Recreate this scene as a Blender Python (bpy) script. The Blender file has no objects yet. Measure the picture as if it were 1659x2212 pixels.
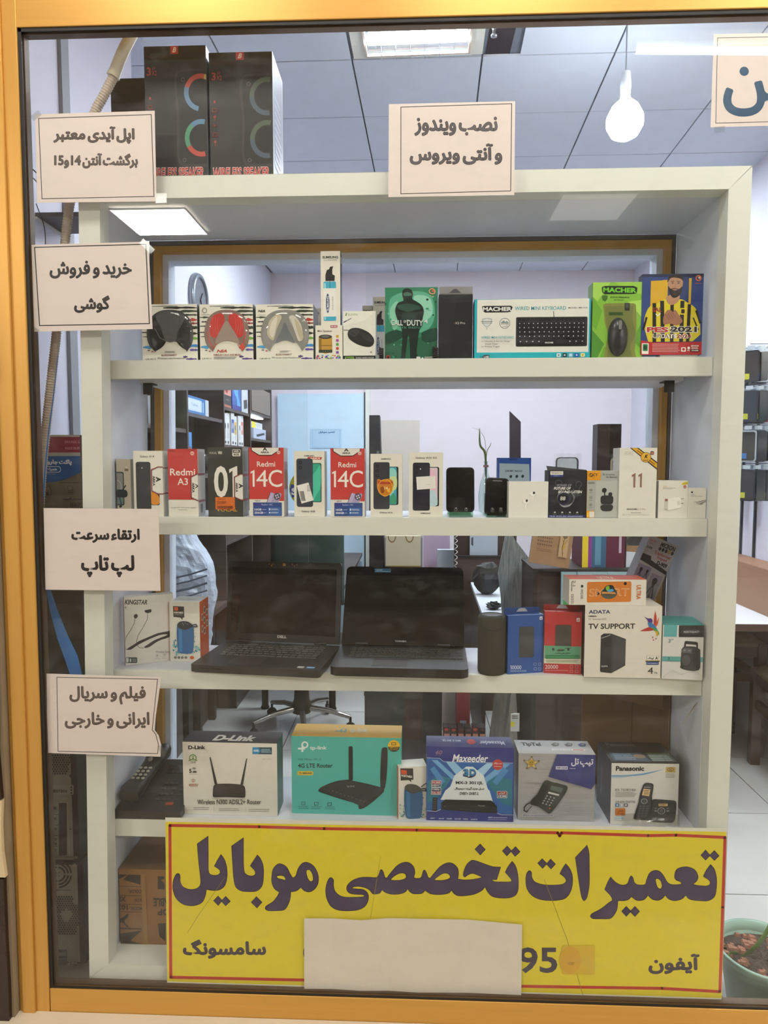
import bpy, bmesh, math, random
from mathutils import Vector, Matrix, geometry
random.seed(7)
SC = bpy.context.scene
COL = SC.collection

# ---------------------------------------------------------------- camera
W, H, F = 1659, 2212, 1475.0
CAM = Vector((0, -1.60, 1.45))
PITCH, YAW = math.radians(4.07), math.radians(2.27)
FW = Vector((-math.sin(YAW)*math.cos(PITCH), math.cos(YAW)*math.cos(PITCH), -math.sin(PITCH)))
RT = Vector((math.cos(YAW), math.sin(YAW), 0)); UP = RT.cross(FW)
cd = bpy.data.cameras.new('camera'); cam = bpy.data.objects.new('camera', cd); COL.objects.link(cam)
cd.sensor_fit = 'VERTICAL'; cd.sensor_height = 24; cd.lens = 24*F/H; cd.clip_start = .02; cd.clip_end = 60
m = Matrix((RT, UP, -FW)).transposed().to_4x4(); m.translation = CAM; cam.matrix_world = m
SC.camera = cam

# ---------------------------------------------------------------- world, light levels, exposure
wd = bpy.data.worlds.new('world'); wd.use_nodes = True; SC.world = wd
bg = wd.node_tree.nodes['Background']; bg.inputs[0].default_value = (.80, .74, .66, 1); bg.inputs[1].default_value = 1.25
SC.view_settings.view_transform = 'Standard'; SC.view_settings.look = 'None'
SC.view_settings.exposure = 0.42; SC.view_settings.gamma = 1.0; SC.view_settings.use_curve_mapping = False
SC.cycles.transparent_max_bounces = 20; SC.cycles.max_bounces = 7; SC.cycles.diffuse_bounces = 4; SC.cycles.glossy_bounces = 3
SC.cycles.sample_clamp_indirect = 6.0
L_OUT = 36.0      # passage ceiling panels outside, the mirrored one and added ones
L_TUBE = 16.0
L_IN = 40.0       # shop ceiling lamps, the louvred one and added ones
L_BULB = 34.0
CW = (.86, .93, 1.0)
WW = (1.0, .95, .88)

# ---------------------------------------------------------------- helpers
def lin(c):
    if isinstance(c, str):
        c = c.lstrip('#'); c = ''.join(k*2 for k in c) if len(c) == 3 else c; c = tuple(int(c[i:i+2], 16) for i in (0, 2, 4))
    return tuple((x/255/12.92 if x/255 <= .04045 else ((x/255+.055)/1.055)**2.4) for x in c)
def ray(px, py):
    return FW + RT*((px-W/2)/F) - UP*((py-H/2)/F)
def at(px, py, Y):
    d = ray(px, py); return CAM + d*((Y-CAM.y)/d.y)
def onz(px, py, z):
    d = ray(px, py); return CAM + d*((z-CAM.z)/d.z)
def onx(px, py, x):
    d = ray(px, py); return CAM + d*((x-CAM.x)/d.x)

_mats = {}
def mat(name, col=(200, 200, 200), rough=.5, metal=0.0, vary=.06, scale=12.0, bump=0.0, bscale=60.0, emit=None, estr=0.0, stretch=None, spec=.5, alpha=1.0):
    if name in _mats: return _mats[name]
    mt = bpy.data.materials.new(name); mt.use_nodes = True
    nt = mt.node_tree; b = nt.nodes['Principled BSDF']; N = nt.nodes.new; Lk = nt.links.new
    b.inputs['Roughness'].default_value = rough; b.inputs['Metallic'].default_value = metal
    b.inputs['Specular IOR Level'].default_value = spec
    b.inputs['Alpha'].default_value = alpha
    tc = N('ShaderNodeTexCoord'); mp = N('ShaderNodeMapping'); Lk(tc.outputs['Object'], mp.inputs[0])
    if stretch: mp.inputs['Scale'].default_value = stretch
    nz = N('ShaderNodeTexNoise'); nz.inputs['Scale'].default_value = scale; nz.inputs['Detail'].default_value = 4
    Lk(mp.outputs[0], nz.inputs['Vector'])
    c = lin(col)
    mx = N('ShaderNodeMix'); mx.data_type = 'RGBA'
    mx.inputs[6].default_value = tuple(x*(1-vary) for x in c) + (1,)
    mx.inputs[7].default_value = tuple(min(1, x*(1+vary)) for x in c) + (1,)
    Lk(nz.outputs[0], mx.inputs[0]); Lk(mx.outputs[2], b.inputs['Base Color'])
    if bump:
        n2 = N('ShaderNodeTexNoise'); n2.inputs['Scale'].default_value = bscale; n2.inputs['Detail'].default_value = 3
        Lk(mp.outputs[0], n2.inputs['Vector'])
        bp = N('ShaderNodeBump'); bp.inputs['Strength'].default_value = bump; bp.inputs['Distance'].default_value = .01
        Lk(n2.outputs[0], bp.inputs['Height']); Lk(bp.outputs[0], b.inputs['Normal'])
    if emit:
        b.inputs['Emission Color'].default_value = tuple(emit) + (1,); b.inputs['Emission Strength'].default_value = estr
    _mats[name] = mt
    return mt
def ink_mat(name, rough=.45, spec=.5, grain=.05):
    """print and cardboard: colour is the colour laid on each face of the mesh"""
    if name in _mats: return _mats[name]
    mt = bpy.data.materials.new(name); mt.use_nodes = True
    nt = mt.node_tree; b = nt.nodes['Principled BSDF']; N = nt.nodes.new; Lk = nt.links.new
    b.inputs['Roughness'].default_value = rough; b.inputs['Specular IOR Level'].default_value = spec
    a = N('ShaderNodeAttribute'); a.attribute_name = 'Col'
    tc = N('ShaderNodeTexCoord'); nz = N('ShaderNodeTexNoise'); nz.inputs['Scale'].default_value = 45; nz.inputs['Detail'].default_value = 3
    Lk(tc.outputs['Object'], nz.inputs['Vector'])
    mr = N('ShaderNodeMapRange'); mr.inputs[3].default_value = 1-grain; mr.inputs[4].default_value = 1+grain
    Lk(nz.outputs[0], mr.inputs[0])
    vm = N('ShaderNodeVectorMath'); vm.operation = 'SCALE'; Lk(a.outputs['Color'], vm.inputs[0]); Lk(mr.outputs[0], vm.inputs['Scale'])
    Lk(vm.outputs[0], b.inputs['Base Color'])
    _mats[name] = mt
    return mt
CARD = ink_mat('printed_card', .42)
INK = ink_mat('printing_ink', .4)
def glass_mat(name, tint=(1, 1, 1), refl=.04, rough=0.0, dirt=0.0):
    """thin sheet: see-through, with the reflection of a smooth surface on it"""
    if name in _mats: return _mats[name]
    mt = bpy.data.materials.new(name); mt.use_nodes = True
    nt = mt.node_tree; N = nt.nodes.new; Lk = nt.links.new
    nt.nodes.remove(nt.nodes['Principled BSDF']); out = nt.nodes['Material Output']
    tr = N('ShaderNodeBsdfTransparent'); tr.inputs[0].default_value = tuple(tint) + (1,)
    gl = N('ShaderNodeBsdfGlossy'); gl.inputs['Roughness'].default_value = rough
    lw = N('ShaderNodeLayerWeight'); lw.inputs[0].default_value = .5
    pw = N('ShaderNodeMath'); pw.operation = 'POWER'; pw.inputs[1].default_value = 4.0; Lk(lw.outputs['Facing'], pw.inputs[0])
    ml = N('ShaderNodeMath'); ml.operation = 'MULTIPLY_ADD'; ml.inputs[1].default_value = .8; ml.inputs[2].default_value = refl
    Lk(pw.outputs[0], ml.inputs[0])
    mx = N('ShaderNodeMixShader'); Lk(ml.outputs[0], mx.inputs[0]); Lk(tr.outputs[0], mx.inputs[1]); Lk(gl.outputs[0], mx.inputs[2])
    last = mx
    if dirt:
        tc = N('ShaderNodeTexCoord'); mp = N('ShaderNodeMapping'); mp.inputs['Scale'].default_value = (6, 1, 14); mp.inputs['Rotation'].default_value = (0, .35, 0)
        Lk(tc.outputs['Object'], mp.inputs[0])
        nz = N('ShaderNodeTexNoise'); nz.inputs['Scale'].default_value = 1.6; nz.inputs['Detail'].default_value = 6; nz.inputs['Roughness'].default_value = .7
        Lk(mp.outputs[0], nz.inputs['Vector'])
        cr = N('ShaderNodeMapRange'); cr.inputs[1].default_value = .5; cr.inputs[2].default_value = .8; cr.inputs[3].default_value = 0; cr.inputs[4].default_value = dirt
        Lk(nz.outputs[0], cr.inputs[0])
        df = N('ShaderNodeBsdfDiffuse'); df.inputs[0].default_value = (.75, .78, .8, 1)
        m2 = N('ShaderNodeMixShader'); Lk(cr.outputs[0], m2.inputs[0]); Lk(mx.outputs[0], m2.inputs[1]); Lk(df.outputs[0], m2.inputs[2]); last = m2
    Lk(last.outputs[0], out.inputs[0])
    _mats[name] = mt
    return mt

class MB:
    """collects shapes; build() links them as one mesh object"""
    def __init__(s): s.v = []; s.f = []; s.c = []; s.m = []; s.sm = []
    def add(s, vs, fs, col=None, mi=0, smooth=False):
        o = len(s.v); s.v += [tuple(p) for p in vs]
        for f in fs:
            s.f.append(tuple(i+o for i in f)); s.c.append(col); s.m.append(mi); s.sm.append(smooth)
        return s
    def box(s, x0, y0, z0, x1, y1, z1, col=None, mi=0, faces=None):
        vs = [(x, y, z) for z in (z0, z1) for y in (y0, y1) for x in (x0, x1)]
        F6 = {'bottom': (0, 2, 3, 1), 'top': (4, 5, 7, 6), 'front': (0, 1, 5, 4), 'back': (2, 6, 7, 3), 'left': (0, 4, 6, 2), 'right': (1, 3, 7, 5)}
        for k, f in F6.items():
            s.add([vs[i] for i in f], [(0, 1, 2, 3)], (col[k] if isinstance(col, dict) else col), mi)
        return s
    def hexa(s, p, col=None, mi=0):
        """eight corners: bottom four then top four, each anticlockwise seen from above"""
        return s.add(p, [(3, 2, 1, 0), (4, 5, 6, 7), (0, 1, 5, 4), (1, 2, 6, 5), (2, 3, 7, 6), (3, 0, 4, 7)], col, mi)
    def prism(s, pts, y0, y1, col=None, mi=0, smooth=False):
        """outline in x,z pushed along y"""
        n = len(pts)
        tri = geometry.tessellate_polygon([[Vector((p[0], p[1], 0)) for p in pts]])
        vs = [(p[0], y0, p[1]) for p in pts] + [(p[0], y1, p[1]) for p in pts]
        s.add(vs, [tuple(t) for t in tri] + [tuple(i+n for i in reversed(t)) for t in tri], col, mi)
        s.add(vs, [(i, (i+1) % n, (i+1) % n+n, i+n) for i in range(n)], col, mi, smooth)
        return s
    def slab(s, pts, z0, z1, col=None, mi=0, smooth=False):
        """outline in x,y pushed along z"""
        n = len(pts)
        tri = geometry.tessellate_polygon([[Vector((p[0], p[1], 0)) for p in pts]])
        vs = [(p[0], p[1], z0) for p in pts] + [(p[0], p[1], z1) for p in pts]
        s.add(vs, [tuple(t) for t in tri] + [tuple(i+n for i in reversed(t)) for t in tri], col, mi)
        s.add(vs, [(i, (i+1) % n, (i+1) % n+n, i+n) for i in range(n)], col, mi, smooth)
        return s
    def lathe(s, prof, n=24, c=(0, 0, 0), col=None, mi=0, ax='z', sx=1.0, sy=1.0):
        vs = []; fs = []
        for r, h in prof:
            for k in range(n):
                a = 2*math.pi*k/n; p = (r*math.cos(a)*sx, r*math.sin(a)*sy, h)
                if ax == 'y': p = (p[0], -p[2], p[1])
                if ax == 'x': p = (p[2], p[0], p[1])
                vs.append((c[0]+p[0], c[1]+p[1], c[2]+p[2]))
        for j in range(len(prof)-1):
            for k in range(n):
                k2 = (k+1) % n; fs.append((j*n+k, j*n+k2, (j+1)*n+k2, (j+1)*n+k))
        s.add(vs, fs, col, mi, True)
        if prof[0][0] > 1e-5: s.add(vs[:n], [tuple(range(n-1, -1, -1))], col, mi)
        if prof[-1][0] > 1e-5: s.add(vs[-n:], [tuple(range(n))], col, mi)
        return s
    def tube(s, path, r, n=8, col=None, mi=0, caps=True):
        P = [Vector(p) for p in path]; R = r if isinstance(r, (list, tuple)) else [r]*len(P)
        vs = []; fs = []; up = Vector((0, 0, 1)); prev = None
        for i, p in enumerate(P):
            t = (P[min(i+1, len(P)-1)] - P[max(i-1, 0)]).normalized()
            a = prev if prev is not None else (up if abs(t.z) < .9 else Vector((1, 0, 0)))
            u = (a - t*a.dot(t)).normalized(); w = t.cross(u); prev = u
            for k in range(n):
                g = 2*math.pi*k/n; vs.append(p + (u*math.cos(g) + w*math.sin(g))*R[i])
        for i in range(len(P)-1):
            for k in range(n):
                k2 = (k+1) % n; fs.append((i*n+k, i*n+k2, (i+1)*n+k2, (i+1)*n+k))
        s.add(vs, fs, col, mi, True)
        if caps: s.add(vs[:n], [tuple(range(n-1, -1, -1))], col, mi); s.add(vs[-n:], [tuple(range(n))], col, mi)
        return s
    def mesh(s, name, mats, bevel=0):
        me = bpy.data.meshes.new(name); me.from_pydata(s.v, [], s.f)
        for mt in (mats if isinstance(mats, (list, tuple)) else [mats]): me.materials.append(mt)
        me.polygons.foreach_set('material_index', s.m)
        me.polygons.foreach_set('use_smooth', s.sm)
        if any(c is not None for c in s.c):
            at_ = me.color_attributes.new('Col', 'FLOAT_COLOR', 'CORNER')
            buf = []
            cache = {}
            for p, c in zip(me.polygons, s.c):
                if c not in cache: cache[c] = (lin(c) if c is not None else (.5, .5, .5)) + (1.0,)
                buf += list(cache[c])*p.loop_total
            at_.data.foreach_set('color', buf)
        me.update()
        if bevel or not any(s.sm):
            bm = bmesh.new(); bm.from_mesh(me)
            bmesh.ops.remove_doubles(bm, verts=bm.verts, dist=1e-6) if bevel else None
            if bevel: bmesh.ops.bevel(bm, geom=[e for e in bm.edges if len(e.link_faces) == 2 and e.calc_face_angle(0) > .5], offset=bevel, segments=2, affect='EDGES', profile=.6)
            bm.to_mesh(me); bm.free()
        return me
    def build(s, name, mats, parent=None, loc=None, bevel=0):
        o = bpy.data.objects.new(name, s.mesh(name, mats, bevel)); COL.objects.link(o)
        if parent is not None: o.parent = parent
        if loc: o.location = loc
        return o

def tag(o, label, cat, group=None, kind=None):
    if label: o['label'] = label
    if cat: o['category'] = cat
    if group: o['group'] = group
    if kind: o['kind'] = kind
    return o
def thing(name, label, cat, loc=(0, 0, 0), rz=0.0, group=None, rot=None):
    o = bpy.data.objects.new(name, None); COL.objects.link(o); o.empty_display_size = .05
    o.location = loc; o.rotation_euler = rot if rot else (0, 0, rz)
    return tag(o, label, cat, group)
def struct(o, label=None):
    o['kind'] = 'structure'
    if label: o['label'] = label
    return o
def setting(name, label=None):
    o = bpy.data.objects.new(name, None); COL.objects.link(o)
    return struct(o, label)
def copy_tree(o, parent=None):
    c = o.copy(); COL.objects.link(c); c.parent = parent
    for ch in list(o.children): copy_tree(ch, c)
    return c
# ---------------------------------------------------------------- lettering
AR = {}
def _ar(ch, a, n):
    AR[ch] = tuple(a + k for k in range(n))
for ch, a, n in (('ا',0xFE8D,2),('آ',0xFE81,2),('ب',0xFE8F,4),('پ',0xFB56,4),('ت',0xFE95,4),('ج',0xFE9D,4),('چ',0xFB7A,4),('ح',0xFEA1,4),
                 ('خ',0xFEA5,4),('د',0xFEA9,2),('ذ',0xFEAB,2),('ر',0xFEAD,2),('ز',0xFEAF,2),('س',0xFEB1,4),('ش',0xFEB5,4),('ص',0xFEB9,4),
                 ('ط',0xFEC1,4),('ع',0xFEC9,4),('غ',0xFECD,4),('ف',0xFED1,4),('ق',0xFED5,4),('ک',0xFB8E,4),('گ',0xFB92,4),('ل',0xFEDD,4),
                 ('م',0xFEE1,4),('ن',0xFEE5,4),('ه',0xFEE9,4),('و',0xFEED,2),('ی',0xFBFC,4),('ء',0xFE80,1),('ئ',0xFE89,4)):
    _ar(ch, a, n)
def shape(s):
    """Persian text in reading order -> presentation forms in left-to-right order."""
    out = []; n = len(s); i = 0
    while i < n:
        c = s[i]
        if c in AR:
            f = AR[c]
            prev = i > 0 and s[i-1] in AR and len(AR[s[i-1]]) == 4
            nxt = i + 1 < n and s[i+1] in AR and len(AR[s[i+1]]) > 1 and len(f) == 4
            if len(f) == 1: prev = nxt = False
            k = 3 if (prev and nxt) else 2 if nxt else 1 if prev else 0
            if len(f) == 2: k = 1 if prev else 0
            out.append(chr(f[min(k, len(f)-1)]))
            i += 1
        elif c.isdigit():
            j = i
            while j < n and s[j].isdigit(): j += 1
            out.append(s[i:j]); i = j
        else:
            out.append(c); i += 1
    return ''.join(reversed(out))
_tc = {}; _gc = {}
def _raw(s, bold=0.0, shear=0.0, space=1.0):
    cu = bpy.data.curves.new('tmp', 'FONT')
    cu.body = s; cu.offset = bold; cu.shear = shear; cu.space_character = space; cu.resolution_u = 3
    cu.fill_mode = 'FRONT'
    o = bpy.data.objects.new('tmp', cu); me = o.to_mesh()
    vs = [(v.co.x, v.co.y) for v in me.vertices]; fs = [tuple(p.vertices) for p in me.polygons]
    o.to_mesh_clear(); bpy.data.objects.remove(o); bpy.data.curves.remove(cu)
    return vs, fs
def _bar(pre):
    v, f = _raw(pre + '|'); return max(p[0] for p in v)
def _glyph(ch):
    if ch not in _gc:
        if '|' not in _gc: _gc['|'] = (None, None, _bar(''))
        adv = _bar(ch) - _gc['|'][2]
        v, f = _raw(ch) if ch.strip() else ([], [])
        _gc[ch] = (v, f, adv)
    return _gc[ch]
def glyphs(s, bold=0.0, shear=0.0, space=1.0):
    """triangles of a line of text, normalised to its own ink box (0..1, 0..1) plus aspect"""
    key = (s, bold, shear, space)
    if key in _tc: return _tc[key]
    if any(c in AR for c in s):
        vs, fs, x = [], [], 0.0
        for ch in shape(s):
            v, f, adv = _glyph(ch); o = len(vs)
            vs += [(p[0]+x, p[1]) for p in v]; fs += [tuple(i+o for i in t) for t in f]
            x += adv*(.55 if ch == ' ' else 1)
    else:
        vs, fs = _raw(s, bold, shear, space)
    xs = [v[0] for v in vs]; ys = [v[1] for v in vs]
    x0, x1, y0, y1 = min(xs), max(xs), min(ys), max(ys)
    w = max(x1-x0, 1e-6); h = max(y1-y0, 1e-6)
    r = ([((x-x0)/w, (y-y0)/h) for x, y in vs], fs, w/h)
    _tc[key] = r
    return r
def smooth_path(pts, step=6):
    """closed outline through points; a third value marks a corner"""
    n = len(pts); out = []
    for i in range(n):
        p0, p1, p2, p3 = pts[i-1], pts[i], pts[(i+1) % n], pts[(i+2) % n]
        c1, c2 = len(p1) > 2, len(p2) > 2
        d = math.hypot(p2[0]-p1[0], p2[1]-p1[1])
        t1 = (0, 0) if c1 else ((p2[0]-p0[0])/2, (p2[1]-p0[1])/2)
        t2 = (0, 0) if c2 else ((p3[0]-p1[0])/2, (p3[1]-p1[1])/2)
        if c1: t1 = ((p2[0]-p1[0])*.6, (p2[1]-p1[1])*.6)
        if c2: t2 = ((p2[0]-p1[0])*.6, (p2[1]-p1[1])*.6)
        def lim(t):
            l = math.hypot(*t); return t if l <= d or l == 0 else (t[0]*d/l, t[1]*d/l)
        t1, t2 = lim(t1), lim(t2)
        for k in range(step):
            t = k/step; h1 = 2*t**3-3*t**2+1; h2 = t**3-2*t**2+t; h3 = -2*t**3+3*t**2; h4 = t**3-t**2
            out.append((h1*p1[0]+h2*t1[0]+h3*p2[0]+h4*t2[0], h1*p1[1]+h2*t1[1]+h3*p2[1]+h4*t2[1]))
    return out
class Print:
    """flat print laid on a surface. fn maps drawing coordinates to a point; nrm is the surface normal"""
    def __init__(s, fn, nrm, lift=.0002, step=.00002):
        s.fn = fn; s.n = Vector(nrm); s.mb = MB(); s.h = lift; s.step = step
    def _add(s, pts, faces, col):
        s.h += s.step
        s.mb.add([Vector(s.fn(*p)) + s.n*s.h for p in pts], faces, col)
        return s
    def poly(s, pts, col, holes=()):
        rings = [pts] + list(holes)
        flat = [p for r in rings for p in r]
        tri = geometry.tessellate_polygon([[Vector((p[0], p[1], 0)) for p in r] for r in rings])
        return s._add([(p[0], p[1]) for p in flat], [tuple(t) for t in tri], col)
    def curve(s, pts, col, holes=(), step=6):
        return s.poly(smooth_path(pts, step), col, [smooth_path(h, step) for h in holes])
    def rect(s, x0, y0, x1, y1, col):
        nx = max(1, int(abs(x1-x0)//400)); 
        return s._add([(x0, y0), (x1, y0), (x1, y1), (x0, y1)], [(0, 1, 2, 3)], col)
    def quad(s, pts, col): return s._add(pts, [(0, 1, 2, 3)], col)
    def rrect(s, x0, y0, x1, y1, r, col, n=5):
        pts = []
        for cx, cy, a in ((x1-r, y0+r, -90), (x1-r, y1-r, 0), (x0+r, y1-r, 90), (x0+r, y0+r, 180)):
            for k in range(n+1):
                g = math.radians(a+90*k/n); pts.append((cx+r*math.cos(g), cy+r*math.sin(g)))
        return s.poly(pts, col)
    def ell(s, cx, cy, rx, ry, col, n=20, a=0.0):
        ca, sa = math.cos(a), math.sin(a)
        pts = [(cx+rx*math.cos(t)*ca-ry*math.sin(t)*sa, cy+rx*math.cos(t)*sa+ry*math.sin(t)*ca) for t in (2*math.pi*k/n for k in range(n))]
        return s._add(pts, [tuple(range(n))], col)
    def ring(s, cx, cy, rx, ry, w, col, n=24, a0=0, a1=360):
        pts = []; full = a1-a0 >= 360; m_ = n if full else n+1
        for k in range(m_):
            t = math.radians(a0+(a1-a0)*k/n)
            pts += [(cx+rx*math.cos(t), cy+ry*math.sin(t)), (cx+(rx-w)*math.cos(t), cy+(ry-w)*math.sin(t))]
        fs = [(2*k, 2*((k+1) % m_), 2*((k+1) % m_)+1, 2*k+1) for k in range(n)]
        return s._add(pts, fs, col)
    def line(s, pts, w, col, closed=False):
        P = list(pts) + ([pts[0]] if closed else [])
        vs = []; fs = []
        for a, b in zip(P[:-1], P[1:]):
            dx, dy = b[0]-a[0], b[1]-a[1]; l = math.hypot(dx, dy) or 1; nx, ny = -dy/l*w/2, dx/l*w/2; ex, ey = dx/l*w*.3, dy/l*w*.3
            o = len(vs); vs += [(a[0]+nx-ex, a[1]+ny-ey), (b[0]+nx+ex, b[1]+ny+ey), (b[0]-nx+ex, b[1]-ny+ey), (a[0]-nx-ex, a[1]-ny-ey)]; fs.append((o, o+1, o+2, o+3))
        return s._add(vs, fs, col)
    def frame(s, x0, y0, x1, y1, w, col):
        return s.line([(x0, y0), (x1, y0), (x1, y1), (x0, y1)], w, col, True)
    def lines(s, x0, y0, x1, n, gap, w, col, jit=.25):
        """rows of print too small to read"""
        rnd = random.Random(int(x0*7+y0*13))
        for k in range(n):
            y = y0+k*gap; x = x0; xe = x1-(x1-x0)*jit*rnd.random()
            while x < xe-1:
                l = min(rnd.uniform(2.5, 8)*w, xe-x); s.line([(x, y), (x+l, y)], w, col); x += l+w*.9
        return s
    def text(s, t, x0, y0, x1, y1, col, bold=0.0, shear=0.0, rot=0, space=1.0, fat=0.0):
        """a line of lettering whose ink fills the box; fat thickens strokes (drawing units)"""
        arab = any(c in AR for c in t)
        g = glyphs(t, 0.0 if arab else bold, shear, space)
        vs, fs, a = g
        offs = [(0, 0)]
        if fat:
            offs += [(fat*math.cos(k*math.pi/4), fat*math.sin(k*math.pi/4)) for k in range(8)]
            x0 += fat; x1 -= fat; y0 += fat; y1 -= fat
        for ox, oy in offs:
            pts = []
            for u, v in vs:
                if rot == 90: u, v = v, 1-u      # reads downwards
                elif rot == -90: u, v = 1-v, u
                elif rot == 180: u, v = 1-u, 1-v
                pts.append((x0+u*(x1-x0)+ox, y1-v*(y1-y0)+oy))
            s._add(pts, fs, col)
        return s
    def one(s, x0, y0, x1, y1, w, col):
        return s.poly([(x0, y0+(y1-y0)*.10), (x1-w*.2, y0), (x1, y0), (x1, y1), (x1-w, y1), (x1-w, y0+(y1-y0)*.14), (x0, y0+(y1-y0)*.22)], col)
    def build(s, name, parent, mt=None, label=None):
        o = s.mb.build(name, mt or INK, parent)
        if label: o['label'] = label
        return o

K = {0: (0, 0, 1.999), 1: (200, 520, 2.552), 2: (820, 520, 1.977), 3: (220, 820, 2.860), 4: (780, 860, 3.607), 5: (1150, 860, 3.259), 6: (220, 1150, 3.072),
     7: (700, 1150, 3.072), 8: (1120, 1150, 3.078), 9: (220, 1480, 3.072), 10: (700, 1480, 3.072), 11: (1120, 1480, 3.078), 12: (0, 1600, 3.607), 13: (0, 420, 3.253)}
def kp(k, x, y):
    o = K[k]; return o[0]+x/o[2], o[1]+y/o[2]
class Carton:
    """a box standing on a shelf. q = four corners of its front as seen (left top, right top, right bottom, left bottom) or a rectangle,
    in the frame of detail view k; its distance Y, or None to read it off where its foot meets the height z"""
    def __init__(s, k, name, label, q, z, d, Y=None, col='#dcd8ca', group=None, cat='box', body='carton'):
        if len(q) == 4 and not isinstance(q[0], tuple): q = [(q[0], q[1]), (q[2], q[1]), (q[2], q[3]), (q[0], q[3])]
        s.q = q; s.k = k
        tl, tr, br, bl = [kp(k, *p) for p in q]
        if Y is None: a, b = onz(bl[0], bl[1], z), onz(br[0], br[1], z)
        else:
            a, b = at((tl[0]+bl[0])/2, (tl[1]+bl[1])/2, Y), at((tr[0]+br[0])/2, (tr[1]+br[1])/2, Y)
            a.z = b.z = z
        dx, dy = b.x-a.x, b.y-a.y; s.rz = math.atan2(dy, dx); s.w = math.hypot(dx, dy); s.d = d
        s.h = at((tl[0]+tr[0])/2, (tl[1]+tr[1])/2, (a.y+b.y)/2).z - z
        s.root = thing(name, label, cat, ((a.x+b.x)/2, (a.y+b.y)/2, z), s.rz, group)
        if isinstance(col, str): col = dict(front=col)
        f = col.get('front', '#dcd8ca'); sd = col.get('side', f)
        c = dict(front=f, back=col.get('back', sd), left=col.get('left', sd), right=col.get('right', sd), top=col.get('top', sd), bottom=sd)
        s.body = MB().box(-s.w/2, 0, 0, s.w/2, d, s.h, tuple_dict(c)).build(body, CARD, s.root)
    def _uv(s, x, y):
        tl, tr, br, bl = s.q; u = .5; v = .5
        for _ in range(4):
            xa = tl[0]+(bl[0]-tl[0])*v; xb = tr[0]+(br[0]-tr[0])*v; u = (x-xa)/(xb-xa)
            ya = tl[1]+(tr[1]-tl[1])*u; yb = bl[1]+(br[1]-bl[1])*u; v = (y-ya)/(yb-ya)
        return min(max(u, 0), 1), min(max(v, 0), 1)
    def front(s, lift=.0002):
        def fn(x, y):
            u, v = s._uv(x, y); return (-s.w/2+u*s.w, 0, s.h*(1-v))
        return Print(fn, (0, -1, 0), lift)
    def right(s): return Print(lambda x, y: (s.w/2, x/100*s.d, s.h*(1-y/100)), (1, 0, 0))          # 0..100, 0 at the front edge
    def left(s): return Print(lambda x, y: (-s.w/2, (1-x/100)*s.d, s.h*(1-y/100)), (-1, 0, 0))      # 100 at the front edge
    def top(s): return Print(lambda x, y: (-s.w/2+x/100*s.w, (1-y/100)*s.d, s.h), (0, 0, 1))        # y 100 at the front edge
    def loc(s, x, y, dy=0):
        u, v = s._uv(x, y); return (-s.w/2+u*s.w, dy, s.h*(1-v))
def tuple_dict(c): return c
# ---------------------------------------------------------------- materials of the setting
M_GOLD = mat('gold_anodised', '#cc9b4c', .36, .40, vary=.08, scale=3, stretch=(30, 30, 1), bump=.02, bscale=120)
M_GOLDH = mat('gold_anodised_rail', '#cc9b4c', .36, .40, vary=.08, scale=3, stretch=(1, 30, 30), bump=.02, bscale=120)
M_BLACK = mat('black_rubber', '#17130f', .6)
M_WALL = mat('painted_plaster', '#d3d2de', .85, bump=.05, bscale=25, vary=.03, scale=3)
M_WALLW = mat('painted_plaster_warm', '#d6cdd2', .85, bump=.05, bscale=25, vary=.03, scale=2)
M_CEIL = mat('ceiling_tile_face', '#cbd2df', .9, bump=.15, bscale=260, vary=.03)
M_GRID = mat('grey_joint', '#6d7480', .8)
M_LAM = mat('white_laminate', '#d8d9cd', .38, vary=.015, scale=5)
M_LAMI = mat('white_laminate_cool_lit', '#cdd0d6', .42, vary=.02, scale=5)  # same laminate, the shop's cool light put into its colour
M_DARK = mat('dark_brown_wood', '#3a3031', .5, vary=.25, scale=6, stretch=(1, 1, 12))
M_FLOOR = mat('glazed_floor_tile', '#c2c1bb', .22, vary=.05, scale=4)
M_GROUT = mat('dark_grout', '#4b4744', .9)
M_EDGE = mat('grey_trunking', '#8f9295', .6)
M_CREAM = mat('cream_stone', '#cdb993', .5, vary=.12, scale=9)
M_MARBLE = mat('dark_marble', '#2c1c18', .25, vary=.7, scale=9, bump=.1)
M_CORR = mat('passage_floor', '#a39680', .35, vary=.12, scale=3)
M_CORW = mat('passage_wall', '#6d6156', .6, vary=.2, scale=2)
GLASS = glass_mat('clear_window_glass', (.985, .992, .99), .035, 0.0, dirt=.035)
GLASS2 = glass_mat('cabinet_glass', (.97, .985, .985), .03, 0.0, dirt=0)

XL1, XL2, XR, YB, ZC = -1.04, -1.157, 1.79, 4.08, 3.0

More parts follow.
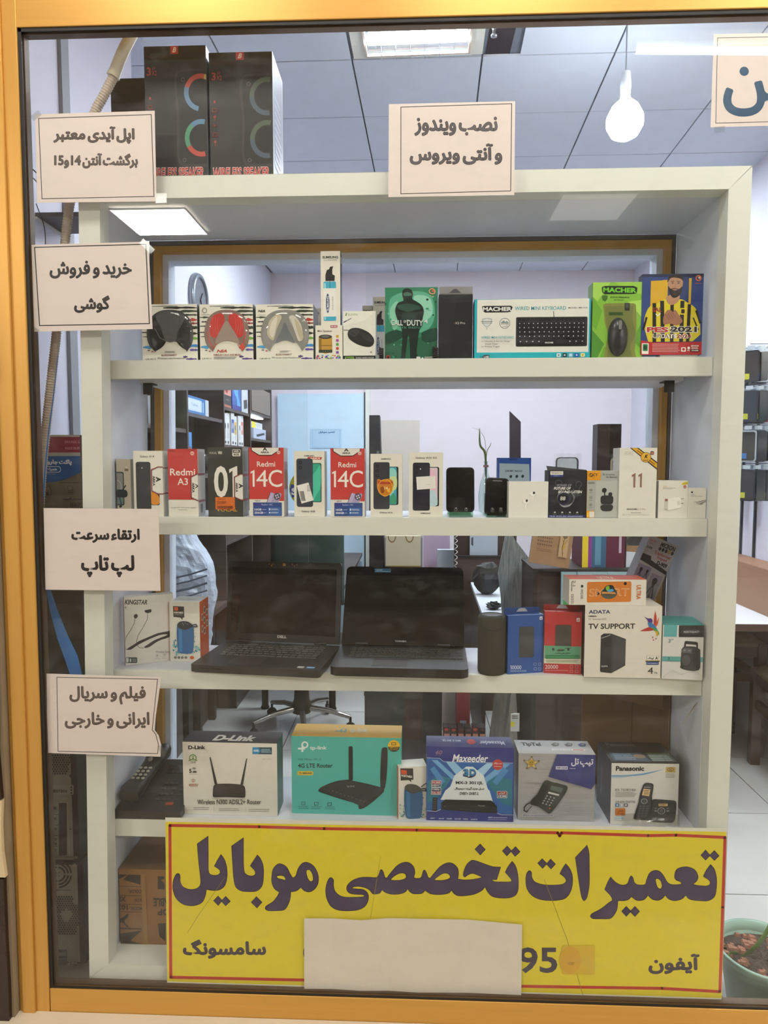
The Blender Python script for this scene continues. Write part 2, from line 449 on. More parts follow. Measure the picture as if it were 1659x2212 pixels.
# ---- window: gold aluminium frame, rubber gasket, pane
win = setting('window_1', 'shop window in a gold aluminium frame')
FYF = -.014
xo = at(24, 1700, FYF).x
xs0, xs1 = at(58, 727, FYF).x, at(97, 1877, FYF).x; zs0, zs1 = at(58, 727, FYF).z, at(97, 1877, FYF).z
xs = lambda z: xs0 + (z-zs0)/(zs1-zs0)*(xs1-xs0)
zt = at(700, 41, FYF).z; zb = at(285, 2142, FYF).z
def stile(name, xa, xb, bulge=True):
    m_ = MB().hexa([(xa, FYF, 0), (xb(0), FYF, 0), (xb(0), .02, 0), (xa, .02, 0), (xa, FYF, 2.8), (xb(2.8), FYF, 2.8), (xb(2.8), .02, 2.8), (xa, .02, 2.8)])
    wdt = xb(1.4)-xa
    m_.hexa([(xa+wdt*.14, FYF-.007, 0), (xb(0)-wdt*.42, FYF-.007, 0), (xb(0)-wdt*.42, FYF, 0), (xa+wdt*.14, FYF, 0), (xa+wdt*.14, FYF-.007, 2.8), (xb(2.8)-wdt*.42, FYF-.007, 2.8), (xb(2.8)-wdt*.42, FYF, 2.8), (xa+wdt*.14, FYF, 2.8)])
    return m_.build(name, M_GOLD, win, bevel=.002)
stile('stile', xo, xs)
stile('stile', 2.02, lambda z: 2.10)
MB().box(xs0+.0005, FYF+.001, zt, 2.02, .02, 2.75).box(xs0+.0005, FYF-.006, zt+.075, 2.02, FYF+.001, zt+.16).build('top_rail', M_GOLDH, win, bevel=.002)
MB().box(xs1+.0005, FYF+.001, .0, 2.02, .02, zb).build('bottom_rail', M_GOLDH, win, bevel=.002)
g = MB(); g2 = MB()
for G_, w_, ya, yb in ((g, .008, FYF+.004, -.0065), (g2, .009, .0005, .0195)):
    G_.hexa([(xs(0), ya, 0), (xs(0)+w_, ya, 0), (xs(0)+w_, yb, 0), (xs(0), yb, 0), (xs(2.8), ya, 2.8), (xs(2.8)+w_, ya, 2.8), (xs(2.8)+w_, yb, 2.8), (xs(2.8), yb, 2.8)])
    G_.box(xs0+.001, ya, zt-w_, 2.0, yb, zt).box(xs1+.008, ya, zb, 2.0, yb, zb+w_*.6)
g.build('gasket', M_BLACK, win); g2.build('inner_gasket', mat('brown_track', '#5a4634', .5, .2), win)
MB().box(xs1+.002, -.006, zb+.001, 2.0, 0, zt-.001).build('window_pane', GLASS, win)
MB().box(-.906, .0201, .02, 2.02, .0285, .133).build('inner_track', mat('brown_track', '#5a4634', .5, .2), win)
struct(MB().box(-1.3, -.40, -.05, 2.4, FYF, .078).build('trim_1', mat('pale_threshold_stone', '#c9bda6', .4, vary=.1, scale=8)), 'pale stone threshold below the window frame')
struct(MB().box(-1.3, FYF+.0005, -.05, 2.4, .0201, -.0005).build('trim_2', M_GROUT), 'masonry under the window frame')

# ---- tiled masonry left of the window
wo = setting('wall_outer', 'tiled masonry left of the window')
MB().box(-2.3, -.035, .0, xo-.001, .0275, 3.4).build('backing', mat('mortar', '#8a7a60', .9, vary=.2, scale=15), wo)
zz = lambda y: at(10, y, -.06).z
rows = [(-.0, 'b', M_MARBLE), (zz(1905), 'b', M_CREAM), (zz(1735), 'b', M_MARBLE), (zz(1412), 'b', M_CREAM), (zz(1150), 'b', M_CREAM), (zz(820), 'b', M_MARBLE), (zz(500), 'b', M_CREAM), (zz(150), 'b', M_MARBLE), (3.4, '', None)]
rnd = random.Random(3)
for i in range(len(rows)-1):
    za, zb = rows[i][0]+.002, rows[i+1][0]-.002
    for k in range(4):
        xa, xb = xo-.004-(k+1)*.3, xo-.006-k*.3
        j = [rnd.uniform(-.006, .004) if k == 0 else 0 for _ in range(3)]
        pts = [(xa, za), (xb+j[0], za), (xb+j[1], (za*2+zb)/3), (xb+j[2], (za+2*zb)/3), (xb+j[0]*.5, zb), (xa, zb)]
        MB().prism(pts, -.048+rnd.uniform(-.002, .002), -.0352).build('tile', rows[i][2], wo)

# ---- shop room
fl = setting('floor', 'pale glazed floor tiles with dark joints')
MB().box(-1.3, .03, -.06, 2.15, YB+.1, -.004).build('grout_bed', M_GROUT, fl)
tmesh = None
for ix in range(-5, 2):
    for iy in range(0, 9):
        xa, xb = 1.527+ix*.545+.0022, 1.527+(ix+1)*.545-.0022
        ya, yb = .652-.547+ (iy-1)*.547+.0022, .652-.547+iy*.547-.0022
        xa, xb = max(xa, -1.157), min(xb, 2.11); ya, yb = max(ya, .03), min(yb, YB)
        if xb-xa < .02 or yb-ya < .02: continue
        MB().box(xa, ya, -.004, xb, yb, 0).build('floor_tile', M_FLOOR, fl)
struct(MB().box(-1.25, .028, 0, XL1, 1.0, 3.2).build('wall_left', M_WALL), 'white painted side wall with its corner behind the hose')
struct(MB().box(-1.35, 1.0, 0, XL2, YB+.1, 3.2).build('wall_left_rear', M_WALL), 'white side wall of the rear room carrying the clock')
struct(MB().box(XL2, YB, 0, XR, YB+.1, 3.2).build('wall_back', M_WALLW), 'pale pinkish back wall')
struct(MB().box(XR, 1.72, 0, XR+.4, YB+.1, 3.2).build('wall_right', M_WALL), 'white side wall with the phone case rack')
struct(MB().box(2.12, .028, 0, 2.19, 1.72, 3.2).build('wall_right_front', M_WALL), 'white side wall near the window, out to the right')
struct(MB().box(-.832, .0305, 0, .775, .345, .1325).box(-1.04, .0305, 0, -.8325, .345, .104).build('trim_3', mat('plinth_grey', '#6b655c', .6)), 'low plinth under the cabinet')
# ceiling: board of tiles in a slightly turned grid
ce = setting('ceiling', 'suspended ceiling of square lilac white tiles')
MB().box(-1.35, .02, 3.012, 2.2, YB+.1, 3.2).build('ceiling_slab', M_GRID, ce)
TA = -.033
def cg(u, v):   # grid coordinates of the ceiling -> x, y
    return (-.27 + u*math.cos(TA) - v*math.sin(TA), v*math.cos(TA) + u*math.sin(TA)*.2)
tiles_done = []
for iu in range(-3, 5):
    for iv in range(0, 9):
        ua, ub = iu*.5, (iu+1)*.5; va, vb = .27+iv*.435, .27+(iv+1)*.435
        if iu == 0 and iv == 1: continue          # lamp sits here
        if iu == 1 and iv == 1: ua += .14          # the open strip beside the lamp
        g_ = .0035
        q = [cg(ua+g_, va+g_), cg(ub-g_, va+g_), cg(ub-g_, vb-g_), cg(ua+g_, vb-g_)]
        q = [(min(max(x, -1.157), 2.11 if iv < 4 else 1.79), min(max(y, .03), YB)) for x, y in q]
        if max(p[0] for p in q)-min(p[0] for p in q) < .03 or max(p[1] for p in q)-min(p[1] for p in q) < .03: continue
        MB().slab(q, 3.0, 3.009).build('ceiling_tile', M_CEIL, ce)
# ---- passage outside
struct(MB().box(-5, -7.2, -.1, 5, -.40, 0).build('passage_floor', M_CORR), 'stone floor of the passage')
struct(MB().box(-5, -7.3, 0, 5, -7.2, 3.7).build('wall_opposite', M_CORW), 'dim wall on the far side of the passage')
struct(MB().box(-5, -7.2, 3.47, 5, -.052, 3.6).build('passage_ceiling', mat('passage_ceiling_face', '#a7a29a', .9)), 'ceiling of the passage')
struct(MB().box(-5, -.052, 2.75, 5, .02, 3.6).build('wall_lintel', M_CORW), 'lintel over the window')
struct(MB().box(2.13, -.052, 0, 5, .25, 2.75).build('wall_outer_right', M_CORW), 'outer wall right of the window')

# ---- lamps
def panel_lamp(name, label, x, y, z, s=.6, L=L_OUT, col=WW, group=None, down=True):
    t = thing(name, label, 'lamp', (x, y, z), 0, group)
    MB().box(-s/2-.012, -s/2-.012, -.012, s/2+.012, -s/2, 0).box(-s/2-.012, s/2, -.012, s/2+.012, s/2+.012, 0).box(-s/2-.012, -s/2, -.012, -s/2, s/2, 0).box(s/2, -s/2, -.012, s/2+.012, s/2, 0).build('lamp_frame', M_LAM, t)
    MB().box(-s/2, -s/2, -.008, s/2, s/2, -.002).build('diffuser', mat('lit_diffuser_%g' % L, '#ffffff', .5, emit=col, estr=L), t)
    return t
G1 = 'added square lamps on the passage ceiling'
panel_lamp('ceiling_lamp', 'square white lamp on the passage ceiling, seen mirrored in the window glass', -2.08, -4.15, 3.45)
for x, y, n_ in ((.35, -1.0, 'middle'), (-.85, -1.0, 'left'), (1.55, -1.0, 'right')):  # unseen lamps added to light the cabinet front
    panel_lamp('ceiling_lamp', n_+' added square white lamp on the passage ceiling, out of view close to the window', x, y, 3.45, group=G1, L=L_OUT*.42)
for x, n_ in ((-4.3, 'far left'), (4.2, 'far right')):  # lamps added beyond the view for more even light on the lower shelves
    panel_lamp('ceiling_lamp', n_+' added square white lamp on the passage ceiling, out of view', x, -4.15, 3.45, group=G1, s=.9)
panel_lamp('ceiling_lamp', 'dim square lamp on the passage ceiling to the right, faintly mirrored in the glass', 1.4, -3.95, 3.45, s=.55, L=1.6)
# fluorescent tube outside, mirrored in the window glass
t = thing('tube_lamp', 'bare fluorescent tube on the passage ceiling, mirrored across the upper right of the glass', 'lamp', (1.24, -1.45, 3.185))
MB().tube([(-.3, 0, 0), (.3, -.03, 0)], .013, 10).build('tube', mat('lit_tube', '#ffffff', .5, emit=CW, estr=L_TUBE*1.6), t)
MB().box(-.33, -.02, .02, .33, .02, .06).box(-.33, -.012, -.012, -.3005, .012, .02).box(.3005, -.045, -.012, .33, -.012, .02).build('batten', M_LAM, t)
# lamp with louvres in the shop ceiling
c0 = cg(.25, .27+.435*1.5)
t = thing('louvre_lamp', 'recessed lamp with bright tubes and mirror louvres in the shop ceiling', 'lamp', (c0[0]+.005, c0[1], 3.0), TA*.8)
w_, d_ = .245, .208
iw, idp = .19, .185
m_ = MB().box(-w_, -d_, 0, -iw, d_, .006).box(iw, -d_, 0, w_, d_, .006).box(-iw, idp, 0, iw, d_, .006).box(-iw, -d_, 0, iw, -idp, .006)
m_.build('lamp_frame', M_LAM, t)
MB().box(-iw-.008, -idp-.008, -.006, -iw, idp+.008, .0005).box(iw, -idp-.008, -.006, iw+.008, idp+.008, .0005).box(-iw, idp, -.006, iw, idp+.008, .0005).box(-iw, -idp-.008, -.006, iw, -idp, .0005).build('rim', mat('beige_rim', '#b9a99a', .5), t)
MB().box(-iw, -idp, .0065, iw, idp, .0085).build('tray', mat('mirror_tray', '#dfe4ea', .12, .9), t)
for yy in (-.12, 0, .10):
    MB().tube([(-iw+.01, yy, -.002), (iw-.01, yy, -.002)], .012, 10).build('tube', mat('lit_tube_inside', '#ffffff', .5, emit=CW, estr=L_IN*3.2), t)
m_ = MB()
for k in range(1, 7):
    x = -iw + 2*iw*k/7; m_.box(x-.0012, -idp+.002, -.022, x+.0012, idp-.002, .006)
m_.build('louvre', mat('louvre_metal', '#d8dde4', .2, .8), t)
GI = 'added square lamps on the shop ceiling'
for x, y, n_ in ((-.15, 2.5, 'left rear'), (.95, 2.55, 'right rear'), (1.35, .42, 'front right')):  # lamps added out of view to brighten the shop
    panel_lamp('ceiling_lamp', n_+' added square cool white lamp on the shop ceiling, out of view', x, y, 2.998, s=.5, L=L_IN, col=CW, group=GI)
# open strip in the ceiling with a valve in it
o_ = cg(.57, .27+.435*1.6)
struct(MB().box(o_[0]-.052, o_[1]-.25, 3.0095, o_[0]+.04, o_[1]+.18, 3.0115).build('ceiling_gap_shade', mat('painted_gap_shade', '#2a2228', .9)), 'dark sheet standing for the shade in the gap of a missing ceiling tile strip')  # dark sheet, the shade inside the gap put into its colour
t = thing('ceiling_valve', 'small metal valve hanging in the open gap of the ceiling', 'valve', (o_[0]-.045, o_[1]-.04, 3.0))
MB().lathe([(.004, .0085), (.008, -.004), (.014, -.012), (.014, -.022), (.006, -.03), (.006, -.045), (.011, -.05), (.011, -.056), (0, -.058)], 12).build('valve_body', mat('valve_metal', '#9b9ba2', .3, .8), t)
MB().tube([(-.03, 0, -.018), (.03, 0, -.018)], .006, 8).build('valve_arm', mat('valve_metal'), t)
# bulb on a cord
pb = at(1350, 250, .90)
t = thing('pendant_bulb', 'bare glowing bulb hanging by its cord from the shop ceiling', 'lamp', (pb.x, pb.y, 3.0))
zb_ = pb.z-3.0
MB().tube([(0, 0, 0), (0, 0, zb_+.14)], .0025, 6).build('cord', mat('grey_cord', '#7b828c', .5), t)
MB().lathe([(.006, zb_+.15), (.015, zb_+.145), (.019, zb_+.10), (.017, zb_+.075)], 16).build('socket', mat('pale_socket', '#c5ccd4', .4), t)
MB().lathe([(.014, zb_+.075), (.018, zb_+.055), (.045, zb_+.03), (.062, zb_-.005), (.062, zb_-.035), (.045, zb_-.066), (.02, zb_-.08), (0, zb_-.083)], 24).build('bulb', mat('lit_bulb', '#ffffff', .4, emit=(.85, .95, 1), estr=L_BULB), t)
# ---------------------------------------------------------------- display cabinet
def xl(z): return -.785 - (2.12-z)*.0175          # left flank leans outwards a little
CX = .77; ZT, ZB_ = 2.122, .134
case = thing('display_cabinet', 'tall white laminate display cabinet with open shelves behind the window glass', 'cabinet', (0, 0, 0))
FY0, FY1 = .030, .076; FWD = .050
# mitred face frame
o = [(xl(ZB_), ZB_), (CX, ZB_), (CX, ZT), (xl(ZT), ZT)]
i_ = [(xl(ZB_)+FWD, ZB_+FWD-.01), (CX-FWD, ZB_+FWD-.01), (CX-FWD, ZT-FWD), (xl(ZT)+FWD, ZT-FWD)]
for k, nm in enumerate(('bottom_rail', 'right_stile', 'top_rail', 'left_stile')):
    a, b, c, d = o[k], o[(k+1) % 4], i_[(k+1) % 4], i_[k]
    s_ = .0004
    MB().prism([a, b, c, d], FY0, FY1).build('face_'+nm.split('_')[1], M_LAM, case, bevel=.0006)
IL = lambda z: xl(z)+FWD
CYB = .335
def skew_panel(name, x0f, x1f, y0, y1, z0, z1, m_):
    p = [(x0f(z0), y0, z0), (x1f(z0), y0, z0), (x1f(z0), y1, z0), (x0f(z0), y1, z0), (x0f(z1), y0, z1), (x1f(z1), y0, z1), (x1f(z1), y1, z1), (x0f(z1), y1, z1)]
    return MB().hexa(p).build(name, m_, case)
skew_panel('side_panel', lambda z: IL(z)-.026, lambda z: IL(z)-.008, FY1+.0005, CYB, .16, 2.09, M_LAMI)
skew_panel('side_panel', lambda z: CX-FWD, lambda z: CX-FWD+.018, FY1+.0005, CYB, .16, 2.09, M_LAMI)
skew_panel('top_panel', lambda z: xl(z)+.02, lambda z: CX-.02, FY1+.0005, CYB, ZT-FWD, ZT, M_LAMI)
skew_panel('bottom_panel', lambda z: xl(z)+.02, lambda z: CX-.02, FY1+.0005, CYB, ZB_, ZB_+FWD-.011, M_LAM)
SH = {1: (1.704, 1.659), 2: (1.316, 1.272), 3: (.922, .877), 4: (.530, .484)}
for k, (zt, zb) in SH.items():
    s_ = MB().hexa([(IL(zb)-.007, .082, zb), (CX-FWD-.001, .082, zb), (CX-FWD-.001, .098, zb), (IL(zb)-.007, .098, zb),
                    (IL(zt)-.007, .082, zt), (CX-FWD-.001, .082, zt), (CX-FWD-.001, .098, zt), (IL(zt)-.007, .098, zt)])
    s_.build('shelf_edge', M_LAM, case, bevel=.0006)
    dy = 0.012 if k == 1 else 0
    MB().hexa([(IL(zb)-.007, .0985, zt-.018), (CX-FWD-.001, .0985, zt-.018), (CX-FWD-.001, CYB, zt-.018), (IL(zb)-.007, CYB, zt-.018),
               (IL(zt)-.007, .0985, zt-dy*0), (CX-FWD-.001, .0985, zt), (CX-FWD-.001, CYB, zt), (IL(zt)-.007, CYB, zt)]).build('shelf_board', M_LAMI, case)
for x in (IL(1.66)+.075, CX-FWD-.085):       # steel angle brackets under the top shelf
    b_ = MB().box(x-.012, .125, 1.650, x+.012, .160, 1.6535).box(x-.012, .125, 1.625, x+.012, .1285, 1.650)
    b_.build('bracket', mat('black_steel', '#22211f', .4, .6), case)
MB().box(IL(1.6)+.055, .128, 1.6535, CX-FWD-.05, .30, 1.6835).build('support_board', M_LAMI, case)
# rear opening: gold frame, white liner, sliding glass
def rect_ring(name, x0, x1, z0, z1, w, ya, yb, m_):
    lx = lambda z: IL(z)+x0
    MB().prism([(lx(z0), z0), (x1, z0), (x1-w, z0+w), (lx(z0)+w, z0+w)], ya, yb).prism([(x1, z0), (x1, z1), (x1-w, z1-w), (x1-w, z0+w)], ya, yb) \
        .prism([(x1, z1), (lx(z1), z1), (lx(z1)+w, z1-w), (x1-w, z1-w)], ya, yb).prism([(lx(z1), z1), (lx(z0), z0), (lx(z0)+w, z0+w), (lx(z1)+w, z1-w)], ya, yb).build(name, m_, case)
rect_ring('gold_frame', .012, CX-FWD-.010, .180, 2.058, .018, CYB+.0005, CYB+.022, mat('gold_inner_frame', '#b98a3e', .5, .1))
rect_ring('shade_ring', .0005, CX-FWD-.0005, .165, 2.0715, .0115, CYB+.0005, CYB+.02, mat('shadow_edge', '#5b5550', .7))  # dark ring, shade of the rear inner corner painted as a strip
rect_ring('white_liner', .0125, CX-FWD-.0105, .181, 2.057, .034, CYB+.0225, CYB+.075, mat('white_pvc', '#d5dbe6', .4))
MB().box(IL(1)+.045, CYB+.04, .222, CX-.45-.62, CYB+.045, 2.025).build('glass_door', GLASS2, case)
MB().box(-.13, CYB+.052, .222, CX-FWD-.047, CYB+.057, 2.025).build('glass_door', GLASS2, case)
# ---------------------------------------------------------------- paper signs stuck behind the pane
M_PAPER = mat('office_paper', '#e0d3cc', .8, vary=.02, scale=20)
M_TAPE = glass_mat('clear_tape', (.93, .94, .94), .07, .15)
def sheet(name, label, cat, pts, Y, m_=None, pname='paper', rest=None, col=None):
    c = at(sum(p[0] for p in pts)/len(pts), max(p[1] for p in pts), Y)
    t = thing(name, label, cat, (c.x, Y, c.z))
    L = [at(p[0], p[1], Y) for p in pts]
    MB().prism([(p.x-c.x, p.z-c.z) for p in L], 0, .0005, col).build(pname, m_ or M_PAPER, t)
    def fn(x, y):
        q = at(x, y, Y); return (q.x-c.x, 0, q.z-c.z)
    return t, Print(fn, (0, -1, 0), lift=.0001, step=.000008), c
def tape(t, c, px, py, w, h, Y, a=0):
    q = at(px, py, Y); s_ = CAM.y*-1/1475
    MB().prism([(q.x-c.x+s_*(u*math.cos(a)-v*math.sin(a)), q.z-c.z+s_*(u*math.sin(a)+v*math.cos(a))) for u, v in ((-w/2, -h/2), (w/2, -h/2), (w/2, h/2), (-w/2, h/2))], -.0007, -.0003).build('tape', M_TAPE, t)
def outlined(p, txt, x0, y0, x1, y1, fat=1.6, dark='#1d1412', light='#62534d'):
    p.text(txt, x0, y0, x1, y1, dark, fat=fat)
    if light: 
        d = fat*.75
        p.text(txt, x0+d, y0+d, x1-d, y1-d, light, fat=fat*.3)
YS = .0025
t, p, c = sheet('paper_sign', 'white paper notice with two outlined lines ending in 15, topmost on the left', 'sign', [(76, 247), (334, 239), (338, 435), (80, 438)], YS)
p.line([(83.5, 256), (326.7, 247.5), (332.7, 424.3), (90.7, 429.4)], 1.6, '#1d1412', True)
outlined(p, 'اپل آیدی معتبر', 115, 273, 291, 311); outlined(p, 'برگشت آنتن 14و15', 117, 331, 298, 364, 1.3)
p.build('print', t); tape(t, c, 78, 250, 22, 12, YS, .6); tape(t, c, 348, 428, 24, 20, YS)
t, p, c = sheet('paper_sign', 'white paper notice with black border and solid black writing, left of the headphone boxes', 'sign', [(64.6, 529), (320.6, 522), (329.5, 710.5), (73.8, 716.6)], YS)
p.line([(74.7, 534.4), (315, 527.6), (322.8, 699), (85.5, 703.4)], 2.2, '#17120f', True)
p.text('خرید و فروش', 107, 563, 285, 602, '#17100e', fat=1.4); p.text('گوشی', 160, 638, 237.5, 676, '#17100e', fat=1.5)
p.build('print', t); tape(t, c, 318, 532, 34, 13, YS, -.75); tape(t, c, 74, 712, 22, 10, YS, -.5)
t, p, c = sheet('paper_sign', 'white paper notice without border, heavy black writing, beside the second shelf', 'sign', [(94, 1097.5), (342.4, 1099.4), (346.7, 1276.5), (98.2, 1273.8)], YS)
p.text('ارتقاء سرعت', 154, 1142, 302, 1173, '#17100e', fat=1.5); p.text('لپ تاپ', 175, 1199, 290.5, 1247, '#17100e', fat=1.8)
p.build('print', t)
t, p, c = sheet('paper_sign', 'white paper notice with a torn right edge above the telephone, lowest on the left', 'sign',
                [(x/3.686, 1050+y/3.686) for x, y in ((370, 1493), (1282, 1522), (1262, 1680), (1240, 1830), (1232, 1945), (1262, 1985), (1283, 2060), (1278, 2155), (378, 2125))], YS)
q_ = lambda *a: [(x/3.686, 1050+y/3.686) for x, y in a]
p.line(q_((1212, 1945), (1235, 1720), (1255, 1538), (453, 1522), (462, 2112), (1255, 2130), (1262, 2060), (1240, 1975), (1215, 1945)), 1.4, '#1d1412')
outlined(p, 'فیلم و سریال', 150, 1482, 315, 1522, 1.3); outlined(p, 'ایرانی و خارجی', 140, 1538, 323, 1574, 1.3)
p.build('print', t); tape(t, c, 350, 1622, 10, 26, YS, .3)
t, p, c = sheet('paper_sign', 'white paper notice with thin border hanging over the middle of the cabinet top edge', 'sign', [(840, 225), (1113, 218.4), (1111, 421.3), (839, 425.8)], YS)
p.line([(866, 231.4), (1105.4, 224), (1103, 412.3), (866, 418.8)], 1.5, '#241a1c', True)
outlined(p, 'نصب ویندوز', 895, 252, 1075, 294, 1.7, '#29242a', '#5d585c'); outlined(p, 'و آنتی ویروس', 885, 310, 1085, 356, 1.7, '#29242a', '#5d585c')
p.build('print', t)
t, p, c = sheet('paper_sign', 'white paper notice with large blue writing, cut off at the upper right', 'sign', [(1542, 74), (1800, 68), (1796, 268), (1535, 275)], YS)
p.line([(1550, 82), (1790, 77), (1786, 260), (1546, 266)], 1.4, '#3c3a3c', True)
p.text('ین', 1562, 144, 1700, 252, '#1f4b6b', fat=3.2)
p.build('print', t); tape(t, c, 1554, 280, 22, 12, YS, .1)

# ---- yellow banner
A_ = lambda pts: [((350+q[0]/2.633, 1760+q[1]/2.633) + tuple(q[2:])) for q in pts]
B_ = lambda pts: [((960+q[0]/2.633, 1760+q[1]/2.633) + tuple(q[2:])) for q in pts]
C_ = lambda pts: [((690+q[0]/3.687, 1840+q[1]/3.687) + tuple(q[2:])) for q in pts]
YBN = .0120
t, p, c = sheet('banner', 'large yellow banner with red border and big violet writing across the window bottom', 'banner', [(357, 1766), (1570, 1790), (1558, 2170), (361, 2131)], YBN, mat('banner_vinyl', '#d8d6c8', .55), 'vinyl')
def grid_quad(p, q, n, col):
    (ax, ay), (bx, by), (cx_, cy_), (dx, dy) = q
    top = [(ax+(bx-ax)*k/n, ay+(by-ay)*k/n) for k in range(n+1)]; bot = [(dx+(cx_-dx)*k/n, dy+(cy_-dy)*k/n) for k in range(n+1)]
    p._add(top+bot, [(k, k+1, n+2+k, n+1+k) for k in range(n)], col)
grid_quad(p, [(357.5, 1775), (1569, 1797), (1559, 2156), (361.5, 2120)], 16, '#dccb20')
p.line([(367, 1783), (560, 1786), (700, 1790), (900, 1793), (1205, 1799), (1209, 1806), (1213, 1799), (1400, 1805), (1460, 1804), (1566, 1809), (1561, 1960), (1555, 2142), (1430, 2135), (1100, 2130), (800, 2120), (369, 2111)], 6.5, '#b8281c', True)
VI, OL = '#3d3056', '#251728'
def letter(pts, holes=()):
    o_ = smooth_path(pts, 5); hs = [smooth_path(h, 5) for h in holes]
    p.poly(o_, VI, hs)
    for r in [o_]+hs: p.line(r, 1.5, OL, True)
letter(A_([(262,122,1),(263,230),(263,310),(270,335),(290,344),(318,342),(331,328),(326,312),(298,292,1),(316,258),(335,226,1),(355,255),(368,300),(370,350),(358,400),(330,425),(290,430),(252,424,1),(246,460),(225,500),(175,517),(120,508),(80,473),(62,420),(66,370),(82,338),(97,336),(103,352),(103,380),(120,410),(160,425),(200,418),(219,395),(218,350),(210,280),(203,200),(201,165,1)]))
letter(A_([(463,131,1),(396,178,1),(402,280),(408,360),(420,410),(450,432),(500,437),(540,432),(568,405),(577,350),(575,290),(560,250),(542,229,1),(502,290,1),(528,318),(530,338),(515,348),(490,345),(470,330),(464,290),(463,200)]))
letter(A_([(625,350),(632,310),(655,283),(680,280),(710,300),(728,335),(745,358),(762,345),(775,305),(800,275),(830,272),(865,295),(887,340),(888,385),(870,420),(840,438),(810,432),(790,412,1),(765,432),(732,438,1),(728,480),(712,520),(695,540),(660,545),(605,545),(588,535),(592,520),(630,495),(655,465),(668,440,1),(640,420),(625,385)]),
       [A_([(652,350),(675,344),(697,352),(702,372),(680,367),(660,362)]), A_([(820,320),(838,312),(855,335),(860,370),(845,380),(828,360)])])
letter(C_([(95,206),(112,225),(112,270),(125,315),(165,350),(215,362),(290,362),(345,358),(362,350),(340,340),(290,338),(240,328),(218,300),(225,265),(265,228),(330,205),(400,203),(450,206),(470,190),(485,148),(495,142),(508,160),(520,200),(535,212,1),(570,165),(620,110),(670,85),(715,88),(750,120),(760,165),(752,202),(765,211),(800,210),(815,195),(828,150),(840,147),(855,175),(865,202),(882,212,1),(915,170),(965,115),(1020,88),(1065,95),(1100,130),(1107,175),(1101,217,1),(1160,224),(1230,219),(1300,204,1),(1255,182),(1215,172),(1180,185),(1160,200),(1147,188),(1152,150),(1175,100),(1210,70),(1240,70),(1310,95),(1380,118),(1443,122,1),(1412,220,1),(1366,222,1),(1395,238),(1450,240),(1510,240),(1530,235),(1525,215),(1480,162,1),(1505,115),(1535,76,1),(1560,110),(1578,170),(1584,240),(1580,310),(1555,350),(1500,367),(1420,365),(1370,350),(1335,310),(1320,277,1),(1290,310),(1230,338),(1150,350),(1100,348),(1070,330),(1052,303,1),(1030,328),(960,340),(890,335),(860,320),(843,305,1),(820,328),(790,334),(745,332),(718,315),(703,292,1),(685,318),(640,335),(580,337),(530,325),(498,302,1),(480,328),(450,335),(425,333),(400,305),(365,285),(310,275),(270,280),(262,291),(300,296),(345,300),(375,318),(390,350),(385,395),(355,440),(290,465),(170,467),(100,440),(62,380),(50,310),(60,250),(78,212)]),
       [C_([(568,222),(600,190),(640,170),(675,170),(692,190),(685,212),(650,225),(600,228)]), C_([(915,222),(945,195),(985,172),(1020,172),(1040,190),(1038,210),(1000,225),(940,228)])])
letter(B_([(482,318),(495,328),(497,355),(515,382),(560,397),(620,400),(672,395),(692,378),(683,355),(657,335,1),(672,305),(690,279,1),(712,305),(727,345),(727,400),(710,450),(680,478),(620,487),(550,482),(500,460),(470,420),(463,370),(468,335)]))
letter(B_([(811,173,1),(822,215),(824,300),(823,400),(810,470),(793,488),(780,465),(765,380),(745,243,1)]))
letter(B_([(1514,283,1),(1535,310),(1547,360),(1546,420),(1535,465),(1500,488),(1450,488),(1395,480),(1372,457,1),(1350,478),(1310,488),(1275,478),(1256,456,1),(1235,478),(1210,486),(1180,478),(1158,457,1),(1135,482),(1100,487),(1080,478),(1064,464,1),(1045,482),(1020,488),(987,488,1),(980,540),(960,575),(940,590),(890,591),(845,590),(831,578),(840,562),(890,535),(935,500),(955,485),(945,460),(912,425,1),(928,385),(945,354,1),(975,385),(1010,400),(1040,392),(1053,360),(1062,348),(1072,358),(1080,385),(1100,398),(1140,397),(1150,370),(1165,335),(1190,318),(1220,320),(1245,345),(1265,380),(1285,395),(1320,398),(1347,393),(1342,380),(1318,370),(1309,352),(1318,315),(1345,300),(1385,297),(1425,315),(1442,350),(1435,375),(1412,395,1),(1440,402),(1490,405),(1510,395),(1508,375),(1473,350,1),(1490,315)]),
       [B_([(1200,370),(1212,362),(1230,375),(1238,405),(1228,422),(1210,410)])])
for d_ in (((294,488),(319,462),(342,487),(320,515)), ((338,490),(362,464),(388,492),(362,517)), ((508,497),(537,466),(568,497),(540,529))):
    letter(A_([q+(1,) for q in d_]))
for d_ in (((174,195),(203,166),(232,197),(204,228)), ((330,205),(357,178),(382,205),(355,233)), ((379,208),(404,181),(430,210),(402,236)), ((531,275),(556,250),(583,277),(558,304)), ((580,280),(604,252),(631,280),(606,307)),
           ((1459,230),(1485,201),(1511,230),(1485,257)), ((1508,231),(1535,204),(1561,233),(1535,259)), ((1008,548),(1034,521),(1060,548),(1034,577)), ((1056,550),(1083,521),(1109,549),(1083,577))):
    letter(B_([q+(1,) for q in d_]))
p.text('سامسونگ', 395, 2029, 575, 2071, '#33273a', fat=1.9); p.text('آیفون', 1400.5, 2060, 1511.5, 2104, '#33273a', fat=1.9)
p.text('95', 1120, 2046, 1204, 2102, '#2f2742', bold=.02); p.ell(661, 2057, 6, 14, '#2f2742')
p.line([(486, 1895), (430, 1975), (405, 2015)], .8, '#8f8420'); p.line([(1176, 1900), (1225, 2030), (1262, 2160)], 1.0, '#8f8420'); p.line([(822, 1850), (800, 1985)], .8, '#a99b25')
p.build('print', t)
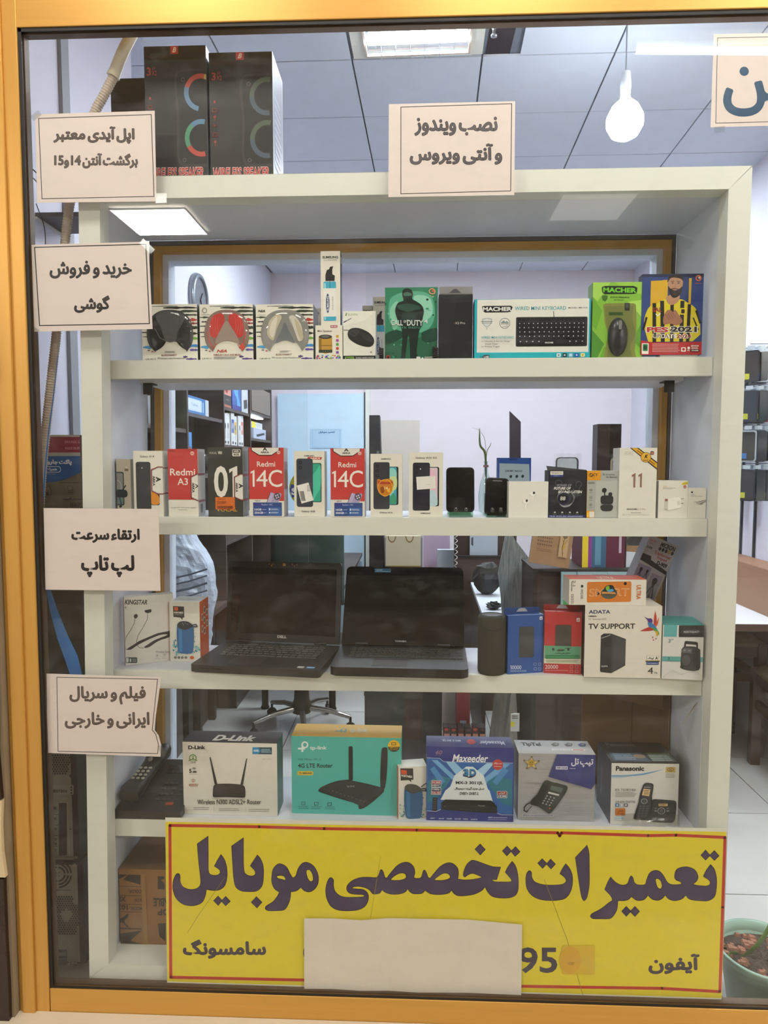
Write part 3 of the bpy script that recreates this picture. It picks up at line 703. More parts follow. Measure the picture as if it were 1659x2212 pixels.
st = Print(lambda x, y: ((lambda q: (q.x-c.x, 0, q.z-c.z))(at(x, y, YBN))), (0, -1, 0), lift=.0019)
st.rrect(1214, 2042, 1284, 2104, 4, '#d0b024').ell(1231, 2073, 23, 30, '#cfa21f').ell(1233, 2080, 8, 4, '#b58a1c')
st.build('old_sticker', t, label='yellowish round sticker stain on the banner')
# folded white sheet over the telephone number
Yw = .0045
pts = [(657, 1984, 0), (718, 1986, .003), (780, 1988, 0), (840, 1985, .003), (901, 1985, 0), (1010, 1989, .004), (1128, 1998, .001)]
bot = [(657, 2147, .001), (718, 2148, .003), (780, 2152, 0), (840, 2154, .003), (901, 2157, 0), (1010, 2160, .004), (1126, 2165, .002)]
c = at(892, 2155, Yw)
t = thing('blank_sheet', 'blank folded white sheet hanging over the lower middle of the yellow banner', 'paper', (c.x, Yw, c.z))
m_ = MB(); vs = []
for row in (pts, bot):
    for x, y, d_ in row:
        q = at(x, y, Yw); vs.append((q.x-c.x, d_, q.z-c.z))
n_ = len(pts); vs += [(x, y+.0006, z) for x, y, z in vs]
for k in range(n_-1):
    m_.add(vs, [(k, k+1, n_+k+1, n_+k), (2*n_+k, 3*n_+k, 3*n_+k+1, 2*n_+k+1)])
m_.build('paper', mat('crumpled_paper', '#d8d0c3', .8, bump=.35, bscale=14), t)
# ================================================================ goods on the top shelf
Z1, Z2, Z3, Z4 = (SH[k][0]+.0004 for k in (1, 2, 3, 4))
WH = '#dfdccd'
def brush(p, x0, y0, x1, y1, col, seed):
    r = random.Random(seed)
    n = 7; up_ = []; lo = []
    h = (y1-y0)/2; cy = (y0+y1)/2
    for k in range(n+1):
        x = x0+(x1-x0)*k/n; w = h*(.35+.65*math.sin(math.pi*(k+.5)/(n+1)))*r.uniform(.5, 1.1)
        up_.append((x, cy-w)); lo.append((x, cy+w*r.uniform(.5, 1)))
    p.poly(up_+lo[::-1], col)
def headphone_box(x0, x1, label, kind):
    c = Carton(1, 'headphone_box', label, (x0, 350, x1, 658), Z1, .085, Y=.105, col=dict(front=WH, side='#4a4a46', top='#cfccc0'), group='headphone boxes on the top shelf')
    p = c.front(); o = x0; w = x1-x0; f = w/306.0
    X = lambda v: o+v*f
    for i, (a, ya, b, yb, col) in enumerate([(60, 356, 200, 366, '#8b8f86'), (120, 362, 296, 378, '#2d3a2b'), (200, 380, 306, 398, '#31402e'), (180, 366, 306, 376, '#222'), (0, 415, 60, 427, '#3a4a34'), (10, 440, 50, 449, '#2b2b28'), (2, 462, 70, 474, '#313a2c'), (230, 400, 306, 418, '#2a3329'), (255, 425, 306, 447, '#b03a34'), (262, 447, 306, 462, '#7e2a2a'),
                                               (250, 465, 306, 492, '#2e382b'), (0, 497, 40, 506, '#252522'), (262, 500, 306, 518, '#242c23'), (268, 525, 306, 548, '#6aa53f'), (5, 522, 40, 528, '#4a4a44'), (5, 574, 70, 592, '#4b9ccf'), (240, 562, 306, 590, '#3d86c4'), (262, 590, 306, 606, '#5c4b9c'), (28, 596, 42, 604, '#3a3a36'), (50, 600, 62, 610, '#a04a3a'), (225, 628, 250, 642, '#43366e'), (240, 640, 300, 654, '#5a3f86')]):
        brush(p, X(a), ya, X(b), yb, col if col != '#222' else '#222222', i)
    out = [(345, 607, 1), (310, 568), (298, 505), (318, 430), (365, 390), (427, 380), (487, 390), (537, 430), (555, 500), (548, 562), (518, 607, 1), (492, 566), (427, 549), (372, 566)]
    S_ = lambda pts: [(X(q[0]-272),)+tuple(q[1:]) for q in pts]
    p.curve(S_(out), '#3b3b3b' if kind == 'b' else '#8a6f63' if kind == 'r' else '#8d8d86')
    if kind == 'b':
        p.curve(S_([(310, 505), (322, 440), (360, 415), (405, 545), (350, 600), (318, 565)]), '#1e1f21')
        p.curve(S_([(500, 430), (545, 500), (538, 560), (515, 598), (455, 540), (470, 470)]), '#1d1e20')
        p.curve(S_([(352, 408), (430, 385), (510, 415), (470, 500), (455, 548), (405, 548), (375, 470)]), '#58595a')
        p.line(S_([(345, 480), (370, 530), (412, 552)]), 2, '#a8a8a6'); p.line(S_([(500, 455), (462, 545)]), 2, '#2c2c2c')
    elif kind == 'r':
        for mx in (0, 1):
            M_ = (lambda pts: [(854-q[0],)+tuple(q[1:]) for q in pts]) if mx else (lambda pts: pts)
            p.curve(S_(M_([(328, 470), (350, 415), (395, 400), (415, 420), (405, 480), (370, 530), (335, 520)])), '#c8352a')
            for dx in (0, 14, 28): p.line(S_(M_([(350+dx, 420), (345+dx, 470), (355+dx, 512)])), 2.2, '#e0574a')
            p.line(S_(M_([(318, 500), (330, 560), (352, 590), (375, 545)])), 5, '#d24435')
        p.curve(S_([(402, 470), (427, 440), (452, 470), (500, 560), (427, 545), (360, 560)]), '#a08c80')
        p.poly(S_([(500, 575), (518, 560), (530, 585), (512, 605)]), '#e0402f')
    else:
        p.curve(S_([(332, 500), (345, 440), (385, 405), (410, 420), (385, 480), (365, 545), (340, 530)]), '#c9bfa3')
        p.curve(S_([(345, 505), (355, 450), (385, 415), (380, 470), (362, 530)]), '#e2dccb')
        p.curve(S_([(450, 420), (480, 415), (515, 470), (522, 540), (498, 550), (470, 480)]), '#d9d4c6')
        p.curve(S_([(480, 430), (510, 470), (525, 535), (508, 545), (490, 490)]), '#c5bb9e')
        p.curve(S_([(405, 500), (427, 450), (450, 500), (480, 560), (427, 547), (375, 560)]), '#70767a')
        p.line(S_([(455, 430), (498, 560)]), 2, '#6a6a6a')
    cx = X(155)
    if kind == 'r':
        p.text('NIA', X(95), 596, X(155), 612, '#b5362c', bold=.03, shear=.3); p.text('WIRELESS CALLS AND MUSIC', X(76), 620, X(236), 630, '#8a3b34', bold=.02); p.lines(X(80), 638, X(230), 2, 8, 3, '#555')
        p.text('Q8-851S', X(10), 640, X(66), 650, '#333333')
    else:
        p.text('BLUECONNECT', X(105), 620, X(190), 630, '#7c4a42', bold=.02); p.text('FM stereo radio/Headphones', X(84), 637, X(236), 649, '#3c3c3a'); p.text('Q8-851S', X(18), 642, X(74), 652, '#333333'); p.lines(X(125), 605, X(185), 2, 6, 2, '#555')
    if kind == 'r': p.ring(X(30), 383, 13, 14, 2.5, '#3a3a38').text('Collapsible', X(10), 403, X(60), 410, '#444444')
    if kind == 'w': p.text('NIA', X(12), 380, X(50), 392, '#3a3a38', bold=.03, shear=.3); p.text('Collapsible', X(10), 405, X(55), 411, '#555555')
    p.build('front_print', c.root)
    # clear plastic window bulging over the opening
    o_ = smooth_path(S_(out), 3); ring = [Vector(c.loc(*q)) for q in o_]; ctr = Vector(c.loc(X(155), 470)); n = len(ring)
    vs = []
    for k, h in ((1.0, -.0015), (.93, -.006), (.7, -.009)): vs += [ctr+(r-ctr)*k+Vector((0, h, 0)) for r in ring]
    m_ = MB(); m_.add(vs, [(j*n+i, j*n+(i+1) % n, (j+1)*n+(i+1) % n, (j+1)*n+i) for j in range(2) for i in range(n)], None, 0, True)
    tri = geometry.tessellate_polygon([[Vector((v.x, v.z, 0)) for v in vs[2*n:]]]); m_.add(vs[2*n:], [tuple(t) for t in tri])
    m_.build('clear_window', glass_mat('blister_plastic', (.96, .96, .96), .05, .05), c.root)
headphone_box(272, 578, 'white headphone box with paint strokes and black headphones behind its window', 'b')
headphone_box(591, 885, 'white headphone box with paint strokes and red headphones behind its window', 'r')
headphone_box(901, 1217, 'white headphone box with paint strokes and white headphones behind its window', 'w')

c = Carton(1, 'speaker_box', 'small white mini speaker box with a gold speaker picture, under the tall spray box', (1229, 466, 1378, 658), Z1, .06, Y=.105, col=dict(front=WH, side='#b9b7ab', top='#d5d2c6'))
p = c.front(); p.rrect(1312, 465, 1350, 480, 3, '#a83440'); p.text('MS-302', 1316, 469, 1346, 477, '#eeeeee', bold=.02); p.text('Mini Speaker', 1240, 492, 1322, 506, '#4a3a3a', bold=.01, shear=.1)
p.poly([(1247, 530), (1320, 530), (1322, 612), (1285, 622), (1247, 612)], '#b98f36'); p.poly([(1247, 540), (1262, 540), (1262, 616), (1250, 612)], '#8c6a22'); p.rect(1247, 575, 1321, 579, '#7a5c1e'); p.rect(1247, 600, 1321, 616, '#2a2826'); p.ell(1284, 529, 37, 12, '#3b3833'); p.ell(1284, 528, 22, 6, '#6a6a66')
for i, cc in enumerate(('#c8a33a', '#b04a9a', '#5aa04a', '#b8452f', '#7a4aa0')): p.rrect(1342, 520+i*22, 1357, 534+i*22, 2, cc)
r = random.Random(1)
for i in range(46): x = r.uniform(1232, 1366); y = 628+r.random()*24; p.rect(x, y, x+9, y+6, r.choice(['#c84aa0', '#4aa0d0', '#7bc04a', '#e0a030', '#7a4ac0', '#d04a4a', '#3a3a8a']))
for i in range(5): p.ell(1258+i*13, 608, 2.5, 2.5, '#4aa060')
p.build('front_print', c.root)
sp_top = c.h
def cleaner(x0, y0, x1, y1, z, Y, label, front=True):
    c = Carton(1, 'spray_box', label, (x0, y0, x1, y1), z, .045, Y=Y, col=dict(front=WH, side='#3a4146', top='#d5d2c6'), group='screen cleaner boxes')
    p = c.front(); f = (x1-x0)/107.0; X = lambda v: x0+v*f; g_ = (y1-y0)/411.0; Yy = lambda v: y0+v*g_
    p.text('SUMSUNG', X(10), Yy(27), X(96), Yy(41), '#26303a', bold=.04); p.text('CLEANER', X(18), Yy(46), X(90), Yy(54), '#5a6068', bold=.01, space=1.4)
    p.curve([(X(26), Yy(130), 1), (X(26), Yy(165), 1), (X(76), Yy(165), 1), (X(78), Yy(135), 1), (X(64), Yy(128), 1), (X(64), Yy(100), 1), (X(70), Yy(84), 1), (X(52), Yy(86), 1), (X(46), Yy(100), 1), (X(34), Yy(104), 1)], '#1e1e20')
    p.rrect(X(15), Yy(168), X(84), Yy(386), 7*f, '#3fa9c4'); p.rect(X(18), Yy(176), X(28), Yy(380), '#8fd3e0'); p.rect(X(15), Yy(205), X(84), Yy(362), '#e3e3dc')
    p.ell(X(38), Yy(288), 10*f, 54*g_, '#27336b'); p.text('SUMSUNG', X(33), Yy(248), X(44), Yy(330), '#eeeeee', bold=.02, rot=-90); p.text('CLEANER', X(62), Yy(250), X(68), Yy(325), '#555555', rot=-90)
    p.line([(X(50), Yy(166)), (X(50), Yy(204))], 2.2*f, '#183a44')
    p.build('front_print', c.root)
    q = c.right(); q.rect(0, 0, 100, 100, '#394349'); q.ell(50, 9, 26, 4.5, '#e0e0da'); q.text('S', 36, 6.5, 64, 11.5, '#222222', bold=.03, shear=.3); q.build('side_print', c.root)
cleaner(1258, 57, 1365, 466, Z1+sp_top+.0002, .108, 'tall white screen cleaner box with blue spray bottle standing on the speaker box')
cleaner(1545, 308, 1626, 640, Z1, .225, 'white screen cleaner box behind the others, beside the green game case')
cleaner(1488, 358, 1543, 640, Z1, .235, 'white screen cleaner box behind the mouse box, left of a taller one')
cleaner(1190, 372, 1257, 640, Z1, .235, 'white screen cleaner box behind, between headphone box and spray box')

c = Carton(1, 'mouse_box', 'white box with a black wired mouse picture and a black bottom band', (1382, 388, 1560, 659), Z1, .055, Y=.105, col=dict(front='#dbdace', side='#a9a89e', top='#d5d2c6'))
p = c.front(); p.poly([(1382, 388), (1560, 388), (1500, 440), (1382, 470)], '#e2e2d6'); p.rect(1382, 634, 1560, 659, '#1d2320'); p.rrect(1392, 640, 1440, 658, 4, '#79b23c'); p.text('M402', 1398, 643, 1436, 655, '#1d2320', bold=.03); p.text('TURBO WIRED MOUSE', 1450, 642, 1550, 650, '#d9d9d0')
p.text('ELEVEN', 1408, 401, 1462, 413, '#6f8a4a', bold=.0, shear=.2); p.poly([(1392, 414), (1398, 398), (1404, 398), (1400, 414)], '#6f8a4a')
p.line([(1385, 492), (1408, 493), (1425, 505)], 3, '#222222'); p.line([(1385, 449), (1425, 428)], 6, '#2c3a44'); p.line([(1400, 441), (1430, 425)], 2.5, '#b6c0c6')
p.curve([(1406, 512), (1418, 488), (1445, 480), (1480, 485), (1525, 508), (1550, 540), (1550, 568), (1530, 585), (1495, 583), (1450, 566), (1415, 540)], '#232323'); p.curve([(1412, 508), (1425, 492), (1450, 488), (1470, 496), (1462, 520), (1435, 528)], '#3a3a3a'); p.line([(1428, 508), (1448, 516)], 4, '#101010'); p.poly([(1505, 540), (1513, 526), (1519, 530), (1511, 546)], '#cccccc')
p.curve([(1470, 500), (1515, 515), (1545, 548), (1530, 560), (1490, 535)], '#2f2f2f'); p.line([(1530, 615), (1538, 610), (1538, 620), (1530, 615)], 2, '#555555')
p.build('front_print', c.root)

# green game case
c = Carton(2, 'game_case', 'green game case with a soldier silhouette and stencil lettering', [(28, 206), (250, 192), (246, 509), (18, 506)], Z1, .028, Y=.112, col=dict(front='#2f7f5e', side='#d5d8d2', top='#1f4a3a'), body='case')
p = c.front()
p.curve([(60, 240), (140, 215), (220, 230), (235, 320), (200, 380), (120, 390), (50, 360), (40, 290)], '#57a888'); p.curve([(150, 235), (215, 240), (225, 310), (180, 340), (160, 290)], '#8cc9ae'); p.curve([(45, 300), (80, 260), (95, 330), (60, 380)], '#7fc3a4')
p.poly([(20, 430), (247, 400), (246, 509), (18, 506)], '#235e44'); p.curve([(20, 400), (70, 380), (110, 400), (60, 430), (20, 440)], '#174332'); p.curve([(180, 390), (246, 370), (247, 420), (190, 430)], '#174332')
r = random.Random(5)
for i in range(34): x = r.uniform(25, 240); y = r.uniform(210, 500); p.ell(x, y, r.uniform(2, 7), r.uniform(1.5, 5), r.choice(['#1c5a44', '#73bda0', '#2b8a62', '#123a2c']), 8)
SO = '#12251f'
p.curve([(100, 235), (102, 215), (112, 206), (128, 205), (140, 212), (145, 228), (142, 248), (160, 258), (182, 275), (190, 300), (184, 330), (182, 360), (172, 375), (165, 400), (160, 440), (156, 470), (160, 505, 1), (128, 505, 1), (128, 450), (122, 400), (112, 450), (106, 505, 1), (88, 505, 1), (92, 460), (96, 410), (92, 370), (78, 340), (68, 300), (80, 268), (104, 256)], SO)
p.curve([(80, 278), (130, 268), (178, 282), (150, 300), (100, 302)], '#274a3c'); p.line([(75, 296), (120, 306), (185, 290)], 6, '#0c1713'); p.curve([(106, 226), (120, 220), (140, 226), (138, 234), (108, 236)], '#3f6a58'); p.curve([(98, 310), (150, 308), (146, 350), (104, 350)], '#20362d')
p.text('CALL', 49, 339, 100, 362, '#10201a', bold=.04); p.text('CALL', 50, 338, 99, 361, '#cdd8cf', bold=.02); p.text('OF', 103, 339, 114, 349, '#cdd8cf', bold=.02); p.text('DUTY', 117, 337, 186, 361, '#cdd8cf', bold=.02); p.text('4', 189, 333, 207, 350, '#cdd8cf', bold=.01); p.text('MODERN WARFARE', 52, 364, 190, 374, '#5da883', bold=.0, space=1.5)
p.ring(226, 212, 14, 13, 4, '#d8a27a'); p.ell(230, 210, 6, 6, '#c46a4a'); p.lines(216, 232, 238, 1, 3, 1.5, '#d8a27a')
p.rect(25, 486, 40, 509, '#c03a3a'); p.rect(28, 489, 37, 505, '#2a1a1a'); p.text('GAME', 190, 493, 224, 500, '#d9d9d0', bold=.02); p.rect(188, 501, 246, 509, '#b53030'); p.rect(155, 493, 172, 508, '#cfcfc8'); p.ell(181, 501, 4, 5, '#dddddd')
p.build('front_print', c.root)
def coil(x, name_lbl, k=2):
    q0, q1 = kp(k, x[0], x[1]), kp(k, x[2], x[3])
    a, b = at(q0[0], q1[1], .104), at(q1[0], q0[1], .104)
    t = thing('coiled_cable', name_lbl, 'cable', ((a.x+b.x)/2, .104, Z1))
    hgt = (b.z-Z1); w = (b.x-a.x)/2; pts = []; n = 110; m_ = MB()
    for i in range(n+1):
        f_ = i/n; an = f_*2*math.pi*5.5; pts.append((math.cos(an)*(w-.002), math.sin(an)*.008, .003+f_*(hgt-.005)))
    m_.tube(pts, .0026, 6).build('cord', M_BLACK, t)
coil((226, 452, 250, 508), 'black coiled cable right of the green game case')
coil((-2, 455, 17, 508), 'black coiled cable left of the green game case')

c = Carton(2, 'phone_box', 'grey hanging box with a folded tab, behind the black phone box', (256, 196, 396, 508), Z1, .03, Y=.17, col=dict(front='#b9b7b4'), group=None)
p = c.front(); p.poly([(256, 222), (292, 222), (315, 204), (330, 204), (350, 222), (396, 222), (396, 508), (256, 508)], '#a5a29e'); p.poly([(296, 222), (316, 206), (328, 206), (346, 222)], '#6b6a72'); p.build('front_print', c.root)
c = Carton(2, 'phone_box', 'black phone box with small orange and white lettering', (253, 229, 397, 509), Z1, .05, Y=.104, col=dict(front='#1c1e21', side='#131416', top='#2a2c30'))
p = c.front(); p.text('POCO', 283, 347, 318, 357, '#c9803a', bold=.02); p.text('X3 Pro', 322, 347, 365, 357, '#cfcac0'); p.poly([(253, 229), (330, 229), (300, 509), (253, 509)], '#202327'); p.build('front_print', c.root)

# keyboard box
c = Carton(2, 'keyboard_box', 'long white and turquoise box of a wired mini keyboard', (405, 248, 900, 509), Z1, .045, Y=.102, col=dict(front='#1fa9b5', side='#1993a0', top='#cfd6d4', left='#1fa9b5'))
p = c.front(); TQ = '#1c96a2'
p.quad([(416, 250), (893, 248), (893, 480), (416, 480)], '#dcdcd2'); p.poly([(430, 480), (893, 480), (893, 484), (430, 484)], '#2ab7c2')
p.poly([(436, 280), (446, 277), (560, 277), (568, 283), (560, 303), (546, 306), (450, 306), (440, 300)], '#1f2021'); p.text('MACHER', 440, 282, 564, 300, '#e3e3de', bold=.035); p.text('WIRED MINI KEYBOARD', 577, 281, 795, 297, TQ, bold=.01); p.text('MODEL: MR-314', 805, 285, 885, 292, '#3a3a3a', bold=.01)
p.curve([(438, 333, 1), (458, 329), (480, 333, 1), (477, 355), (458, 373, 1), (440, 355)], '#a9b0b0'); p.curve([(442, 337, 1), (458, 333), (476, 337, 1), (473, 354), (458, 368, 1), (444, 354)], '#d0d4d0'); p.line([(434, 345), (482, 345)], 3, '#6d7474'); p.line([(436, 352), (480, 352)], 2, '#6d7474'); p.ell(458, 377, 4, 1.5, '#999')
p.ring(535, 353, 23, 23, 2, '#4a5a5c'); p.poly([(517, 352), (530, 340), (537, 348), (543, 342), (553, 352)], '#7a8c8e'); p.text('AZAR MEHR', 518, 353, 552, 359, '#3a4a4c'); p.text('گارانتی', 522, 362, 548, 370, '#3a4a4c')
p.line([(742, 303), (744, 327)], 2.5, '#2a2a2a')
p.rrect(583, 327, 887, 455, 6, '#23262a'); p.rrect(586, 330, 884, 451, 5, '#2e3135')
KY = '#181a1d'
for r_, (y0, n, x0) in enumerate(((332, 16, 590), (349, 15, 590), (367, 15, 590), (386, 14, 590), (405, 14, 590), (428, 11, 590))):
    wk = 290.0/n; hh = 14 if r_ else 10
    for i in range(n):
        if r_ == 5 and 3 < i < 8: continue
        p.rect(x0+i*wk, y0, x0+(i+1)*wk-2.2, y0+hh+3, KY); 
        if r_: p.rect(x0+i*wk+wk*.35, y0+4, x0+i*wk+wk*.55, y0+8, '#c6c8c8')
p.rrect(592+3.6*26, 428, 592+8*26, 446, 2, KY); p.text('MACHER', 707, 436, 743, 443, '#d9d9d9', bold=.03)
p.text('WIRED MINI KEYBOARD', 433, 410, 573, 420, TQ, bold=.01)
for i, tx in enumerate(('Ultrathin & Narrow Design', 'Simple Shape', 'Precise Trigger')): p.text(tx, 450, 429+i*11.5-(1 if i else 0), 450+(107, 55, 65)[i], 437+i*11.5, '#333333')
p.text('>>>', 434, 430, 445, 436, '#333333'); p.text('>>>', 434, 452, 445, 458, '#333333')
p.line([(428, 500), (444, 500)], 2, '#222222'); p.rrect(442, 492, 470, 508, 6, '#222425'); p.text('USB', 446, 496, 467, 505, '#e0e0e0', bold=.02, shear=.2)
for i, cc in enumerate(('#cfe3e6', '#2b3033', '#8ec3e0', '#2a56a8', '#e0d9a0')): p.rrect(757+i*25.5, 486, 775+i*25.5, 502, 3, cc); p.ell(766+i*25.5, 494, 4, 4, ('#5a8a90', '#b9c9cc', '#e0eef6', '#a8c3ee', '#c09a30')[i])
p.build('front_print', c.root)

# green mouse box
c = Carton(2, 'mouse_box', 'lime green box with a black wireless mouse behind its window', [(909, 180), (1129, 174), (1120, 503), (907, 503)], Z1, .045, Y=.105, col=dict(front='#7fb63a', side='#55862c', top='#8cc04a'))
MB().prism([(q[0], q[2]) for q in (c.loc(975, 178), c.loc(978, 158), c.loc(985, 153), c.loc(1050, 151), c.loc(1059, 158), c.loc(1061, 177))], .001, .002).build('hang_tab', mat('cream_card', '#d9dcb8', .6), c.root)
p = c.front()
for pts, cc in (([(909, 180), (985, 178), (930, 260), (909, 240)], '#9ccc52'), ([(909, 240), (950, 300), (925, 380), (907, 360)], '#6aa52f'), ([(907, 380), (960, 440), (930, 503), (907, 503)], '#4c8a2a'), ([(1000, 177), (1129, 174), (1127, 230), (1060, 215)], '#93c648'), ([(1060, 260), (1127, 250), (1124, 330)], '#a6d45c'), ([(1124, 340), (1080, 420), (1121, 470)], '#5f9a30'), ([(960, 450), (1050, 503), (940, 503)], '#68a433'), ([(1080, 430), (1120, 503), (1040, 503)], '#86bb40')): p.poly(pts, cc)
p.poly([(947, 199), (960, 194), (1085, 192), (1101, 199), (1098, 222), (1085, 226), (960, 229), (949, 221)], '#14230f'); p.text('MACHER', 953, 200, 1097, 221, '#6dc22c', bold=.045)
p.curve([(948, 236, 1), (961, 233), (973, 236, 1), (971, 250), (961, 260, 1), (950, 250)], '#3c6a22'); p.text('2D OPTICAL WIRELESS MOUSE', 984, 238, 1066, 244, '#1d3010', bold=.02); p.text('Safe Selection', 1000, 249, 1042, 255, '#1d3010')
p.curve([(953, 275, 1), (965, 268), (1080, 266), (1094, 274), (1096, 380), (1090, 470), (1096, 499, 1), (958, 501, 1), (965, 460), (975, 400), (962, 350), (958, 310)], '#7f8440'); p.curve([(960, 280, 1), (1085, 276, 1), (1080, 330), (1092, 400), (1070, 450), (1080, 495, 1), (972, 496, 1), (980, 420), (968, 350)], '#6f763c')
p.rect(1046, 265, 1068, 298, '#2b2f26'); p.rect(1050, 268, 1064, 285, '#4a5148'); p.rrect(977, 304, 1040, 319, 2, '#3c5a24'); p.text('MACHER', 984, 307, 1034, 315, '#1e3312', bold=.03)
p.build('front_print', c.root)
m_ = MB(); q0 = c.loc(1017, 410); sx_ = c.w/220.0
m_.lathe([(0.0001, .016), (.30, .0155), (.6, .0125), (.85, .007), (1.0, .0), (1.0, -.002)], 28, (0, 0, 0), None, 0, 'z', 44*sx_, 84*sx_)
mo = m_.build('mouse_body', mat('dark_grey_plastic', '#2c2d2f', .3), c.root); mo.rotation_euler = (math.pi/2, 0, 0); mo.location = (q0[0], -.0015, q0[2])
MB().box(-6*sx_, -.0035, -16*sx_, 6*sx_, 0, 22*sx_).build('scroll_wheel', mat('chrome_trim', '#c9c9c9', .2, .8), mo).location = (0, 0, 0)
mo.children[0].matrix_parent_inverse.identity(); mo.children[0].rotation_euler = (-math.pi/2, 0, 0); mo.children[0].location = (0, 42*sx_, .0155)

# football game case on a small white box
b_ = Carton(2, 'small_box', 'low white box serving as a stand under the football game case', (1198, 488, 1358, 505), Z1, .03, Y=.106, col='#d3cfc0')
c = Carton(2, 'game_case', 'football game case with a player in a yellow and black shirt', [(1118, 143), (1381, 140), (1378, 487), (1118, 492)], Z1+b_.h+.0003, .028, Y=.104, col=dict(front='#27407c', side='#1d2a50', top='#1d2a50'), body='case')
p = c.front(); p.rect(1118, 141, 1381, 155, '#1b2546'); p.quad([(1155, 172), (1326, 164), (1326, 370), (1155, 370)], '#d3a81c'); p.quad([(1205, 168), (1290, 165), (1290, 250), (1205, 250)], '#caa01c'); p.quad([(1228, 160), (1318, 158), (1318, 330), (1228, 330)], '#22396e')
p.quad([(1318, 160), (1329, 160), (1326, 370), (1318, 370)], '#c9a21f'); p.poly([(1155, 172), (1228, 169), (1228, 300), (1155, 340)], '#cfa41d')
SK, BL_, YE = '#b08468', '#1d1a19', '#d3c226'
p.curve([(1130, 370, 1), (1132, 330), (1150, 285), (1185, 268), (1215, 250), (1240, 262), (1285, 250), (1310, 262), (1345, 285), (1366, 330), (1372, 400, 1), (1340, 430, 1), (1150, 435, 1)], YE)
for a, b, wd in (((1172, 272), (1176, 430), 16), ((1205, 262), (1212, 430), 17), ((1248, 268), (1250, 430), 15), ((1292, 262), (1290, 430), 17), ((1322, 275), (1318, 430), 14)): p.line([a, b], wd, BL_)
p.line([(1140, 330), (1128, 380)], 9, BL_); p.line([(1352, 300), (1370, 350)], 10, BL_); p.line([(1340, 330), (1362, 380)], 6, BL_)
p.curve([(1224, 240), (1226, 262), (1245, 275), (1272, 262), (1280, 235), (1262, 225)], SK)
p.curve([(1228, 165), (1240, 150), (1262, 147), (1284, 153), (1292, 172), (1288, 205), (1276, 228), (1258, 236), (1240, 222), (1230, 195)], SK)
p.curve([(1230, 195), (1240, 205), (1256, 202), (1276, 206), (1289, 196), (1286, 222), (1270, 240), (1252, 244), (1238, 228)], '#241c19'); p.curve([(1226, 178), (1230, 158), (1246, 147), (1270, 145), (1288, 152), (1294, 175), (1284, 164), (1262, 158), (1240, 160)], '#241c19'); p.curve([(1246, 208), (1258, 205), (1270, 209), (1258, 213)], '#9c6a5a')
p.ell(1248, 181, 4.5, 2.2, '#2a2220'); p.ell(1273, 181, 4.5, 2.2, '#2a2220'); p.line([(1241, 174), (1254, 173)], 2.4, '#241c19'); p.line([(1266, 173), (1281, 175)], 2.4, '#241c19'); p.line([(1261, 182), (1258, 197), (1265, 198)], 1.6, '#86604c'); p.line([(1250, 228), (1266, 229)], 2, '#6a3a34')
p.curve([(1212, 330), (1225, 300), (1240, 296), (1252, 304), (1262, 296), (1280, 320), (1294, 345), (1270, 362), (1240, 355), (1215, 358)], '#9c6c52'); 
for i in range(4): p.line([(1222+i*9, 316-i*4), (1236+i*9, 338-i*3)], 2, '#6e4736')
p.line([(1180, 315), (1188, 322), (1198, 312)], 4, '#e8e8e0'); p.text('SAL', 1165, 286, 1204, 305, '#9a2a22', bold=.03); p.rrect(1283, 288, 1306, 316, 3, '#e0cc2e'); p.rrect(1287, 293, 1302, 311, 2, BL_)
p.ring(1358, 160, 13, 13, 5, '#cf6a3a'); p.ell(1361, 158, 5, 5, '#d9b9a0'); p.lines(1345, 182, 1370, 1, 3, 2, '#cf6a3a')
p.text('PES', 1139, 369, 1237, 395, '#e8e4da', bold=.09); p.text('2021', 1240, 365, 1360, 394, '#e8e4da', bold=.09); p.text('PES', 1142, 371, 1234, 393, '#b12f2a', bold=.045); p.text('2021', 1244, 367, 1356, 391, '#23201f', bold=.045)
p.text('UPDATE 2024', 1168, 399, 1334, 419, '#ece8dc', bold=.06); p.text('UPDATE', 1170, 401, 1264, 417, '#23201f', bold=.0); p.text('2024', 1271, 401, 1332, 417, '#8e2420', bold=.03)
p.poly([(1118, 428), (1170, 437), (1240, 436), (1378, 432), (1378, 487), (1118, 492)], '#b32b2f'); p.rrect(1123, 441, 1152, 488, 3, '#e4e0d6'); p.rrect(1127, 445, 1148, 475, 3, '#1f7a4a'); p.ell(1137, 460, 7, 9, '#173a2a'); p.lines(1168, 444, 1285, 6, 6.5, 2, '#e2b8b0', .1)
p.rrect(1290, 457, 1310, 476, 3, '#ece8dc'); p.ell(1300, 466, 6, 6, '#b32b2f'); p.ell(1322, 460, 6, 6, '#ece8dc'); p.text('2DVD9', 1331, 447, 1364, 454, '#ece8dc', bold=.03); p.text('1DVD', 1333, 457, 1362, 464, '#ece8dc', bold=.03); p.rect(1330, 466, 1368, 475, '#231a1a'); p.text('GAME', 1334, 468, 1364, 473, '#ece8dc', bold=.03); p.text('PC', 1316, 468, 1327, 474, '#ece8dc', bold=.03)
p.build('front_print', c.root)
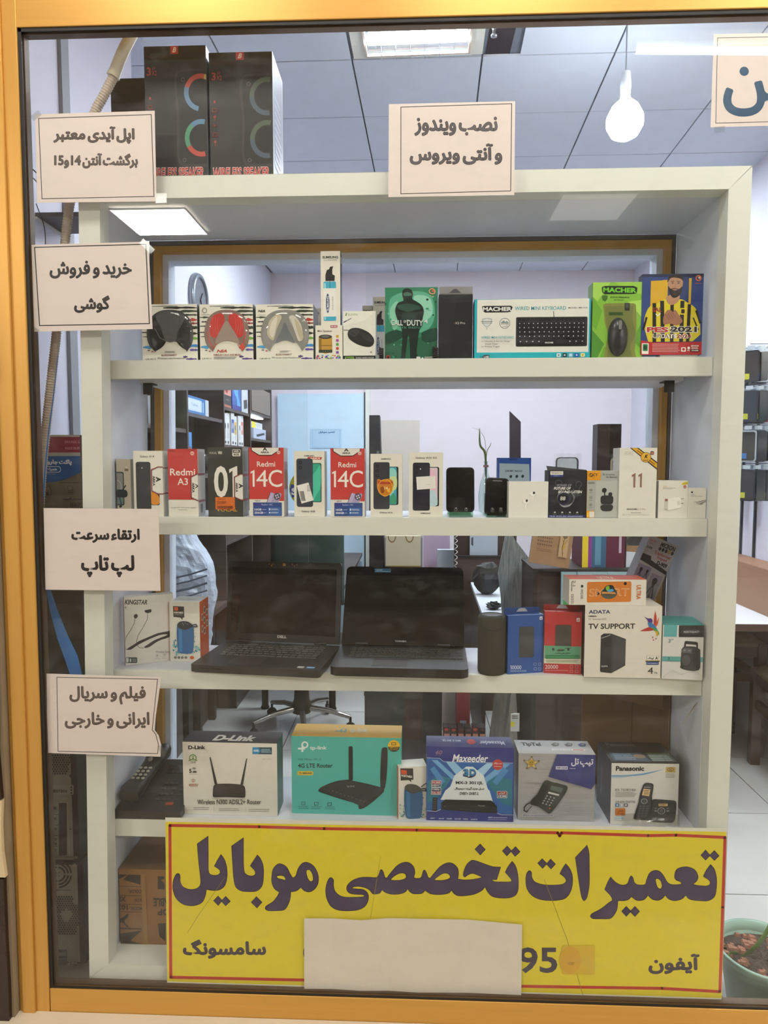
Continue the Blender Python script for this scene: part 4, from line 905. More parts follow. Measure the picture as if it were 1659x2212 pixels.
# ================================================================ goods on the second shelf
def security_mark(p, cx, cy, s, rot=0):
    """octagonal paper seal with a red rim"""
    pts = [(-38, -62), (0, -80), (42, -80), (42, 80), (0, 80), (-38, 62)] if not rot else [(-75, -12), (75, -12), (75, 8), (30, 40), (-30, 40), (-75, 8)]
    P_ = [(cx+x*s, cy+y*s) for x, y in pts]
    p.poly(P_, '#dedbd0'); p.line(P_, 6*s, '#7a2026', True); p.line([(cx+x*s*.93, cy+y*s*.93) for x, y in pts], 1.2*s, '#2a1a1a', True)
    for k in range(3):
        if not rot: p.ring(cx+10*s, cy, (30+k*8)*s, (60+k*7)*s, 1.2*s, '#b9b4a8', 14, -70, 70)
    if not rot:
        p.text('A', cx-12*s, cy-22*s, cx+18*s, cy+8*s, '#1f1c1c', bold=.05, rot=90); p.text('ARKA', cx-32*s, cy-28*s, cx-17*s, cy+32*s, '#1f1c1c', bold=.04, rot=90)
    else:
        p.text('A', cx-14*s, cy-16*s, cx+14*s, cy+8*s, '#1f1c1c', bold=.05); p.text('ARKA', cx-30*s, cy+13*s, cx+30*s, cy+28*s, '#1f1c1c', bold=.04)
Y2 = .100
GP = 'phone boxes on the second shelf'
c = Carton(3, 'holder_box', 'beige box with a car phone holder picture, half hidden at the left end', (92, 491, 180, 799), Z2, .06, Y=.112, col=dict(front='#c1b8a4', side='#a39b8a'))
p = c.front(); p.rect(60, 500, 76, 530, '#c0512c'); p.text('D', 62, 508, 74, 524, '#eeddcc', bold=.04); p.rect(143, 543, 166, 556, '#7d6b50'); p.ell(154, 535, 7, 5, '#d8d2c2')
p.rrect(58, 560, 137, 742, 10, '#34383c'); p.rrect(62, 566, 131, 736, 8, '#8e8c8a'); p.ring(92, 640, 30, 36, 4, '#b9b6b2'); p.rect(60, 700, 130, 735, '#6d8580')
p.curve([(60, 662), (90, 656), (150, 660), (152, 695), (95, 698), (60, 692)], '#2b3438'); p.line([(130, 655), (147, 634)], 7, '#2b3438'); p.line([(78, 700), (66, 745)], 6, '#2f4a4c'); p.line([(108, 700), (120, 745)], 6, '#2f4a4c'); p.ell(80, 748, 8, 6, '#22282a'); p.ell(112, 748, 8, 6, '#22282a'); p.text('TV', 66, 762, 78, 772, '#333333'); p.lines(66, 780, 100, 1, 4, 2.5, '#444444')
p.build('front_print', c.root)

def phone(p, x0, y0, x1, y1, col, r=10, cams=3, lens='#15171a'):
    p.rrect(x0, y0, x1, y1, r, '#101114'); p.rrect(x0+1.5, y0+1.5, x1-1.5, y1-1.5, r, col)
    for k in range(cams): p.ell(x0+(x1-x0)*.24, y0+(y1-y0)*(.085+.1*k), (x1-x0)*.1, (x1-x0)*.1, lens); p.ell(x0+(x1-x0)*.24, y0+(y1-y0)*(.085+.1*k), (x1-x0)*.045, (x1-x0)*.045, '#3b4046')
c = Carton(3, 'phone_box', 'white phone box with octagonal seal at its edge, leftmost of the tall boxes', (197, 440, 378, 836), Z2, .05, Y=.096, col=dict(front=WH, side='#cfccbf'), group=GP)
p = c.front(); p.text('Galaxy A14', 239, 467, 327, 484, '#26262a', bold=.01)
p.rrect(302, 545, 355, 768, 9, '#2b2c30'); p.curve([(303, 550), (350, 552, 1), (350, 640), (340, 690), (303, 700)], '#d9b0a8'); p.curve([(303, 690), (325, 690), (352, 720), (350, 760), (303, 758)], '#d88a20')
phone(p, 212, 506, 303, 797, '#33383b', 14, 0); p.ell(250, 543, 3, 4, '#e8e8e8'); p.ell(228, 530, 6, 6, '#25292b'); p.ell(228, 556, 6, 6, '#25292b')
security_mark(p, 347, 619, 1.02)
p.build('front_print', c.root); q = c.right(); q.rect(0, 25, 100, 66, '#8c2a30'); q.rect(0, 27, 90, 64, '#d2cfc4'); q.build('side_print', c.root)
c = Carton(3, 'phone_box', 'red and white phone box with A3 in large letters, handwriting on its top edge', (410, 428, 594, 841), Z2, .06, Y=.096, col=dict(front=WH, side='#b9b8b4', top='#c03a34'), group=GP)
p = c.front(); p.rect(410, 428, 594, 738, '#bd3a35'); p.text('Redmi', 423, 548, 577, 590, '#e6e2d6', bold=.012); p.text('A3', 468, 606, 532, 648, '#e6e2d6', bold=.008)
p.line([(420, 436), (425, 446), (428, 434)], 2, '#3a1a1a'); p.line([(434, 445), (438, 435), (443, 446)], 2, '#3a1a1a'); p.line([(448, 434), (448, 446), (458, 442)], 2, '#3a1a1a'); p.line([(535, 436), (550, 428), (560, 438), (580, 430)], 2.5, '#2a1a1a'); p.ell(562, 455, 12, 12, '#e0b9a8'); p.text('mi', 555, 450, 569, 460, '#bd3a35', bold=.03)
p.text('Large 6.71" (17.04cm) display', 428, 783, 576, 791, '#3a3a3a'); p.lines(470, 800, 535, 1, 4, 2, '#777777')
security_mark(p, 590, 662, 1.02); p.build('front_print', c.root)
q = c.right(); q.rect(4, 36, 96, 39, '#8c2a30'); q.rect(4, 76, 96, 79, '#8c2a30'); q.rect(0, 40, 80, 75, '#d2cfc4'); q.rect(10, 4, 90, 34, '#a5a4a2'); q.rect(30, 82, 60, 95, '#555555'); q.build('side_print', c.root)
c = Carton(3, 'phone_box', 'dark grey phone box with a huge white 01 and an orange label', (655, 418, 871, 844), Z2, .06, Y=.098, col=dict(front='#35362f', side='#8d8b86', top='#4a4a44'), group=GP)
p = c.front(); p.text('VOCAL', 666, 446, 714, 459, '#c9c5b8', bold=.0); p.text('V01', 720, 442, 745, 461, '#e0dccf', bold=.03)
p.rrect(809, 431, 859, 473, 6, '#d9d5c8'); p.rrect(812, 434, 856, 452, 4, '#2a2b27'); p.text('64GB', 818, 436, 848, 448, '#e0dccf', bold=.03); p.text('4GB', 815, 456, 850, 469, '#2a2b27', bold=.03)
p.text('0', 693, 532, 780, 726, '#e0dccf', bold=.022); p.one(788, 534, 838, 726, 30, '#e0dccf'); p.text('VOCAL', 705, 790, 835, 812, '#d9a030', bold=.01); p.rect(700, 784, 822, 801, '#35362f')
p.rrect(700, 724, 820, 800, 3, '#d06a24'); p.text('TECH', 712, 732, 760, 740, '#5a2a10', bold=.02)
r = random.Random(2)
x = 712
while x < 806: w_ = r.uniform(1.2, 4); p.rect(x, 778, min(x+w_, 806), 796, '#2a1a10'); x += w_+r.uniform(1.2, 3)
p.lines(712, 750, 770, 3, 7, 2, '#5a2a10'); p.rect(709, 797, 812, 800, '#d06a24')
security_mark(p, 858, 662, 1.0); p.build('front_print', c.root)
q = c.right(); q.rect(0, 38, 96, 42, '#8c2a30'); q.rect(0, 74, 96, 78, '#8c2a30'); q.rect(15, 5, 85, 35, '#6d6b68'); q.build('side_print', c.root)
def redmi14(x0, y0, x1, y1, label):
    c = Carton(3, 'phone_box', label, (x0, y0, x1, y1), Z2, .055, Y=.096, col=dict(front='#c33c37', side='#b3b0b0', top='#c9c6bf'), group=GP)
    p = c.front(); f = (x1-x0)/215.0; X = lambda v: x0+(v-910)*f; Yy = lambda v: y0+(v-420)
    p.text('Redmi', X(960), Yy(505), X(1072), Yy(537), '#e9e4d8', bold=.008); p.one(X(920), Yy(558), X(944), Yy(660), 12*f, '#e9e4d8'); p.text('4', X(955), Yy(558), X(1024), Yy(660), '#e9e4d8'); p.text('C', X(1030), Yy(556), X(1114), Yy(662), '#e9e4d8', bold=-.0)
    p.poly([(X(928), Yy(421)), (X(1096), Yy(421)), (X(1094), Yy(436)), (X(1050), Yy(464)), (X(975), Yy(464)), (X(930), Yy(438))], '#dedbd0'); p.line([(X(926), Yy(422)), (X(928), Yy(438)), (X(975), Yy(467)), (X(1050), Yy(467)), (X(1097), Yy(437)), (X(1098), Yy(422))], 5, '#4a1518')
    p.text('A', X(995), Yy(419), X(1025), Yy(439), '#1f1c1c', bold=.05); p.text('ARKA', X(983), Yy(443), X(1036), Yy(455), '#1f1c1c', bold=.04); p.ell(X(1094), Yy(450), 11, 11, '#e0b9b0'); p.text('mi', X(1088), Yy(446), X(1100), Yy(454), '#c33c37', bold=.03)
    p.poly([(X(910), Yy(738)), (X(1018), Yy(738)), (X(1040), Yy(748)), (X(1125), Yy(748)), (X(1125), Yy(845)), (X(910), Yy(845))], '#dcd9ce')
    p.text('NEW', X(946), Yy(743), X(980), Yy(752), '#333333', bold=.02)
    p.poly([(X(1042), Yy(694)), (X(1065), Yy(702)), (X(1050), Yy(756)), (X(1018), Yy(756))], '#b8a9c9'); p.poly([(X(1060), Yy(705)), (X(1105), Yy(698)), (X(1110), Yy(710)), (X(1090), Yy(756)), (X(1046), Yy(756))], '#a59ab8'); p.line([(X(1042), Yy(694)), (X(1018), Yy(756))], 3, '#2a2a33'); p.ell(X(1082), Yy(720), 20, 22, '#494456'); 
    for a in range(4): p.ell(X(1082)+9*math.cos(a*1.57+.4), Yy(720)+10*math.sin(a*1.57+.4), 5, 5, '#c9c3d6')
    p.rrect(X(933), Yy(757), X(1111), Yy(841), 4, '#2d4a86'); p.rect(X(1025), Yy(787), X(1108), Yy(838), '#39619c'); p.rect(X(936), Yy(760), X(1000), Yy(778), '#3b3f86'); p.text('Redmi 14C', X(985), Yy(764), X(1054), Yy(776), '#a9c0e0', bold=.0)
    p.text('16GB', X(941), Yy(794), X(984), Yy(807), '#e6e9ef', bold=.02); p.text('256GB', X(941), Yy(814), X(994), Yy(827), '#e6e9ef', bold=.02); p.lines(X(990), Yy(801), X(1014), 1, 4, 2.4, '#c9d3e6', 0); p.lines(X(998), Yy(821), X(1014), 1, 4, 2.4, '#c9d3e6', 0)
    p.rrect(X(1031), Yy(793), X(1039), Yy(806), 2, '#d6dfee'); p.ell(X(1035), Yy(820), 5, 5, '#d6dfee'); p.lines(X(1044), Yy(797), X(1092), 2, 6, 2.5, '#c9d3e6', .2); p.lines(X(1044), Yy(817), X(1092), 2, 6, 2.5, '#c9d3e6', .2)
    p.build('front_print', c.root); q = c.right(); q.rect(10, 20, 90, 60, '#8f6a6c'); q.build('side_print', c.root)
redmi14(910, 420, 1125, 846, 'red phone box with 14C, standing right next to the dark grey 01 box')
redmi14(1413, 425, 1624, 851, 'red phone box with 14C, on its own farther right behind a clear film')
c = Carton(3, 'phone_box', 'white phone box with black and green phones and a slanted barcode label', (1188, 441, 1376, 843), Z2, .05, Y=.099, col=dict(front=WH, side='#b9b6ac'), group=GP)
p = c.front(); p.text('SAMSUNG', 1250, 466, 1312, 475, '#2a2a2e', bold=.02); p.poly([(1275, 477), (1362, 479), (1355, 494), (1268, 492)], '#b3372c'); p.text('ARKA', 1282, 481, 1350, 491, '#eeddcc', bold=.04, shear=.2)
p.rrect(1296, 514, 1357, 753, 9, '#1c1f22'); p.rrect(1299, 518, 1353, 749, 8, '#2fa184'); p.curve([(1300, 600), (1325, 560), (1352, 530), (1352, 660), (1330, 700), (1300, 740)], '#49c0a0'); phone(p, 1203, 487, 1304, 782, '#363d48', 14, 2)
p.poly([(1204, 652), (1277, 633), (1308, 741), (1233, 762)], '#e6e4dc'); 
for i in range(10): p.line([(1222+i*2.6, 686+i*0), (1234+i*2.6, 745)], 1.2 if i % 3 else 2.2, '#222222')
p.lines(1268, 650, 1292, 6, 7, 2, '#555555'); p.text('Galaxy A06', 1233, 803, 1317, 818, '#2a2a2e', bold=.01); p.build('front_print', c.root)
c = Carton(4, 'phone_box', 'white phone box with a black phone picture and a round orange seal', (73, 434, 322, 929), Z2, .05, Y=.096, col=dict(front=WH, side='#b9b6ac'), group=GP)
p = c.front(); p.text('SAMSUNG', 156, 468, 232, 480, '#2a2a2e', bold=.02); p.rrect(210, 534, 291, 833, 12, '#1c1f22'); p.rrect(212, 538, 277, 829, 10, '#4aa3b8'); p.curve([(213, 560), (250, 545), (277, 580), (270, 680), (240, 760), (213, 740)], '#8ed0c8'); p.curve([(225, 780), (250, 740), (276, 780), (270, 820), (230, 825)], '#3d9a78')
p.curve([(213, 640), (240, 610), (276, 620), (276, 700), (240, 720)], '#c8d89a'); phone(p, 97, 499, 222, 866, '#34383d', 14, 3)
p.curve([(124, 650), (132, 630), (170, 640), (210, 628), (246, 645), (250, 690), (225, 745), (188, 768), (150, 745), (126, 700)], '#c87a1c'); p.curve([(134, 645), (190, 655), (244, 650), (240, 668), (134, 668)], '#b33a22'); p.ring(188, 698, 60, 66, 6, '#e0a53a'); p.text('14', 182, 690, 208, 712, '#f0d9a0', bold=.03); p.curve([(150, 700), (175, 690), (180, 730), (160, 740)], '#8a4a12'); p.curve([(200, 720), (225, 700), (222, 735)], '#e8b040')
p.text('Galaxy A16', 145, 886, 245, 902, '#2a2a2e', bold=.01); p.build('front_print', c.root)
c = Carton(4, 'phone_box', 'white phone box with a navy phone picture and a blank white sticker', (372, 422, 638, 933), Z2, .05, Y=.096, col=dict(front=WH, side='#b9b6ac'), group=GP)
p = c.front(); p.text('Galaxy A55 5G', 425, 458, 589, 476, '#2a2a2e', bold=.01); p.rrect(515, 537, 608, 846, 12, '#1c1f22'); p.rrect(525, 543, 596, 840, 10, '#d8c6cf'); p.curve([(530, 560), (560, 555), (592, 640), (580, 720), (540, 700)], '#e6b9cc'); p.curve([(528, 740), (565, 720), (594, 780), (590, 838), (530, 838)], '#b9d3dc'); phone(p, 403, 503, 536, 880, '#1f2230', 16, 0)
for k in range(3): p.ell(432, 540+k*42, 12, 12, '#14161f')
p.ell(462, 553, 5, 5, '#dddddd'); p.poly([(429, 615), (578, 606), (582, 705), (436, 716)], '#e4e1d8'); p.lines(500, 675, 545, 1, 4, 2, '#9a978e'); p.text('SAMSUNG', 465, 896, 542, 906, '#2a2a2e', bold=.02); p.build('front_print', c.root)

# phones on clear stands
M_ACR = glass_mat('green_acrylic', (.55, .72, .60), .06, .05)
M_PH = mat('black_glass_face', '#0f1113', .08, spec=.6)
def stand_phone(q, label, slabel, tilt, wob, leds=False, dummy=''):
    (x0, y0, x1, y1) = q
    a, b = at(*kp(4, x0, (y0+y1)/2), .125), at(*kp(4, x1, (y0+y1)/2), .125); w = b.x-a.x; h = at(*kp(4, x0, y0), .13).z - at(*kp(4, x0, y1), .12).z
    zf = at(*kp(4, x0, y1), .12).z
    t = thing('display_phone', label, 'phone', ((a.x+b.x)/2, .124, zf), 0, None, (math.radians(-9), math.radians(tilt), math.radians(wob)))
    p_ = []
    r = .010
    for cx, cz, an in ((w/2-r, h-r, 0), (-w/2+r, h-r, 90), (-w/2+r, r, 180), (w/2-r, r, 270)):
        for k in range(5): g_ = math.radians(an+90*k/4); p_.append((cx+r*math.cos(g_), cz+r*math.sin(g_)))
    MB().prism(p_, 0, .009, smooth=True).build('phone_body', mat('black_plastic', '#17181a', .35), t)
    MB().prism([(x*.94, (z-h/2)*.94+h/2) for x, z in p_], -.0006, -.0001).build('screen', M_PH, t)
    if dummy:
        Print(lambda x, y: (x*w, 0, y*h), (0, -1, 0), .001).text(dummy, -.2, .93, .2, .91, '#cfcfcf', bold=.02).build('print', t)
    s = thing('phone_stand', slabel, 'stand', ((a.x+b.x)/2, .118, Z2))
    m_ = MB().box(-w*.42, -.014, .0002, w*.42, .085, .004).box(-w*.42, -.016, .004, w*.42, -.012, .015).box(-w*.42, .045, .004, w*.42, .049, h*.6)
    m_.build('base', M_ACR, s)
    for sx in (-.18, .18): MB().lathe([(.0045, 0), (.0052, .004), (.0045, .011), (0, .013)], 12, (w*sx, -.0141, .012)).build('hook', glass_mat('clear_acrylic', (.9, .93, .92), .08), s)
stand_phone((665, 535, 885, 888), 'black display phone on a green tinted stand, left of the two', 'green tinted acrylic stand under the larger display phone', 0, 0)
stand_phone((958, 618, 1138, 914), 'smaller black display phone leaning slightly, left of the white earbud box', 'dark acrylic stand under the smaller display phone', 3, -6, dummy='sample')

c = Carton(4, 'earbud_box', 'square white earbud box with two earbuds pictured', (1150, 650, 1457, 943), Z2, .03, Y=.092, col=dict(front='#e3e1d6', side='#bbb9b0', left='#cfcdc4'))
p = c.front(); 
for cx, cy, sx in ((1283, 815, 1), (1338, 752, -1)):
    p.ell(cx, cy, 27, 20, '#cfcdc4'); p.ell(cx+2*sx, cy-2, 24, 17, '#f0eee4'); p.ell(cx+8, cy-10, 9, 11, '#2c2a28'); p.rrect(cx+(-2 if sx > 0 else 0), cy+8, cx+(9 if sx > 0 else 8), cy+56, 4, '#f0eee4'); p.line([(cx+(10 if sx > 0 else 8), cy+14), (cx+(10 if sx > 0 else 8), cy+54)], 2, '#b5b2a8'); p.line([(cx-24, cy+2), (cx-20, cy+12)], 3, '#b5b2a8')
p.build('front_print', c.root)
c = Carton(5, 'earphone_box', 'black earphone box with white slanted lettering and a raised top flap', (112, 508, 379, 851), Z2, .05, Y=.096, col=dict(front='#1f2226', side='#131518', top='#2a2d31'))
MB().hexa([(-c.w/2-.003, 0, c.h), (c.w/2, 0, c.h), (c.w/2, .0012, c.h), (-c.w/2-.003, .0012, c.h), (-c.w/2-.004, .010, c.h+.011), (c.w/2, .002, c.h+.001), (c.w/2, .0035, c.h+.001), (-c.w/2-.004, .0115, c.h+.011)]).build('flap', mat('black_card', '#23262a', .5), c.root)
p = c.front(); p.rect(124, 515, 214, 541, '#d9d6cb'); p.text('Ultrapods pro', 132, 521, 208, 535, '#222222', bold=.01); p.rect(124, 541, 214, 556, '#273a7a'); p.text('WIRELESS 5.3', 146, 545, 190, 552, '#9aa6d0')
for dx, dy, w_ in ((0, 0, 0),): p.ring(183, 598, 26, 22, 7, '#44484c', 20, 120, 420); p.ring(325, 610, 24, 24, 7, '#44484c', 20, 120, 420); p.line([(168, 610), (176, 650)], 8, '#44484c'); p.line([(340, 612), (320, 665)], 8, '#44484c')
p.text('POWER OF', 172, 608, 276, 626, '#8e9194', bold=.03, shear=.25); p.text('FUTURE OF', 150, 629, 270, 648, '#e6e4dc', bold=.035, shear=.25); p.text('SOUND LISTEN', 180, 654, 350, 674, '#e6e4dc', bold=.035, shear=.25); p.text('SOUND LISTEN', 176, 680, 342, 694, '#55595d', bold=.02, shear=.25)
p.ring(235, 710, 62, 56, 7, '#7a7d82', 26, -60, 250); p.ell(222, 716, 48, 47, '#3a3d44'); p.ell(220, 712, 42, 41, '#1c2140'); p.ell(216, 710, 32, 31, '#111216'); p.text('88', 196, 697, 233, 725, '#e8e8e0', bold=.01, shear=.1); p.line([(288, 640), (300, 700), (280, 750)], 5, '#5a5d62'); p.curve([(190, 750), (220, 775), (262, 768), (280, 745), (250, 762), (215, 762)], '#9a9da2')
p.quad([(112, 832), (379, 832), (379, 850), (112, 850)], '#222e6e'); p.text('TRUE WIRELESS HEADPHONES', 122, 836, 356, 846, '#c9cde0', bold=.02, space=1.3)
for i, x in enumerate((160, 212, 266, 318)): p.ell(x, 812, 7, 5, '#c9c9c4'); p.lines(x-14, 825, x+14, 1, 3, 2, '#8a8a86'); p.line([(x+26, 806), (x+26, 826)], 1, '#6a6a6a')
p.build('front_print', c.root)
c = Carton(5, 'earbud_box', 'grey earbud box with an orange corner and a dark charging case picture', (384, 511, 608, 852), Z2, .05, Y=.094, col=dict(front='#a9aca4', side='#8c8f88', left='#c98a2a', top='#b9bbb3'))
p = c.front(); p.rect(384, 511, 478, 580, '#e09a1f'); p.text('QCY', 402, 530, 458, 555, '#3a2a14', bold=.03); p.ring(409, 543, 15, 14, 4, '#3a2a14'); p.text('®®', 420, 560, 438, 566, '#3a2a14')
p.text('Be Creative,', 492, 531, 577, 546, '#3c3f3a', shear=.2); p.text('Go Beyond', 516, 550, 591, 566, '#3c3f3a', bold=.01, shear=.2); p.rect(445, 583, 606, 848, '#b6b9b1'); p.lines(392, 594, 436, 2, 8, 3, '#55584f', .1)
for y_ in (650, 705, 757): p.ring(411, y_, 10, 9, 2, '#4a4d46', 12); p.line([(406, y_), (416, y_)], 2, '#4a4d46'); p.lines(398, y_+20, 424, 1, 4, 2, '#6a6d66', 0)
p.rect(384, 800, 440, 850, '#e4a325'); p.rrect(403, 806, 438, 848, 4, '#e2e0d4'); p.line([(392, 815), (392, 842)], 5, '#f3e25a')
CD = '#2b2d2f'; p.curve([(489, 652), (495, 638), (512, 636), (522, 648), (518, 664), (512, 672), (514, 695, 1), (505, 695, 1), (503, 670), (492, 666)], CD); p.curve([(534, 680), (540, 668), (556, 668), (562, 682), (556, 694), (540, 694)], CD)
p.curve([(482, 700), (500, 690), (545, 690), (568, 700), (568, 740), (555, 753), (498, 753), (482, 740)], CD); p.curve([(480, 770), (500, 755), (550, 755), (570, 768), (562, 795), (545, 803), (505, 803), (487, 793)], '#333537'); p.line([(484, 752), (568, 755)], 2.5, '#6a6c6e')
p.build('front_print', c.root)
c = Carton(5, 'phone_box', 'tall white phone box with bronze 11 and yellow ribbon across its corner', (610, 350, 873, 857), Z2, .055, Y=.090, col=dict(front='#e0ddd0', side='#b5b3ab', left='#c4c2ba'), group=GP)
p = c.front(); p.poly([(680, 350), (741, 350), (873, 452), (873, 507)], '#1f1e1c'); p.poly([(690, 350), (729, 350), (873, 462), (873, 496)], '#dba424')
p.line([(733, 370), (772, 398)], 7, '#8a5a20'); p.line([(822, 442), (856, 468)], 7, '#8a5a20'); p.ell(794, 418, 37, 37, '#1f1e1c'); p.ell(794, 418, 34, 34, '#dfae35'); p.text('K', 784, 398, 812, 424, '#1f1e1c', bold=.05, shear=.3); p.lines(775, 436, 815, 2, 7, 3, '#4a3a1a')
p.rrect(824, 374, 850, 400, 8, '#6b2f22'); p.text('mi', 829, 381, 845, 393, '#d9a08a', bold=.04); p.frame(646, 377, 700, 400, 1.5, '#aaa79b'); p.text('5G 120W', 652, 384, 694, 393, '#8a877c')
p.poly([(699, 545), (724, 530), (724, 635), (711, 635), (711, 552), (699, 560)], '#8e6a55'); p.poly([(744, 545), (770, 530), (770, 634), (757, 634), (757, 552), (744, 560)], '#8e6a55')
p.text('XIAOMI', 667, 786, 742, 797, '#4a4038', bold=.03, space=1.2); p.text('11T Pro', 748, 786, 801, 797, '#8e7a68', bold=.0); p.lines(700, 818, 770, 1, 4, 3, '#6a675c', 0); p.lines(640, 833, 825, 1, 4, 2, '#9a978c', 0); p.frame(640, 826, 650, 838, 1, '#9a978c')
p.build('front_print', c.root)
c = Carton(5, 'charger_box', 'white charger box with a plug picture and a hanging tab', (887, 581, 1092, 853), Z2, .05, Y=.092, col=dict(front='#dedbce', side='#bbb8ad', left='#cbc8bc'))
tb = [c.loc(*q) for q in ((922, 582), (925, 540), (935, 526), (955, 522), (1010, 523), (1032, 530), (1042, 545), (1044, 582))]
hole = [c.loc(*q) for q in ((945, 555), (965, 552), (975, 540), (990, 540), (998, 552), (1018, 555), (1015, 564), (948, 563))]
MB().prism([(v[0], v[2]) for v in tb], .003, .0038).build('hang_tab', mat('white_card', '#d7d8d6', .5), c.root)
hp = Print(lambda x, y: (lambda v: (v[0], .003, v[2]))(c.loc(x, y)), (0, -1, 0)); hp.poly([(945, 555), (965, 552), (975, 540), (990, 540), (998, 552), (1018, 555), (1015, 564), (948, 563)], '#6a7280'); hp.build('hang_slot', c.root)
p = c.front(); p.text('33W', 917, 618, 947, 629, '#c9a57a'); p.lines(917, 634, 1005, 1, 4, 2, '#8a877c', 0); p.lines(917, 641, 980, 1, 4, 2, '#aaa79c', 0); p.ell(1071, 626, 11, 11, '#a8452f'); p.text('mi', 1064, 621, 1078, 631, '#e8c8b8', bold=.03); p.poly([(1048, 598), (1092, 586), (1092, 606), (1050, 612)], '#dfc930'); p.lines(1056, 600, 1086, 1, 4, 3, '#8a7a20', 0)
p.poly([(930, 716), (956, 712), (956, 797), (930, 786)], '#c9c6ba'); p.poly([(956, 712), (1030, 700), (1046, 712), (1050, 770), (1035, 780), (956, 797)], '#ece9de'); p.poly([(930, 716), (1000, 704), (1030, 700), (956, 712)], '#f3f0e6'); p.rect(934, 713, 951, 730, '#4a2a20'); p.rect(937, 716, 948, 727, '#c06a4a'); p.rrect(1020, 728, 1040, 758, 8, '#d6d3c8'); p.line([(1045, 714), (1064, 711)], 3, '#3a3a3a'); p.line([(1048, 746), (1064, 744)], 3, '#3a3a3a'); p.line([(930, 786), (956, 798), (1035, 781)], 2, '#a5a296')
p.build('front_print', c.root); q = c.left(); q.text('Mi 33W Wall Charger', 60, 25, 75, 75, '#6a675c', rot=90); q.build('side_print', c.root)
c = Carton(5, 'adapter_box', 'white adapter box with a fruit emblem at the right end of the shelf', (1092, 633, 1222, 858), Z2, .05, Y=.092, col=dict(front='#dddacd', side='#bbb8ad', left='#cbc8bc'))
p = c.front(); p.curve([(1121, 660), (1118, 657), (1114, 661), (1115, 667), (1119, 671), (1124, 671), (1128, 665), (1125, 657)], '#2a2a2a'); p.curve([(1121, 656), (1124, 652), (1125, 655)], '#2a2a2a'); p.text('USB-C', 1115, 679, 1143, 685, '#444444'); p.text('20W Power Adapter', 1115, 690, 1196, 698, '#444444')
p.poly([(1150, 745), (1200, 722), (1215, 726), (1162, 752)], '#b5b2a6'); p.poly([(1170, 752), (1225, 724), (1238, 728), (1190, 758)], '#8f8c82'); p.line([(1140, 740), (1232, 722)], 2.5, '#5f5c54'); p.line([(1165, 757), (1238, 735)], 2, '#6f6c64')
p.build('front_print', c.root)
# things farther back on the same shelf
c = Carton(4, 'charger_pack', 'blue hanging pack with a pale card front behind the phone stands', [(1045, 462), (1308, 468), (1338, 800), (1085, 800)], Z2, .03, Y=.22, col=dict(front='#2658a8', side='#1e4484', top='#1e4484'))
MB().prism([(v[0], v[2]) for v in (c.loc(1098, 464), c.loc(1100, 453), c.loc(1230, 455), c.loc(1236, 466))], .001, .002).build('hang_tab', mat('blue_card', '#2a5db0', .5), c.root)
p = c.front(); p.poly([(1060, 495), (1296, 505), (1318, 640), (1320, 790), (1095, 790), (1068, 560)], '#a9bcc8'); p.text('SUPER MINI', 1112, 537, 1175, 548, '#2a3a4a', bold=.03); p.text('TRAVEL PLUG', 1185, 539, 1245, 550, '#2a3a4a', bold=.03)
for x in (1160, 1207, 1253): p.ell(x, 576, 11, 9, '#1f3038')
p.rrect(1080, 605, 1285, 700, 8, '#1d3a4a'); p.line([(1270, 600), (1305, 700)], 4, '#8aa0ac'); p.poly([(1140, 470), (1165, 463), (1200, 470), (1200, 480), (1140, 480)], '#173a78'); p.build('front_print', c.root)
def case_pack(x0, y0, x1, y1, Y, label, rim, k=5):
    a, b = at(*kp(k, x0, y1), Y), at(*kp(k, x1, y0), Y); w = b.x-a.x; hh = b.z-Z2
    t = thing('phone_case', label, 'phone case', ((a.x+b.x)/2, Y, Z2))
    def rr(w_, h_, r, z0):
        o = []
        for cx, cz, an in ((w_/2-r, h_-r, 0), (-w_/2+r, h_-r, 90), (-w_/2+r, r, 180), (w_/2-r, r, 270)):
            for q in range(5): g_ = math.radians(an+90*q/4); o.append((cx+r*math.cos(g_), z0+cz+r*math.sin(g_)))
        return o
    o1 = rr(w, hh, .010, .0003); o2 = rr(w-.005, hh-.005, .008, .0028); n = len(o1); m_ = MB()
    vs = [(x, 0, z) for x, z in o1]+[(x, 0, z) for x, z in o2]+[(x, .009, z) for x, z in o1]+[(x, .009, z) for x, z in o2]
    m_.add(vs, [(i, (i+1) % n, n+(i+1) % n, n+i) for i in range(n)]+[(2*n+i, 3*n+i, 3*n+(i+1) % n, 2*n+(i+1) % n) for i in range(n)]+[(i, 2*n+i, 2*n+(i+1) % n, (i+1) % n) for i in range(n)]+[(n+i, n+(i+1) % n, 3*n+(i+1) % n, 3*n+i) for i in range(n)])
    m_.build('rim', mat('case_rim_'+rim, rim, .35), t)
    MB().prism(o2, .006, .0075).build('back', glass_mat('milky_plastic', (.80, .84, .80), .08, .2), t)
    r = random.Random(int(x0)); m_ = MB(); nx, nz = 7, 9; vs = []
    for j in range(nz):
        for i in range(nx): vs.append((-w*.62+w*1.24*i/(nx-1), -.004+r.uniform(-.003, .003), .0005+(hh+.010)*j/(nz-1)+(r.uniform(-.002, .002) if j == nz-1 else 0)))
    m_.add(vs, [(j*nx+i, j*nx+i+1, (j+1)*nx+i+1, (j+1)*nx+i) for j in range(nz-1) for i in range(nx-1)]); m_.build('wrapper', glass_mat('crinkled_film', (.96, .97, .97), .10, .12), t)
    return t
case_pack(162, 417, 326, 800, .235, 'clear phone case with dark rim in film, behind the black earphone box', '#3c4244')
case_pack(548, 420, 640, 800, .225, 'clear phone case in crinkled film, left of the tall white 11 box', '#c9b8a0')
